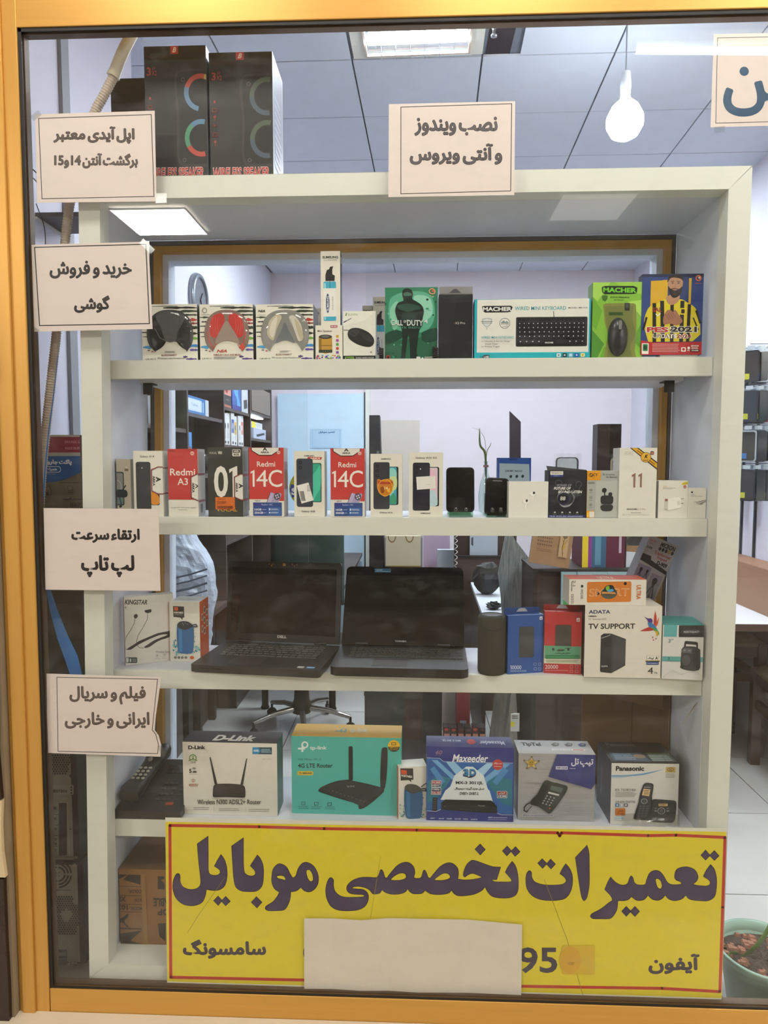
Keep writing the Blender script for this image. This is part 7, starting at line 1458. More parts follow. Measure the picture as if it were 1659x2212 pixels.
# corrugated hose with a smooth sleeve
YH = .062
pts = [(246, 164), (225, 205), (205, 243), (182, 310), (165, 372), (151, 440), (141, 520), (132, 620), (122, 720), (110, 830), (99, 930), (90, 1030), (84, 1130), (80, 1240)]
L = smooth_line([at(x, y, YH) for x, y in pts], 40); o_ = at(80, 1240, YH)
t = thing('drain_hose', 'beige corrugated hose with a smooth upper sleeve, running down the left of the cabinet', 'hose', tuple(o_))
# resample by length
res = [L[0]]; step = .0021; acc = 0
for a_, b_ in zip(L[:-1], L[1:]):
    seg = (b_-a_).length
    while acc+seg >= step:
        f_ = (step-acc)/seg; a_ = a_.lerp(b_, f_); res.append(a_.copy()); seg = (b_-a_).length; acc = 0
    acc += seg
rad = [.0112 if (i//1) % 3 == 0 else .0112 if i % 3 == 1 else .0095 for i in range(len(res))]
MB().tube([p-o_ for p in res], rad, 10).build('corrugated_hose', mat('beige_hose', '#b7a898', .55, vary=.08, scale=20), t)
L2 = smooth_line([at(x, y, YH) for x, y in ((297, 52), (285, 74), (262, 120), (244, 166))], 6)
MB().tube([p-o_ for p in L2], [.0135]*(len(L2)-2)+[.0150, .0150], 16).build('sleeve', mat('cream_sleeve', '#c9bfa8', .45), t)
# blue strip
pts = [(124, 768, 1.5), (115, 850, 2), (104, 930, 2.5), (95, 1020, 3), (90, 1100, 4), (91, 1190, 5), (97, 1260, 7), (108, 1320, 14), (124, 1380, 21), (142, 1430, 26), (158, 1478, 22)]
Yb = .040; m_ = MB(); vs = []; o_ = at(158, 1478, Yb)
for x, y, w_ in pts:
    for s_ in (0, 1): vs.append(at(x+s_*w_, y-s_*w_*.45, Yb+s_*.004)-o_)
n = len(vs); vs += [v+Vector((0, .001, 0)) for v in vs]; k_ = len(pts)
m_.add(vs, [(2*i, 2*i+1, 2*i+3, 2*i+2) for i in range(k_-1)]+[(n+2*i, n+2*i+2, n+2*i+3, n+2*i+1) for i in range(k_-1)]+[(2*i, 2*i+2, n+2*i+2, n+2*i) for i in range(k_-1)]+[(2*i+1, n+2*i+1, n+2*i+3, 2*i+3) for i in range(k_-1)])
tag(m_.build('blue_strip', mat('blue_plastic_strip', '#2468a8', .35), None, o_), 'curved blue plastic strip widening downwards, behind the lower left notices', 'strip')
# stack: two computer cases, dark carton, printed carton
YT = .115
zt2 = at(140, 1862, YT).z; zt1 = at(140, 1560, YT).z; zt0 = at(140, 1277, YT).z; ztt = at(140, 941, YT).z
def tower(z0, z1, xr, label):
    t = thing('computer_case', label, 'computer', ((-1.03+xr)/2, YT, z0)); w_ = xr+1.03
    MB().box(-w_/2, .0015, .0004, w_/2, .20, z1-z0-.0006).build('casing', mat('dark_casing', '#2a2724', .5, .3), t)
    MB().box(-w_/2+.004, 0, .006, w_/2-.016, .0014, z1-z0-.008).build('rear_panel', mat('zinc_panel', '#a5a192', .45, .15, vary=.08, scale=18), t)
    fn = lambda x, y: (lambda q: (q.x-t.location.x, 0, q.z-z0))(at(*kp(12, x, y), YT))
    return t, Print(fn, (0, -1, 0), .0004)
def honey(p, x0, y0, x1, y1, s, skip=None):
    r_ = 0; y = y0
    while y < y1:
        x = x0+(s*.5 if r_ % 2 else 0)
        while x < x1:
            if not skip or not skip(x, y): p.poly([(x+s*.40*math.cos(math.radians(60*k+30)), y+s*.42*math.sin(math.radians(60*k+30))) for k in range(6)], '#1c1a17')
            x += s
        y += s*.87; r_ += 1
xr1 = at(*kp(12, 612, 700), YT).x
t, p = tower(zt2+.001, zt1, xr1, 'upper desktop computer case with its slotted metal back outward, left of the cabinet')
honey(p, 372, 115, 560, 255, 20, lambda x, y: x > 600-y*.3)
p.ell(560, 277, 22, 12, '#2a2824', 12, .7); p.rrect(405, 342, 575, 418, 6, '#a9a598'); p.text('B87303', 418, 378, 526, 402, '#22201c', bold=.05)
for y_ in (360, 382, 404): p.rrect(552, y_-7, 566, y_+7, 4, '#1c1a17')
p.rect(462, 480, 524, 890, '#23201c'); p.line([(466, 478), (524, 478), (544, 892)], 4, '#c9c5b8')
for i in range(5):
    y_ = 505+i*82; p.quad([(378, y_), (452, y_+4), (452, y_+58), (382, y_+54)], '#8a867a'); p.line([(380, y_+62), (455, y_+68)], 5, '#4a463e'); p.rect(388, y_+8, 440, y_+28, '#5f5b52' if i else '#2a2825')
p.ell(406, 636, 16, 10, '#4a6a8a'); p.ell(430, 800, 18, 8, '#2a2825'); p.ell(552, 685, 5, 5, '#1c1a17'); p.rect(380, 895, 610, 915, '#6f6b60')
p.build('rear_print', t)
xr2 = at(*kp(12, 655, 1300), YT).x
t, p = tower(.1045, zt2, xr2, 'lower desktop computer case with a round fan grille, at the bottom left')
cx, cy = 450, 1040
for rr_ in (112, 88, 62):
    for q_2 in range(4): p.ring(cx, cy, rr_, rr_*.98, 13, '#23211d', 8, q_2*90+6, q_2*90+84)
for a_, b_ in ((-1, -1), (1, -1), (-1, 1), (1, 1)): p.ell(cx+a_*12, cy+b_*12, 5, 5, '#2a2824')
for a_, b_ in ((582, 967), (588, 1150), (560, 1140), (490, 1592), (550, 1592), (556, 1642)): p.ell(a_, b_, 10, 10, '#b3afa2'); p.ell(a_, b_, 4, 4, '#4a463e')
p.line([(410, 1162), (555, 1162)], 5, '#2a2824')
honey(p, 425, 1215, 645, 1505, 19, lambda x, y: (x-520)**2+(y-1355)**2 < 45**2 or (y < 1280 and x > 575) or (y > 1440 and x > 600))
p.rect(412, 1618, 528, 1850, '#35332f'); p.rect(424, 1640, 520, 1668, '#6a675e'); p.rect(424, 1720, 516, 1748, '#23211d'); p.rect(424, 1770, 516, 1830, '#2a2824'); p.line([(430, 1690), (518, 1690)], 4, '#7a776c')
p.quad([(540, 1690), (606, 1698), (606, 1862), (545, 1860)], '#a39f8c'); p.lines(552, 1715, 572, 9, 16, 5, '#4a463e', 0)
for i in range(18): p.line([(580, 1712+i*8), (600, 1713+i*8)], 3 if i % 3 else 5, '#2a2824')
p.build('rear_print', t)
xr3 = at(179, 1380, YT).x
t = thing('dark_carton', 'plain dark grey carton behind the blue strip, under the printed carton', 'box', ((-1.03+xr3)/2, YT, zt1+.0006)); w_ = xr3+1.03
MB().box(-w_/2, 0, 0, w_/2, .19, zt0-zt1-.0012, '#403c35').build('carton', CARD, t)
c = Carton(13, 'dust_bag_carton', 'carton with maroon and blue print about vacuum bags, behind the left notices', [(-40, 1690), (576, 1690), (578, 2750), (-40, 2750)], zt0+.0004, .17, Y=YT, col=dict(front='#6d6650', side='#5c5644', top='#7a2a3c'))
p = c.front(); p.rect(-40, 1704, 576, 1808, '#8a2c40'); p.rect(-40, 1690, 576, 1704, '#b0a49a'); p.rect(-40, 1808, 576, 1832, '#a9a49a'); p.text('ORIGINAL GERMAN', 470, 1728, 700, 1745, '#c98a92', bold=.01) if False else p.text('ORIGINAL G', 470, 1728, 574, 1746, '#c98a92', bold=.01); p.text('MADE IN IR', 470, 1770, 574, 1788, '#c98a92', bold=.01)
p.curve([(-40, 1832, 1), (575, 1832, 1), (575, 1940, 1), (520, 1965), (440, 1995), (330, 2010), (200, 2005), (-40, 2000, 1)], '#235a96'); p.text('پاکت جارو', 345, 1855, 515, 1895, '#d9dce0', fat=2.2); p.rrect(322, 1900, 438, 1942, 18, '#d9dce0'); p.rrect(326, 1904, 434, 1938, 15, '#235a96'); p.text('همراه', 345, 1908, 412, 1934, '#d9dce0', fat=1.2); p.lines(330, 1952, 400, 1, 5, 3, '#a9b9cc', 0)
p.lines(425, 2010, 570, 1, 5, 4, '#3a3628', .1); p.line([(478, 2032), (512, 2032), (520, 2060), (488, 2066), (478, 2032)], 3, '#2f2b20'); p.lines(480, 2076, 520, 1, 4, 3, '#3a3628', 0); p.line([(310, 2060), (350, 2030), (368, 2060), (366, 2090), (320, 2105), (310, 2060)], 2.5, '#2f2b20'); p.ell(340, 2085, 10, 12, '#2f2b20'); p.text('مخصوص پاناسونیک', 445, 2110, 574, 2132, '#2a261c', fat=1); p.frame(496, 2148, 590, 2174, 2, '#2a261c'); p.text('H-N 57', 502, 2152, 572, 2170, '#2a261c', bold=.03); p.text('دولایه', 478, 2180, 574, 2205, '#6a2a2a', fat=1.6)
p.build('front_print', c.root)
# ---- loudspeaker boxes on the cabinet
zc_ = ZT+.0005
def speaker_carton(q, label, side_d, sx):
    c = Carton(0, 'loudspeaker_box', label, q, zc_, side_d, Y=.075, col=dict(front='#2a2726', side='#8a8a92', left='#2f2c2b', right='#84858f'), group='loudspeaker boxes on the cabinet')
    x0, y0, x1, y1 = q; p = c.front(); X = lambda v: x0+(v-905)*(x1-x0)/272; Yy = lambda v: y0+(v-225)*(y1-y0)/530
    p.rect(X(1022), Yy(224), X(1056), Yy(256), '#b3392c'); p.text('B', X(1030), Yy(230), X(1048), Yy(250), '#e8d9d3', bold=.03, shear=.3)
    p.text('3', X(916), Yy(305), X(934), Yy(337), '#a8463a', bold=.02); p.text('X2', X(938), Yy(318), X(960), Yy(336), '#a8463a', bold=.01); p.line([(X(945), Yy(303)), (X(942), Yy(314))], 2, '#a8463a'); p.line([(X(952), Yy(303)), (X(949), Yy(314))], 2, '#a8463a'); p.text('Model KTS-1296', X(918), Yy(262), X(1010), Yy(272), '#5a2f2a')
    p.curve([(X(1035), Yy(360)), (X(1048), Yy(325)), (X(1070), Yy(315)), (X(1177), Yy(312), 1), (X(1177), Yy(692), 1), (X(1080), Yy(692)), (X(1052), Yy(680)), (X(1042), Yy(640)), (X(1046), Yy(500))], '#3a3736')
    p.curve([(X(1045), Yy(365)), (X(1055), Yy(332)), (X(1075), Yy(325)), (X(1177), Yy(322), 1), (X(1177), Yy(680), 1), (X(1085), Yy(680)), (X(1060), Yy(668)), (X(1052), Yy(630)), (X(1055), Yy(500))], '#262423')
    for cy in (Yy(405), Yy(580)):
        r_ = 78*(x1-x0)/272; cx = X(1152)
        R2 = r_
        seg = (('#b0503f', 200, 320), ('#b8a24a', 320, 345), ('#5f7f9c', 100, 200)) if (sx and cy == Yy(405)) else (('#4a8a6a', 150, 230), ('#5a7f9c', 230, 300), ('#b04a3f', 60, 150)) if sx else (('#4f5a4a', 180, 290), ('#48555f', 80, 180))
        lim = math.degrees(math.acos(max(-1, min(1, (x1-1-cx)/R2))))
        p.ring(cx, cy, R2, R2*1.02, 0.1, '#262423', 24, lim+2, 358-lim)
        for cc, a0_, a1_ in seg: p.ring(cx, cy, R2*.95, R2, R2*.26, cc, 14, max(a0_, lim+4), min(a1_, 356-lim))
        lim2 = math.degrees(math.acos(max(-1, min(1, (x1-1-cx)/(R2*.62)))))
        p.poly([(cx+R2*.62*math.cos(math.radians(lim2+(360-2*lim2)*k/20)), cy+R2*.66*math.sin(math.radians(lim2+(360-2*lim2)*k/20))) for k in range(21)], '#1b1919')
    for yy_ in (355, 665): p.ell(X(1075), Yy(yy_), 9, 9, '#55524f'); p.ell(X(1075), Yy(yy_), 5, 5, '#1d1b1a')
    for j, yy_ in enumerate((424, 458, 488, 521, 557, 590)):
        cx = X(928)
        if j == 0: p.rect(cx-4, Yy(yy_)-5, cx+4, Yy(yy_)+5, '#a8392c')
        elif j in (1, 4): p.frame(cx-9, Yy(yy_)-6, cx+9, Yy(yy_)+8, 2.5, '#8a3228')
        elif j == 3: p.ring(cx, Yy(yy_), 10, 7, 2, '#6a2c26', 12); p.ell(cx, Yy(yy_), 3, 3, '#8a3228')
        else: p.ell(cx, Yy(yy_)-3, 6, 6, '#8a3228'); p.line([(cx, Yy(yy_)), (cx, Yy(yy_)+14)], 3, '#8a3228')
    p.text('WIRELESS SPEAKER', X(915), Yy(692), X(1160), Yy(741), '#d9c9c4', bold=.05, shear=.12); p.text('WIRELESS SPEAKER', X(917), Yy(694), X(1158), Yy(739), '#b3352c', bold=.02, shear=.12)
    p.build('front_print', c.root); 
    q_3 = c.right(); q_3.rect(10, 5, 90, 96, '#70727d'); q_3.lines(20, 30, 80, 10, 6, 2, '#9a9ca6', .2); q_3.build('side_print', c.root)
    return c
speaker_carton((627, 198, 893, 755), 'left and taller of the black loudspeaker boxes on the cabinet, bright coloured rings', .09, True)
speaker_carton((905, 225, 1178, 756), 'right one of the black loudspeaker boxes on the cabinet, pale side panel', .13, False)
Carton(0, 'dark_box', 'low dark box behind the loudspeaker boxes and the topmost notice', (482, 338, 640, 752), zc_, .10, Y=.20, col=dict(front='#322d2c', side='#3a3534', top='#55504e'))
# ================================================================ right of the cabinet
# phone case rack on the right wall
rk = thing('wire_rack', 'wire rack with hooks on the right wall carrying the phone cases', 'rack', (XR-.001, 1.95, 1.05))
M_WIRE = mat('grey_wire', '#7f878d', .35, .7)
m_ = MB()
for z in (0.93, .98): m_.tube([(-.012, -.30, z), (-.012, .45, z)], .003, 6)
for k in range(13): m_.tube([(-.012, -.29+k*.06, .93), (-.012, -.29+k*.06, .98)], .002, 5)
m_.build('top_rail', M_WIRE, rk)
for y in (onx(1603, 1140, XR).y, onx(1632, 1140, XR).y):
    MB().box(-.010, y-1.95-.006, -.296, 0, y-1.95+.006, .95).build('upright', mat('black_upright', '#2c3134', .5), rk)
rows = [2.02, 1.83, 1.64, 1.45]
cols = [1.78, 1.90, 2.02, 2.14]
for zz_ in rows:
    for yy in cols: MB().tube([(0, yy-1.95, zz_-1.05), (-.17, yy-1.95, zz_-1.05)], .002, 5).build('hook', M_WIRE, rk)
def case_proto(idx):
    body = ('#1d2023', '#23282c', '#2f4a66', '#1a1c1f', '#b9bfc4')[idx]; lab = ('#d6cf2e', '#2f74b8', '#d9dadb')[idx % 3]
    t = thing('phone_case', 'packed phone case on the wire rack', 'phone case', (0, 0, 0), 0, 'phone cases hanging on the wire rack')
    w_, h_ = .074, .150
    o = []
    for cx, cz, an in ((w_/2-.011, -.030, 0), (-w_/2+.011, -.030, 90), (-w_/2+.011, -.030-h_+.022, 180), (w_/2-.011, -.030-h_+.022, 270)):
        for q in range(4): g_ = math.radians(an+90*q/3); o.append((cx+.011*math.cos(g_), cz+.011*math.sin(g_)))
    MB().prism(o, -.004, .004, smooth=True).build('case_back', mat('case_'+body[1:], body, .35), t)
    MB().prism([(x*.86, (z+.105)*.92-.105) for x, z in o], -.0052, -.0045).build('insert', mat('insert_%d' % idx, ('#2b3338', '#18232c', '#24557e', '#3a3433', '#15181a')[idx], .3), t)
    MB().box(-w_*.42, -.0062, -.155, -w_*.05, -.0054, -.128).build('label', mat('label_'+lab[1:], lab, .6), t)
    MB().box(-w_*.5-.004, -.0075, -.172, w_*.5+.004, -.0068, .006).build('film', glass_mat('pack_film', (.95, .97, .98), .05, .12), t)
    MB().box(-.016, -.0066, -.014, .016, -.0058, .004).build('hanger', mat('white_hanger', '#cfd4d6', .5), t)
    return t
protos = [case_proto(i) for i in range(5)]
first = [True]*5; rnd = random.Random(12)
rown = ['top', 'second', 'third', 'lowest']; coln = ['nearest', 'second', 'third', 'farthest']; depn = ['outermost', 'second', 'third']
pink = None
for i, zz_ in enumerate(rows):
    for j, yy in enumerate(cols):
        for k in range(3):
            ix = rnd.randrange(5); 
            if i == 2: ix = (4, 1, 4)[k]
            o = protos[ix] if first[ix] else copy_tree(protos[ix]); first[ix] = False
            o.location = (XR-.165+k*.048, yy+.0, zz_-.0125); o.rotation_euler = (0, 0, math.radians(-38+rnd.uniform(-6, 6)))
            o['label'] = '%s phone case on the %s hook of the %s rack row' % (depn[k], coln[j], rown[i])
# pink one
t = [o for o in COL.objects if o.get('label') == 'third phone case on the nearest hook of the second rack row'][0]; t['label'] = 'pink phone case near the right edge of the picture'
for ch in t.children:
    if ch.name.startswith('case_back') or ch.name.startswith('insert'):
        ch.data = ch.data.copy(); ch.data.materials[0] = mat('pink_case', '#d04a6c', .4)
# white table with the brown cardboard, stools
M_TOP = mat('white_table_top', '#d3d6da', .3); M_WAL = mat('walnut_wood', '#4a3329', .45, vary=.3, scale=5, stretch=(1, 1, 14))
t = thing('white_table', 'white topped table along the right wall with a dark edge', 'table', (1.45, 1.40, 0))
MB().box(-.33, 0, .735, .335, 1.2, .75).build('table_top', M_TOP, t); MB().box(-.33, -.004, .718, .335, .0, .75).box(-.33, 0, .718, .335, 1.2, .7345).build('edge_board', M_WAL, t)
MB().box(-.32, .75, 0, .33, .77, .717).build('back_panel', mat('grey_brown_panel', '#6d655c', .6), t); MB().box(-.32, .02, 0, -.30, .745, .717).build('side_panel', M_WAL, t)
t = thing('cardboard_box', 'long flat brown cardboard box lying on the white table at the right', 'box', (1.64, 1.45, .7508))
MB().box(-.01, 0, 0, .13, .95, .214, '#8a6344').build('carton', CARD, t)
p = Print(lambda x, y: (-.01, x, y), (-1, 0, 0)); p.rrect(.20, .05, .235, .15, .008, '#8a6242'); p.line([(.02, .19), (.9, .196)], .002, '#7c5739'); p.build('side_print', t)
def stool(name, label, x, y, rz, h, s=.34):
    t = thing(name, label, 'stool', (x, y, 0), rz, None)
    for sx in (-1, 1):
        for sy in (-1, 1): MB().box(sx*s/2-.022, sy*s/2-.022, 0, sx*s/2+.022, sy*s/2+.022, h-.03).build('leg', M_WAL, t, bevel=.002)
    for a_, b_ in (((-s/2+.022, -s/2-.010), (s/2-.022, -s/2+.012)), ((-s/2+.022, s/2-.012), (s/2-.022, s/2+.010)), ((-s/2-.010, -s/2+.022), (-s/2+.012, s/2-.022)), ((s/2-.012, -s/2+.022), (s/2+.010, s/2-.022))):
        MB().box(a_[0], a_[1], h-.10, b_[0], b_[1], h-.045).build('apron', M_WAL, t); MB().box(a_[0], a_[1], h-.22, b_[0], b_[1], h-.18).build('stretcher', M_WAL, t)
    m_ = MB(); n = 10; vs = []
    for j in range(n+1):
        for i in range(n+1):
            u, v = i/n*2-1, j/n*2-1; vs.append((u*(s/2+.018), v*(s/2+.018), h-.029+.040*(1-u**6)*(1-v**6)))
    m_.add(vs, [(j*(n+1)+i, j*(n+1)+i+1, (j+1)*(n+1)+i+1, (j+1)*(n+1)+i) for j in range(n) for i in range(n)], None, 0, True); m_.box(-s/2-.018, -s/2-.018, h-.044, s/2+.018, s/2+.018, h-.0292)
    m_.build('cushion', mat('damask_cloth', '#7d6a56', .8, vary=.55, scale=28, bump=.3, bscale=160), t)
f_ = onz(1605, 1640, 0)
stool('wooden_stool', 'walnut stool with a patterned cushion, front leg beside the cabinet edge', f_.x+.17, f_.y-.22, math.radians(-6), .50, .32)
stool('wooden_stool', 'second walnut stool pushed under the white table', 1.57, 1.92, 0, .60, .30)
# plant pot
t = thing('plant_pot', 'mint green plant pot with dry soil and thin leaves in the lower right corner', 'plant', (.935, .158, 0))
MB().lathe([(.075, 0), (.082, .004), (.104, .145), (.112, .150), (.118, .168), (.118, .172), (.112, .172), (.106, .150), (.102, .120), (0, .118)], 40).build('pot', mat('mint_plastic', '#8aa593', .4), t)
m_ = MB(); n = 14; rnd = random.Random(5); vs = [(0, 0, .140)]; fs = []
for j in range(1, 6):
    for i in range(24): a_ = 2*math.pi*i/24; r_ = .1045*j/5; vs.append((r_*math.cos(a_), r_*math.sin(a_), .138+rnd.uniform(-.004, .006)))
fs = [(0, 1+i, 1+(i+1) % 24) for i in range(24)]+[(1+(j-1)*24+i, 1+j*24+i, 1+j*24+(i+1) % 24, 1+(j-1)*24+(i+1) % 24) for j in range(1, 5) for i in range(24)]
m_.add(vs, fs); m_.build('soil', mat('dry_soil', '#3d2f27', .95, vary=.5, scale=40, bump=.6, bscale=200), t)
m_ = MB()
for i in range(46):
    a_ = rnd.uniform(0, 6.28); r_ = rnd.uniform(.045, .095); x, y, z = r_*math.cos(a_), r_*math.sin(a_), .142; s_ = rnd.uniform(.006, .013)
    vs = [(x+rnd.uniform(-1, 1)*s_, y+rnd.uniform(-1, 1)*s_, z+rnd.uniform(-.3, .6)*s_) for _ in range(8)]; m_.hexa([(x-s_, y-s_*.6, z-.003), (x+s_*.8, y-s_, z-.003), (x+s_, y+s_*.7, z-.003), (x-s_*.7, y+s_, z-.003), (x-s_*.7, y-s_*.4, z+s_*.5), (x+s_*.5, y-s_*.6, z+s_*.6), (x+s_*.6, y+s_*.4, z+s_*.4), (x-s_*.5, y+s_*.6, z+s_*.6)])
m_.build('bark_chips', mat('bark_chip', '#8d5f4a', .9, vary=.3, scale=40), t)['kind'] = 'stuff'
M_LEAF = mat('leaf_green', '#5f7a3c', .5, vary=.25, scale=30)
def leaf(parent, pts, w_, mt=None, name='leaf'):
    L = smooth_line(pts, 6); m_ = MB(); vs = []; n = len(L)
    for i, q in enumerate(L):
        u = i/(n-1); ww = w_*math.sin(math.pi*min(1, u*.85+.12))**.7; tg = (L[min(i+1, n-1)]-L[max(i-1, 0)]).normalized(); sd = tg.cross(Vector((0, 1, .2))).normalized()
        vs += [q-sd*ww/2, q+Vector((0, ww*.15, 0)), q+sd*ww/2]
    k = len(vs); vs += [v+Vector((0, .0006, 0)) for v in vs]
    fs = []
    for i in range(n-1):
        for s_ in (0, 1): a_ = 3*i+s_; fs += [(a_, a_+1, a_+4, a_+3), (k+a_, k+a_+3, k+a_+4, k+a_+1)]
        fs += [(3*i, 3*i+3, k+3*i+3, k+3*i), (3*i+2, k+3*i+2, k+3*i+5, 3*i+5)]
    m_.add(vs, fs, None, 0, True); return m_.build(name, mt or M_LEAF, parent)
V = Vector
for pts, w_ in ((((-.055, .0, .145), (-.03, -.02, .19), (.0, -.02, .24), (.022, -.01, .30)), .014), (((.01, -.02, .145), (.018, -.02, .20), (.015, -.02, .26)), .007), (((.03, .0, .145), (.045, .01, .24), (.03, .03, .34)), .012), (((-.06, .01, .147), (-.085, .0, .155), (-.095, -.01, .145)), .012), (((.05, .03, .145), (.09, .04, .22), (.13, .03, .25)), .012)):
    leaf(t, [V(q) for q in pts], w_)
# ================================================================ rear room seen through the cabinet
def put(px, py, Y): return at(px, py, Y)
# wall clock
q = onx(424, 648, XL2)
t = thing('wall_clock', 'round silver wall clock on the white side wall behind the headphone boxes', 'clock', (XL2+.0008, q.y, q.z), 0)
MB().lathe([(.135, 0), (.140, .012), (.132, .030), (.118, .034), (.112, .028), (.112, .020)], 40, ax='x').build('clock_case', mat('silver_plastic', '#8e949c', .3, .6), t)
MB().lathe([(.112, .019), (0, .020)], 40, ax='x').build('dial', mat('clock_dial', '#b9b6b8', .5), t)
hb = MB()
for ang_, L_ in ((40, .055), (150, .085)): a_ = math.radians(ang_); hb.tube([(.023, 0, 0), (.023, L_*math.sin(a_), L_*math.cos(a_))], .003, 4)
hb.build('hands', M_BLACK, t)
# light blue door with a notice
xa, xb = -1.10, at(786, 1000, 4.0).x
t = thing('panel_door', 'light blue panel door in the back wall with a small notice on it', 'door', ((xa+xb)/2, 4.03, 0))
w_ = xb-xa
MB().box(-w_/2, 0, .006, w_/2, .045, 2.02).build('door_leaf', mat('pale_blue_panel', '#bcd6e4', .35), t)
MB().box(w_/2+.001, -.01, .006, w_/2+.012, .045, 2.03).build('dark_edge', mat('dark_edge_strip', '#2b3338', .5), t)
MB().box(w_/2+.0125, -.012, 0, w_/2+.05, .049, 2.06).build('door_post', M_LAM, t)
a, b = at(671, 968, 4.02), at(738, 926, 4.02)
t = thing('paper_notice', 'small bluish notice taped to the light blue door', 'notice', ((a.x+b.x)/2, 4.024, a.z)); w_ = b.x-a.x; h_ = b.z-a.z
MB().box(-w_/2, 0, 0, w_/2, .001, h_).build('paper', mat('bluish_paper', '#aac8dc', .7), t)
p = Print(lambda x, y: (-w_/2+x*w_, 0, h_*(1-y)), (0, -1, 0), .0008); p.text('تعمیر موبایل', .25, .12, .78, .24, '#3a5f8a', fat=.006); p.lines(.08, .45, .92, 1, .1, .012, '#3a5f8a', .05); p.lines(.3, .60, .7, 2, .14, .012, '#3a5f8a', .05); p.line([(.06, .06), (.94, .06), (.94, .94), (.06, .94)], .008, '#6f97b5', True); p.build('print', t)
# bookcase on the left wall
M_BC = mat('dark_bookcase_wood', '#4a403c', .5, vary=.2, scale=8, stretch=(1, 1, 10)); M_BCB = mat('bookcase_back', '#241f1d', .7)
XF = -.93; dv = [2.27, 2.83, 3.39, 3.95, 4.55]; 
bc = thing('bookcase', 'dark brown open bookcase along the left wall full of accessories', 'bookcase', (XF, 0, 0))
D0 = XL2-XF+.001
for k, dp in enumerate(dv): y = dp-1.6; MB().box(D0+.012, y-.009, .76, 0, y+.009, 1.98).build('divider', M_BC, bc)
MB().box(D0, dv[0]-1.6, .76, D0+.011, dv[-1]-1.6, 1.98).build('back_board', M_BCB, bc)
MB().box(D0+.012, dv[0]-1.61, 1.9805, .0, dv[-1]-1.59, 2.0).build('top_board', M_BC, bc)
MB().box(D0+.012, dv[0]-1.61, .735, .01, dv[-1]-1.59, .7595).build('counter_board', M_BC, bc)
MB().box(D0+.001, dv[0]-1.61, 0, D0+.008, 2.3, .7345).build('lower_panel', M_BC, bc); MB().box(D0+.012, 2.32, 0, -.10, dv[-1]-1.59, .7345).build('lower_cupboard', M_BC, bc)
def shelf_y(px_front, py, dep): return CAM.z+(1001-py)/1475*dep
shv = {0: [1.592, 1.30], 1: [1.665, 1.40, 1.15], 2: [1.735, 1.545, 1.30, 1.05], 3: [1.76, 1.60, 1.30, 1.05]}
for k, zs_ in shv.items():
    for z in zs_: MB().box(D0+.0122, dv[k]-1.6+.0095, z-.016, -.004, dv[k+1]-1.6-.0095, z).build('shelf_board', M_BC if k != 1 or z < 1.5 else glass_mat('shelf_glass', (.6, .75, .8), .06), bc)
def bg_box(name, label, k, u0, u1, z, h, dx0, dp, col, art=None, cat='box', lean=0):
    """box on a bookcase shelf: bay k, u0..u1 along the bay, height h, front dx0 behind the bookcase front"""
    y0 = dv[k]-1.6+.0095; L = dv[k+1]-dv[k]-.019; ya, yb = y0+u0*L, y0+u1*L; w_ = yb-ya
    t = thing(name, label, cat, (XF-dx0, (ya+yb)/2, z+.0004), math.pi/2+lean)
    MB().box(-w_/2, 0, 0, w_/2, dp, h, col).build('carton', CARD, t)
    if art:
        p = Print(lambda x, y: (-w_/2+x/100*w_, 0, h*(1-y/100)), (0, -1, 0), .0005, .0001); art(p); p.build('front_print', t)
    return t
def art_w(p): p.ell(40, 45, 26, 16, '#1c1c1e'); p.ell(60, 62, 22, 12, '#2a2a2c'); p.lines(20, 86, 80, 1, 4, 3, '#333333', 0)
bg_box('accessory_box', 'white box with a black gadget pictured, leftmost on the dark bookcase', 0, .55, .80, 1.592, .115, .02, .05, '#d6d9dc', art_w)
t = bg_box('charger_pack', 'bright green wall charger pack above the white box in the dark bookcase', 0, .80, .95, 1.592, .02, .05, .04, '#30b84a')
MB().box(-.03, .005, .0202, .03, .03, .12).build('charger', mat('bright_green', '#2fc04c', .4), t)
def art_t(p): p.rect(0, 0, 84, 100, '#2572b5'); p.rrect(4, 14, 68, 84, 6, '#b7d1e6'); p.rrect(8, 20, 62, 78, 4, '#d3e0ea'); p.rect(72, 20, 76, 82, '#a9cfe6'); p.text('Tablet', 20, 40, 50, 55, '#6f9ac0'); p.rect(84, 0, 100, 100, '#c5ccd4')
bg_box('tablet_box', 'wide blue and white tablet box on the glass shelf of the bookcase', 1, .03, .62, 1.665, .075, .015, .06, '#2572b5', art_t)
def art_h(p): p.rrect(20, 4, 80, 30, 10, '#3f8ac9'); p.ell(50, 12, 12, 4, '#1d3f66'); p.rect(10, 34, 90, 42, '#20426a'); p.rect(60, 36, 80, 44, '#c05a4a'); p.rect(10, 60, 50, 98, '#c9b9b0')
bg_box('hanging_pack', 'blue hanging pack standing lower left in the bookcase', 1, .02, .24, 1.40, .185, .03, .03, '#3a84c4', art_h)
M_MS = mat('gloss_black', '#17181a', .15)
for i, (u, lb_) in enumerate(((.30, 'left black computer mouse leaning in the bookcase'), (.55, 'right black computer mouse leaning in the bookcase'))):
    y = dv[1]-1.6+.0095+u*.54; t = thing('computer_mouse', lb_, 'mouse', (XF-.04, y, 1.4004+.062), 0, 'mice in the bookcase', (0, math.radians(72), math.radians(20)))
    MB().lathe([(0, .030), (.35, .029), (.7, .022), (.93, .010), (1, 0), (.97, -.004), (0, -.005)], 20, (0, 0, 0), None, 0, 'z', .056, .030).build('mouse_shell', M_MS, t)
    o = MB().box(.02, -.003, .024, .04, .003, .031).build('scroll_wheel', mat('chrome_trim', '#c9c9c9', .2, .8), t)
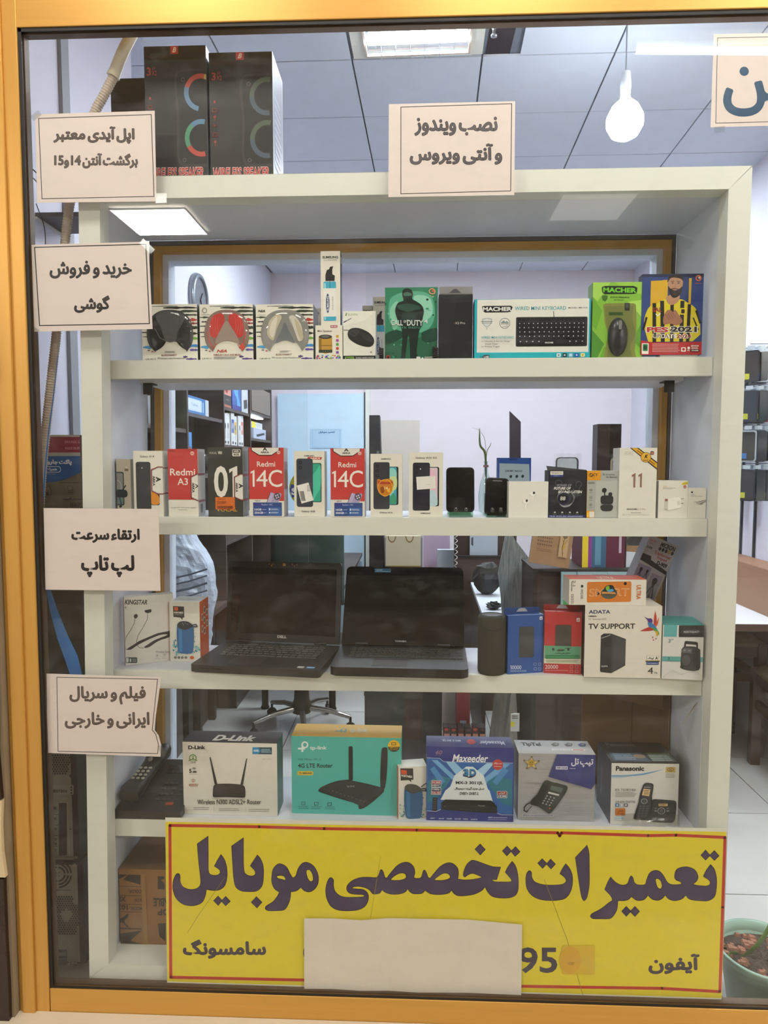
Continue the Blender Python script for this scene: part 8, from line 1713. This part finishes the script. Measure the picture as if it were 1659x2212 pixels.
def art_r(p): p.rect(0, 0, 100, 30, '#211d1c'); p.rect(0, 30, 100, 60, '#c98a78'); p.rect(0, 60, 100, 92, '#231f1e'); p.ell(40, 45, 18, 9, '#8a2f28'); p.text('audio', 30, 70, 70, 78, '#9a958f'); p.rect(0, 92, 100, 100, '#b0664a')
bg_box('accessory_box', 'black and orange accessory box on the upper bookcase shelf', 2, .03, .30, 1.735, .155, .01, .05, '#b0664a', art_r)
def art_b(p): p.poly([(0, 0), (100, 0), (100, 100), (0, 100)], '#2d59a5'); p.curve([(20, 20), (60, 10), (70, 50), (90, 80), (60, 88), (50, 60), (25, 45)], '#56a0cf'); p.rect(45, 12, 70, 24, '#c04a4a'); p.rect(0, 84, 100, 100, '#2f2f86')
bg_box('accessory_box', 'royal blue accessory box next to the black and orange one', 2, .34, .68, 1.735, .16, .01, .05, '#2d59a5', art_b)
def art_g(p): p.poly([(0, 0), (100, 0), (100, 100), (0, 100)], '#b9bfc5'); p.poly([(30, 55), (85, 48), (90, 80), (35, 88)], '#34383d')
bg_box('accessory_box', 'grey accessory box beside the royal blue one', 2, .71, .98, 1.735, .15, .01, .05, '#b9bfc5', art_g)
cols_ = ('#d9dcdd', '#dfe0df', '#3a4ea0', '#d2b23a', '#d9dcdd', '#c8603c'); inks = ('#2b2b2d', '#2b2b2d', '#d9dcdd', '#2f4a6a', '#3a4a6a', '#dadada')
for i in range(6):
    def art_c(p, i=i): p.rect(0, 0, 100, 100, '#d6d8d8'); p.rect(12, 20, 88, 62, cols_[i]); p.ell(50, 40, 16, 10, inks[i]); p.line([(50, 45), (46, 78)], 8, inks[i]); p.rect(30, 88, 70, 96, '#2b2b2d')
    bg_box('cable_pack', '%s cable pack in the row on the middle bookcase shelf' % ('first', 'second', 'third', 'fourth', 'fifth', 'last')[i], 2, .03+i*.135, .03+i*.135+.12, 1.545, .158+.006*(i % 3), .012+.006*(i % 2), .012, '#cfd2d3', art_c, 'cable')
    bpy.context.scene.collection.objects[-1] if False else None
def art_k(p): p.poly([(20, 60), (85, 30), (90, 48), (28, 80)], '#2d3036')
bg_box('accessory_box', 'pale blue box with a slanted black gadget at the far end of the bookcase', 3, .25, .85, 1.60, .065, .02, .05, '#aeb8cc', art_k)
def art_y(p): p.rect(0, 0, 34, 100, '#ded22c'); p.lines(42, 30, 90, 3, 20, 4, '#8a9aa5')
bg_box('accessory_box', 'white and yellow box lying above the pale blue one', 3, .25, .75, 1.6658, .038, .03, .05, '#d9dde0', art_y)
t = bg_box('paper_bag', 'brown paper bags on top of the far bookcase section', 3, .04, .95, 1.76, .15, .0, .10, '#6f6458')
def lamp_bar(): 
    t = thing('shelf_lamp', 'small white light bar under the upper board at the far bookcase end', 'lamp', (XF-.06, (dv[3]+dv[4])/2-1.6, 1.742))
    MB().box(-.02, -.22, -.006, .02, .22, 0).build('light_bar', mat('lit_bar', '#ffffff', .5, emit=CW, estr=9), t)
lamp_bar()
# plastic wrapped thing near the gold frame
M_FOIL = mat('crumpled_white_plastic', '#c9d4e2', .28, vary=.22, scale=6, bump=.5, bscale=22)
Yp = .555
prof = [(1130, 352, 415), (1160, 350, 425), (1190, 350, 445), (1215, 350, 460), (1240, 350, 468), (1290, 350, 469), (1330, 350, 462), (1380, 350, 458), (1425, 352, 452)]
o_ = at(400, 1500, Yp); t = thing('wrapped_chair', 'thing shrouded in crumpled white plastic film just behind the left side of the cabinet', 'chair', (o_.x, Yp, 0))
from mathutils import noise
vs = []; n = 56; NR = 70; R_ = NR+1
for j in range(R_):
    f_ = j/NR*(len(prof)-1); i0 = min(int(f_), len(prof)-2); u = f_-i0; py, x0, x1 = [prof[i0][k]+(prof[i0+1][k]-prof[i0][k])*u for k in range(3)]
    a_, b_ = at(x0-60, py, Yp), at(x1, py, Yp); cx = (a_.x+b_.x)/2-o_.x; rx = (b_.x-a_.x)/2
    for k in range(n):
        g_ = 2*math.pi*k/n; q = Vector((math.cos(g_)*1.3, math.sin(g_)*1.3, a_.z*9)); d_ = abs(noise.noise(q*1.3))*.16+abs(noise.noise(q*3.1+Vector((5, 1, 2))))*.09
        vs.append((cx+rx*math.cos(g_)*(1-d_*.55), .10*math.sin(g_)*(1-d_*1.6), a_.z))
m_ = MB(); m_.add(vs, [(j*n+k, (j+1)*n+k, (j+1)*n+(k+1) % n, j*n+(k+1) % n) for j in range(NR) for k in range(n)]); m_.add(vs[:n], [tuple(range(n))]); m_.add(vs[-n:], [tuple(range(n-1, -1, -1))])
m_.build('plastic_shroud', M_FOIL, t)
zb_ = at(400, 1425, Yp).z
m_ = MB()
for py, w2 in ((1238, 5), (1252, 4), (1268, 6), (1284, 5), (1300, 4)):
    a_, b_ = at(370, py+12, Yp-.093), at(446, py-8, Yp-.088); m_.tube([(a_.x-o_.x, -.091, a_.z), ((a_.x+b_.x)/2-o_.x, -.094, (a_.z+b_.z)/2-.002), (b_.x-o_.x, -.080, b_.z)], w2*.0006, 6)
m_.build('fold', mat('grey_blue_fold', '#5c6e80', .4), t)['kind'] = 'stuff'
cxm = at(385, 1500, Yp).x-o_.x
MB().box(cxm-.14, -.02, 0, cxm-.12, .02, zb_).build('leg', M_BLACK, t); MB().box(cxm+.02, -.02, 0, cxm+.04, .02, zb_).build('leg', M_BLACK, t)
# desk with dark leg, office chair
M_MET = mat('black_metal', '#1d1b1a', .4, .4); M_CHR = mat('chair_chrome', '#b9b6b0', .18, .9)
a = onz(426, 1592, 0)
t = thing('side_desk', 'black legged desk behind the cabinet to the left', 'desk', (max(a.x, -1.125), a.y, 0))
MB().box(-.018, -.018, 0, .018, .018, .70).build('leg', M_MET, t); MB().box(-.018, .24, 0, .018, .276, .70).build('leg', M_MET, t); MB().box(-.018, -.05, .701, .15, .29, .725).build('desk_top', M_BC, t)
ch = onz(652, 1562+14, 0); 
t = thing('office_chair', 'office chair with a chrome five star base behind the cabinet', 'chair', (ch.x, ch.y, 0))
base = MB()
for k in range(5):
    a_ = math.radians(72*k-150); dx, dy = math.cos(a_), math.sin(a_)
    MB().tube([(dx*.03, dy*.03, .125), (dx*.15, dy*.15, .115), (dx*.27, dy*.27, .085)], [.018, .015, .012], 8).build('base_arm', M_CHR, t)
    w2 = MB().lathe([(.024, -.012), (.028, -.008), (.028, .008), (.024, .012)], 14, (0, 0, 0), None, 0, 'y').build('castor', M_MET, t); w2.location = (dx*.27, dy*.27, .0285); w2.rotation_euler = (0, 0, a_+.6)
    MB().tube([(dx*.27, dy*.27, .085), (dx*.27, dy*.27, .055)], .007, 6).build('castor_stem', M_MET, t)
MB().lathe([(.05, .10), (.055, .14), (.042, .17), (.034, .30), (.030, .305), (.030, .40), (0, .40)], 20).build('column', M_MET, t)
MB().box(-.10, -.10, .40, .10, .10, .43).build('seat_plate', M_MET, t)
MB().tube([(.06, -.02, .40), (.13, -.03, .37), (.17, -.035, .335)], .006, 6).lathe([(.0, 0), (.013, .004), (.013, .014), (0, .018)], 10, (.172, -.036, .32)).build('lever', M_MET, t)
def cushion(cx, cy, cz, sx, sy, sz, ax='z'):
    m_ = MB(); n = 10; vs = []; fs = []
    for s_ in (1, -1):
        for j in range(n+1):
            for i in range(n+1):
                u, v = i/n*2-1, j/n*2-1; h = sz*(.35+.65*((1-u**4)*(1-v**4)))*s_
                vs.append((cx+u*sx, cy+v*sy, cz+h) if ax == 'z' else (cx+u*sx, cy+h, cz+v*sy))
    N_ = (n+1)**2
    for j in range(n):
        for i in range(n): a_ = j*(n+1)+i; fs += [(a_, a_+1, a_+n+2, a_+n+1), (N_+a_, N_+a_+n+1, N_+a_+n+2, N_+a_+1)]
    for i in range(n): fs += [(i, N_+i, N_+i+1, i+1), (n*(n+1)+i, n*(n+1)+i+1, N_+n*(n+1)+i+1, N_+n*(n+1)+i), (i*(n+1), (i+1)*(n+1), N_+(i+1)*(n+1), N_+i*(n+1)), (i*(n+1)+n, N_+i*(n+1)+n, N_+(i+1)*(n+1)+n, (i+1)*(n+1)+n)]
    return m_.add(vs, fs, None, 0, True)
cushion(0, 0, .47, .24, .23, .04).build('seat', mat('black_cloth', '#1f1f21', .85), t)
cushion(0, .25, .90, .21, .26, .035, 'y').build('backrest', mat('green_black_cloth', '#2c3f38', .8), t)
MB().tube([(0, .05, .42), (0, .24, .46), (0, .29, .80)], .018, 8).build('back_support', M_MET, t)
for sx in (-1, 1): MB().tube([(sx*.10, 0, .43), (sx*.27, 0, .45), (sx*.28, .0, .66), (sx*.28, -.12, .68), (sx*.28, .12, .68)], .012, 8).build('armrest', M_MET, t)
# table with round legs behind the chair
t = thing('back_table', 'table with round black legs standing behind the office chair', 'table', (0, 0, 0))
l1, l2 = onz(573, 1530, 0), onz(718, 1534, 0); t.location = (l1.x, l1.y, 0)
for p_ in (l1, l2, Vector((l1.x, 3.95, 0)), Vector((l2.x, 3.95, 0))): MB().lathe([(.022, 0), (.026, .012), (.020, .02), (.020, .69)], 14, (p_.x-l1.x, p_.y-l1.y, 0)).build('leg', M_MET, t)
MB().box(-.04, .12, .691, l2.x-l1.x+.06, 3.98-l1.y, .715).build('table_top', M_BC, t)
ztab = .7155
def bgthing(name, label, cat, x0, y0, x1, y1, Y, z0, d, col, m_=None, art=None, group=None, h=None, part='body'):
    a_, b_ = at(x0, (y0+y1)/2, Y), at(x1, (y0+y1)/2, Y); zt2_ = at((x0+x1)/2, y0, Y).z
    if z0 is None: z0 = at((x0+x1)/2, y1, Y).z
    t = thing(name, label, cat, ((a_.x+b_.x)/2, Y, z0), 0, group); w_ = b_.x-a_.x; h_ = zt2_-z0
    MB().box(-w_/2, 0, 0, w_/2, d, h_, col if not m_ else None).build(part, m_ or CARD, t)
    if art: p = Print(lambda x, y: (-w_/2+x/100*w_, 0, h_*(1-y/100)), (0, -1, 0), .0005, .0001); art(p); p.build('front_print', t)
    return t
# tall black column loudspeaker on the floor
t = thing('column_speaker', 'tall slim black column standing right of the light blue door', 'speaker', (at(812, 1100, 2.6).x, 2.6, 0))
xa, xb, xc, xd = at(797, 1240, 2.6).x-t.location.x, at(833, 1240, 2.6).x-t.location.x, at(797, 896, 2.6).x-t.location.x, at(820, 896, 2.6).x-t.location.x; zt_ = at(810, 896, 2.6).z
MB().hexa([(xa, 0, .02), (xb+.02, 0, .02), (xb+.02, .2, .02), (xa, .2, .02), (xc, .02, zt_), (xd, .02, zt_), (xd, .14, zt_), (xc, .14, zt_)]).build('body', mat('matt_black', '#1b1c1f', .55), t, bevel=.004); MB().box(xa-.03, -.03, 0, xb+.05, .23, .0198).build('foot', M_BLACK, t)
MB().box(xd-.018, .006, zt_-.28, xd-.004, .03, zt_-.22).build('label', mat('dull_grey', '#6a6c70', .5), t)
# wooden desk block in the middle and what stands on it
YD = 2.40
a, b = at(838, 1190, YD), at(1100, 1190, YD)
zd = at(900, 1228, YD).z
M_DW = mat('walnut_desk', '#3d2c27', .5, vary=.35, scale=5, stretch=(1, 1, 12))
bd = thing('work_desk', 'dark walnut work desk across the middle of the rear room', 'desk', (a.x, YD, 0)); Wd = b.x-a.x+.25
MB().box(0, 0, .70, Wd, .30, .73).build('desk_top', M_DW, bd); MB().box(0, .0, 0, Wd*.62, .02, .699).build('front_panel', mat('dark_grey_panel', '#3a342f', .55, vary=.15), bd)
MB().box(0, .021, 0, .02, .29, .699).build('side_panel', M_DW, bd); MB().box(Wd-.02, .0, 0, Wd, .29, .699).build('side_panel', M_DW, bd)
zd = .7304
bgthing('beige_board', 'plain beige board leaning against the back wall', 'board', 822, 908, 906, 1160, 3.7, at(870, 1162, 3.55).z+.0005, .02, '#b9b0a6'); 
bgthing('board_cabinet', 'grey cupboard in the back right of the light blue door', 'cupboard', 830, 1162, 912, 1500, 3.55, 0, .4, '#6e6c70')
def art_bg(p): p.rect(0, 0, 100, 100, '#d0c3a4'); p.rect(0, 62, 100, 68, '#8a6a3a'); p.rect(0, 82, 100, 86, '#8a6a3a'); p.ring(18, 0, 12, 14, 3, '#8a6a3a', 10, 0, 180); p.ring(68, 0, 12, 14, 3, '#8a6a3a', 10, 0, 180)
bgthing('letter_tray', 'cream stacked letter trays on the walnut desk', 'tray', 833, 1158, 909, 1206, YD+.05, zd, .2, '#d0c3a4', None, art_bg)
bgthing('lilac_folder', 'upright lilac folder behind the red bag', 'folder', 915, 1120, 972, 1205, YD+.2, zd, .02, '#b7a5bd')
r_ = random.Random(44)
def lump(name, label, cat, px, py, Y, z, rx, ry, rz_, m_, seed=1, rough=.15, n=14, rows=8, part='body'):
    c_ = at(px, py, Y); t = thing(name, label, cat, (c_.x, Y, z)); rr = random.Random(seed); vs = []; fs = []
    for j in range(rows+1):
        v = j/rows; ph = math.pi*(v-.5)
        for k in range(n): g_ = 2*math.pi*k/n; f_ = 1+rr.uniform(-rough, rough); vs.append((rx*math.cos(ph)*math.cos(g_)*f_, ry*math.cos(ph)*math.sin(g_)*f_, rz_*(1+math.sin(ph))*(1 if j in (0, rows) else f_**.5)))
    fs = [(j*n+k, j*n+(k+1) % n, (j+1)*n+(k+1) % n, (j+1)*n+k) for j in range(rows) for k in range(n)]
    MB().add(vs, fs, None, 0, False).build(part, m_, t); return t
lump('red_bag', 'crumpled red and white plastic bag on the walnut desk', 'bag', 926, 1195, YD+.05, zd, .045, .04, .050, mat('red_bag_plastic', '#b32834', .25, vary=.5, scale=30), 3)
bgthing('paper_pack', 'pale blue paper pack beside the red bag', 'paper', 945, 1188, 982, 1208, YD+.05, zd, .05, '#a9b3bb')
# coiled white cord
c_ = at(981, 1150, YD+.1); t = thing('spiral_cord', 'white spiral cord hanging in front of the walnut desk', 'cord', (c_.x, 2.322, .62))
pts = []; top_ = at(981, 1120, 2.322).z-.62
for i in range(160): f_ = i/159; a_ = f_*2*math.pi*16; pts.append((.008*math.cos(a_), .008*math.sin(a_), .0+f_*top_))
MB().tube(pts, .0022, 5).build('cord', mat('white_cord', '#c9c6bd', .5), t)
# walnut hutch with the pale folder
t = thing('desk_hutch', 'dark walnut hutch with a black frame on the right half of the desk', 'hutch', (at(1040, 1200, 2.34).x, 2.34, 0))
xw = at(1105, 1200, 2.34).x-t.location.x
MB().box(-xw*.9, 0, 0, xw*1.2, .02, at(1040, 1205, 2.34).z).build('front_board', M_DW, t); zf_ = at(1040, 1205, 2.34).z
MB().box(-xw*.9, -.006, zf_, xw*1.2, .02, zf_+.012).box(-xw*.9, -.006, zf_+.0121, -xw*.84, .02, zf_+.16).build('black_frame', M_BLACK, t)
MB().box(-xw*.9, .045, zf_-.2, xw*1.2, .055, zf_+.16).build('rear_board', M_DW, t)
def art_fo(p): p.poly([(5, 25), (12, 20), (12, 60), (5, 55)], '#3a4248'); p.lines(45, 12, 90, 1, 4, 5, '#555b60', 0)
bgthing('white_folder', 'white folder standing on the hutch above the black bag', 'folder', 1015, 1150, 1075, 1199, 2.36, zf_+.0128, .015, '#b3bcc8', None, art_fo)
# white side board with a black bag
za = .766
pa = [onz(1011, 1246, za), onz(1040, 1244, za), onz(1090, 1300, za), onz(1088, 1326, za), onz(1042, 1326, za)]
t = thing('white_counter', 'narrow white counter board running back from the round speaker', 'counter', (pa[0].x, pa[4].y, 0))
ox, oy = t.location.x, t.location.y
x0_, x1_ = pa[4].x-ox, pa[4].x-ox+.16; yend = 2.32-oy
MB().slab([(pa[4].x-ox, 0), (pa[4].x-ox+.17, 0), (pa[4].x-ox+.17, yend), (pa[0].x-ox, yend)], za-.02, za).build('counter_top', M_TOP, t)
MB().slab([(pa[4].x-ox+.004, .01), (pa[4].x-ox+.02, .01), (pa[0].x-ox+.02, yend-.01), (pa[0].x-ox+.004, yend-.01)], 0, za-.0204).build('side_board', M_DW, t)
lump('black_bag', 'black cloth bag slumped on the white counter', 'bag', 1052, 1240, 1.95, za+.0005, .075, .05, .085, mat('black_nylon', '#1f201e', .6, bump=.5, bscale=20), 7, .12)
lump('black_cable_heap', 'small heap of black cables at the front end of the white counter', 'cable', 1066, 1300, oy+.10, za+.0005, .035, .025, .018, M_BLACK, 8, .3)
# streaked foil panel
Yf = 1.475
t = thing('foil_screen', 'grey streaked glossy panel between the black bag and the kraft calendar', 'panel', (at(1120, 1250, Yf).x, Yf, 0))
po = [(q_.x-t.location.x, q_.z) for q_ in (at(x, y, Yf) for x, y in ((1082, 1290), (1076, 1240), (1090, 1165), (1095, 1130), (1112, 1165), (1148, 1212), (1152, 1330), (1150, 1420), (1090, 1420)))]
MB().prism(po, 0, .012).build('panel', mat('streaked_foil', '#7f8482', .3, .1, vary=1.3, scale=50, stretch=(3, 1, .25)), t)
MB().box(-.05, .0125, 0, .05, .03, at(1120, 1400, Yf).z).build('stand', M_BLACK, t)
# kraft calendar, dark rack with packs
YR = 1.15; zr = at(1290, 1230, YR).z
t = thing('display_rack', 'black display rack behind the watch box with packs hanging under it', 'rack', (at(1280, 1230, YR).x, YR, 0))
xl_, xr_ = at(1152, 1230, YR).x-t.location.x, at(1420, 1230, YR).x-t.location.x
MB().box(xl_, 0, zr-.010, xr_, .30, zr).build('shelf', M_BLACK, t); MB().box(xl_, .0, 0, xl_+.018, .28, zr-.0104).build('side', M_BLACK, t); MB().box(xl_+.02, .02, 0, xl_+.10, .04, zr-.0104).build('board', M_DW, t); MB().box(xr_-.018, 0, 0, xr_, .28, zr-.0104).build('side', M_BLACK, t); MB().box(xl_+.105, .26, .2, xr_-.02, .275, zr-.0104).build('back_board', M_DW, t)
def art_kr(p):
    for j in range(4):
        for i in range(7): p.rect(14+i*5.5, 22+j*9, 17+i*5.5, 25+j*9, '#5a3f28')
    p.lines(14, 62, 52, 2, 4, .9, '#5a3f28', .1); p.rect(68, 15, 90, 75, '#b08d66'); p.line([(80, 20), (76, 50), (80, 72)], 1.5, '#4a3a22'); p.line([(74, 30), (80, 42), (86, 30)], 1.5, '#8a6a22'); p.ell(80, 22, 6, 6, '#6a5330'); p.ell(80, 48, 3, 8, '#b08a2c')
t = bgthing('desk_calendar', 'kraft coloured desk calendar leaning on the display rack', 'calendar', 1142, 1140, 1230, 1216, YR+.02, zr+.004, .012, '#93704e', None, art_kr); t.rotation_euler = (math.radians(-8), math.radians(9), 0); t.location.z += .008
def art_cl(p): p.rect(0, 0, 14, 100, '#dfc42e'); p.rect(14, 0, 22, 100, '#8a3a8a'); p.rect(22, 0, 56, 100, '#3a5f7a'); p.rect(30, 5, 44, 95, '#5a8aa0'); p.rect(56, 0, 100, 100, '#5c1f34'); p.rect(86, 0, 92, 70, '#b9a5b0')
bgthing('folded_goods', 'blue, purple and maroon goods stacked on the display rack', 'box', 1258, 1120, 1350, 1226, YR+.05, zr+.0004, .18, '#5c1f34', None, art_cl)
def art_ta(p): p.rect(0, 0, 100, 45, '#5a5a48'); p.ell(40, 35, 40, 14, '#2b2b28'); p.rect(0, 45, 100, 62, '#8a6a48'); p.poly([(0, 60), (60, 62), (100, 95), (0, 100)], '#c9ccd2')
bgthing('white_tray', 'white tray with dark odds and ends at the right of the display rack', 'tray', 1353, 1140, 1405, 1226, YR+.06, zr+.0004, .18, '#a9a9ac', None, art_ta)
for i, (x0, x1, cc, c2_, lb_) in enumerate(((1212, 1245, '#a9c7c6', '#3aa0a0', 'first'), (1247, 1283, '#b9c4c4', '#c06a8a', 'second'), (1283, 1311, '#8f9a9a', '#55605f', 'third'), (1312, 1360, '#9fb0b2', '#c9ccd0', 'fourth'))):
    def art_p(p, cc=cc, c2_=c2_, i=i): p.rrect(8, 6, 92, 40, 8, cc); p.ring(50, 50, 34, 20, 8, c2_); p.ell(40, 72, 30, 10, '#c6cf3a' if i < 1 else c2_); p.rect(15, 80, 60, 95, '#3f9a4a' if i == 0 else cc)
    bgthing('blister_pack', '%s clear blister pack from the left under the display rack' % lb_, 'pack', x0, 1236, x1, 1310, YR-.012, None, .008, '#93aeb0', None, art_p, 'blister packs under the display rack')
# slanted monitor, dark box and sprig on the desks
t = thing('dark_monitor', 'thin dark screen seen almost edge on, above the blue charger pack', 'screen', (at(1112, 980, 2.9).x, 2.9, 0))
q1, q2, q3, q4 = [at(x, y, 2.9) for x, y in ((1101, 1000), (1125, 1000), (1125, 911), (1101, 888))]
MB().prism([(q.x-t.location.x, q.z) for q in (q1, q2, q3, q4)], 0, .02).build('panel', mat('violet_black', '#26222b', .3), t)
MB().box(-.02, .0201, .7305, .02, .04, q1.z+.05).build('stand', M_BLACK, t); MB().box(-.08, -.04, .72, .08, .12, .7304).build('foot', M_BLACK, t); t.location.z = 0
td = thing('rear_desk', 'low desk at the back right carrying the dark screen', 'desk', (.95, 2.75, 0))
MB().box(-.55, 0, .69, .75, .6, .7195).build('desk_top', M_DW, td)
for x in (-.53, .73): MB().box(x-.02, .01, 0, x+.02, .59, .6895).build('side_panel', M_DW, td)
c_ = at(1049, 1010, .27)
t = thing('sprig_vase', 'small clear vase with a thin green sprig on the second shelf', 'plant', (at(1050, 1008, .26).x, .262, Z2+.0004))
hb_ = at(1050, 1000, .262).z-Z2
MB().lathe([(.012, 0), (.018, .004), (.020, hb_*.35), (.015, hb_*.6), (.006, hb_*.8), (.005, hb_), (.007, hb_+.004)], 20).build('vase', glass_mat('vase_glass', (.82, .9, .88), .08), t)
MB().lathe([(.0072, hb_-.012), (.0072, hb_-.006)], 14).build('pink_band', mat('pink_band', '#c08a8c', .5), t)
tp = at(1036, 925, .262)
leaf(t, [V((0, 0, hb_*.4)), V((-.002, 0, hb_+.02)), V((tp.x-t.location.x+.002, 0, (tp.z-Z2)*.8)), V((tp.x-t.location.x, 0, tp.z-Z2))], .006)
leaf(t, [V((0, .002, hb_*.4)), V((.001, 0, hb_+.02)), V((.010, 0, hb_+.045)), V((.014, 0, hb_+.055))], .002)
leaf(t, [V((0, .002, hb_*.5)), V((-.002, 0, hb_+.05)), V((-.018, 0, hb_+.085)), V((-.04, 0, hb_+.095))], .0012, mat('dry_stem', '#8f8a72', .6))
# ---- things low behind the fourth shelf
YL = 1.55
t = bgthing('dark_cupboard', 'tall dark grey cupboard side behind the turquoise and blue boxes', 'cupboard', 788, 1480, 958, 1900, YL, 0, .5, '#35302c', mat('charcoal_board', '#35302c', .6, vary=.1)); 
zc2 = at(990, 1604, YL-.23).z
t = thing('low_shelf', 'pale low shelf holding a row of small tagged boxes', 'shelf', (at(1005, 1600, YL-.25).x, YL-.25, 0)); xw2 = at(1052, 1600, YL-.25).x-t.location.x
MB().box(-xw2, 0, 0, xw2, .17, zc2).build('body', mat('pinkish_board', '#a3958f', .6), t); MB().box(-xw2, .155, zc2+.0002, xw2*.35, .168, zc2+.30).build('back_board', mat('pinkish_board'), t)
for i in range(6):
    x0 = 958+i*15.5
    def art_s(p, i=i): p.rect(0, 0, 100, 100, '#2c2422' if i % 2 else '#4a2a26'); p.ell(50, 15, 34, 10, '#c04a34' if i in (0, 1, 4) else '#5a3a34'); p.rect(10, 42, 95, 60, '#c98a74'); p.rect(6, 60, 90, 97, '#d6d6d0'); p.rect(8, 62, 40, 76, '#d9cf3a')
    bgthing('small_box', '%s of the small black and red boxes with price tags' % ('first', 'second', 'third', 'fourth', 'fifth', 'last')[i], 'box', x0, 1571+(i % 2), x0+13, 1602, YL-.23, zc2+.0006, .05, '#2c2422', None, art_s, 'small tagged boxes on the low shelf')
t = bgthing('red_case', 'dark red rounded case behind the row of tagged boxes', 'case', 986, 1470, 1015, 1560, YL-.17, zc2+.0006, .06, '#7a1f28', mat('dark_red_plastic', '#7c1f27', .35)); 
o = MB().box(-.014, -.001, .05, .014, -.0002, .075).build('label', mat('dull_blue_label', '#8a97a5', .6), t)
lump('clear_bag', 'crumpled clear bag of parts behind the dark blue and striped boxes', 'bag', 1090, 1600, YL-.5, .0005, .05, .04, .34, mat('milky_bag', '#6f6a62', .3, vary=.4, scale=14, bump=.5, bscale=16), 21, .22)
bgthing('tagged_pack', 'white pack with a yellow price tag hanging behind the striped telephone box', 'pack', 1103, 1542, 1122, 1580, 1.009, None, .008, '#c9c6bd', None, lambda p: (p.rect(0, 45, 45, 72, '#dcc93a'), p.lines(15, 12, 80, 2, 12, 6, '#6a5a5a', .1)))
bgthing('blue_binder', 'dull blue binder standing behind the striped telephone box', 'binder', 1127, 1543, 1147, 1700, YL-.05, 0, .05, '#4a5b70')
bgthing('walnut_side', 'dark walnut board right of the dull blue binder', 'board', 1148, 1440, 1196, 1900, YL-.2, 0, .02, '#3a2f2a', M_DW)
# open brown carton on the fourth shelf
M_KR = mat('kraft_card', '#7d6044', .8, vary=.08, scale=9)
a, b = at(1197, 1650, .325), at(1487, 1650, .325)
t = thing('open_carton', 'large open brown carton standing behind the cordless telephone box', 'box', ((a.x+b.x)/2, .30, Z4)); w_ = (b.x-a.x); Hc = Z3-.05-Z4
w_ = min(w_, 2*(CX-FWD-.004-t.location.x))
MB().box(-w_/2, .026, 0, w_/2, .030, Hc).build('back_panel', M_KR, t)
MB().box(w_/2-.004, -.03, 0, w_/2, .0255, Hc-.03).build('side_panel', M_KR, t)
MB().hexa([(-w_/2, .0, Hc-.06), (w_/2-.03, -.06, Hc-.09), (w_/2-.03, -.056, Hc-.09), (-w_/2, .004, Hc-.06), (-w_/2, .0258, Hc-.002), (w_/2-.005, .0258, Hc-.002), (w_/2-.005, .03, Hc+.001), (-w_/2, .03, Hc+.001)]).build('flap', M_KR, t)
MB().box(w_*.12, .0250, .02, w_*.125, .0257, Hc-.07).build('crease', mat('dark_crease', '#4a3625', .8), t)
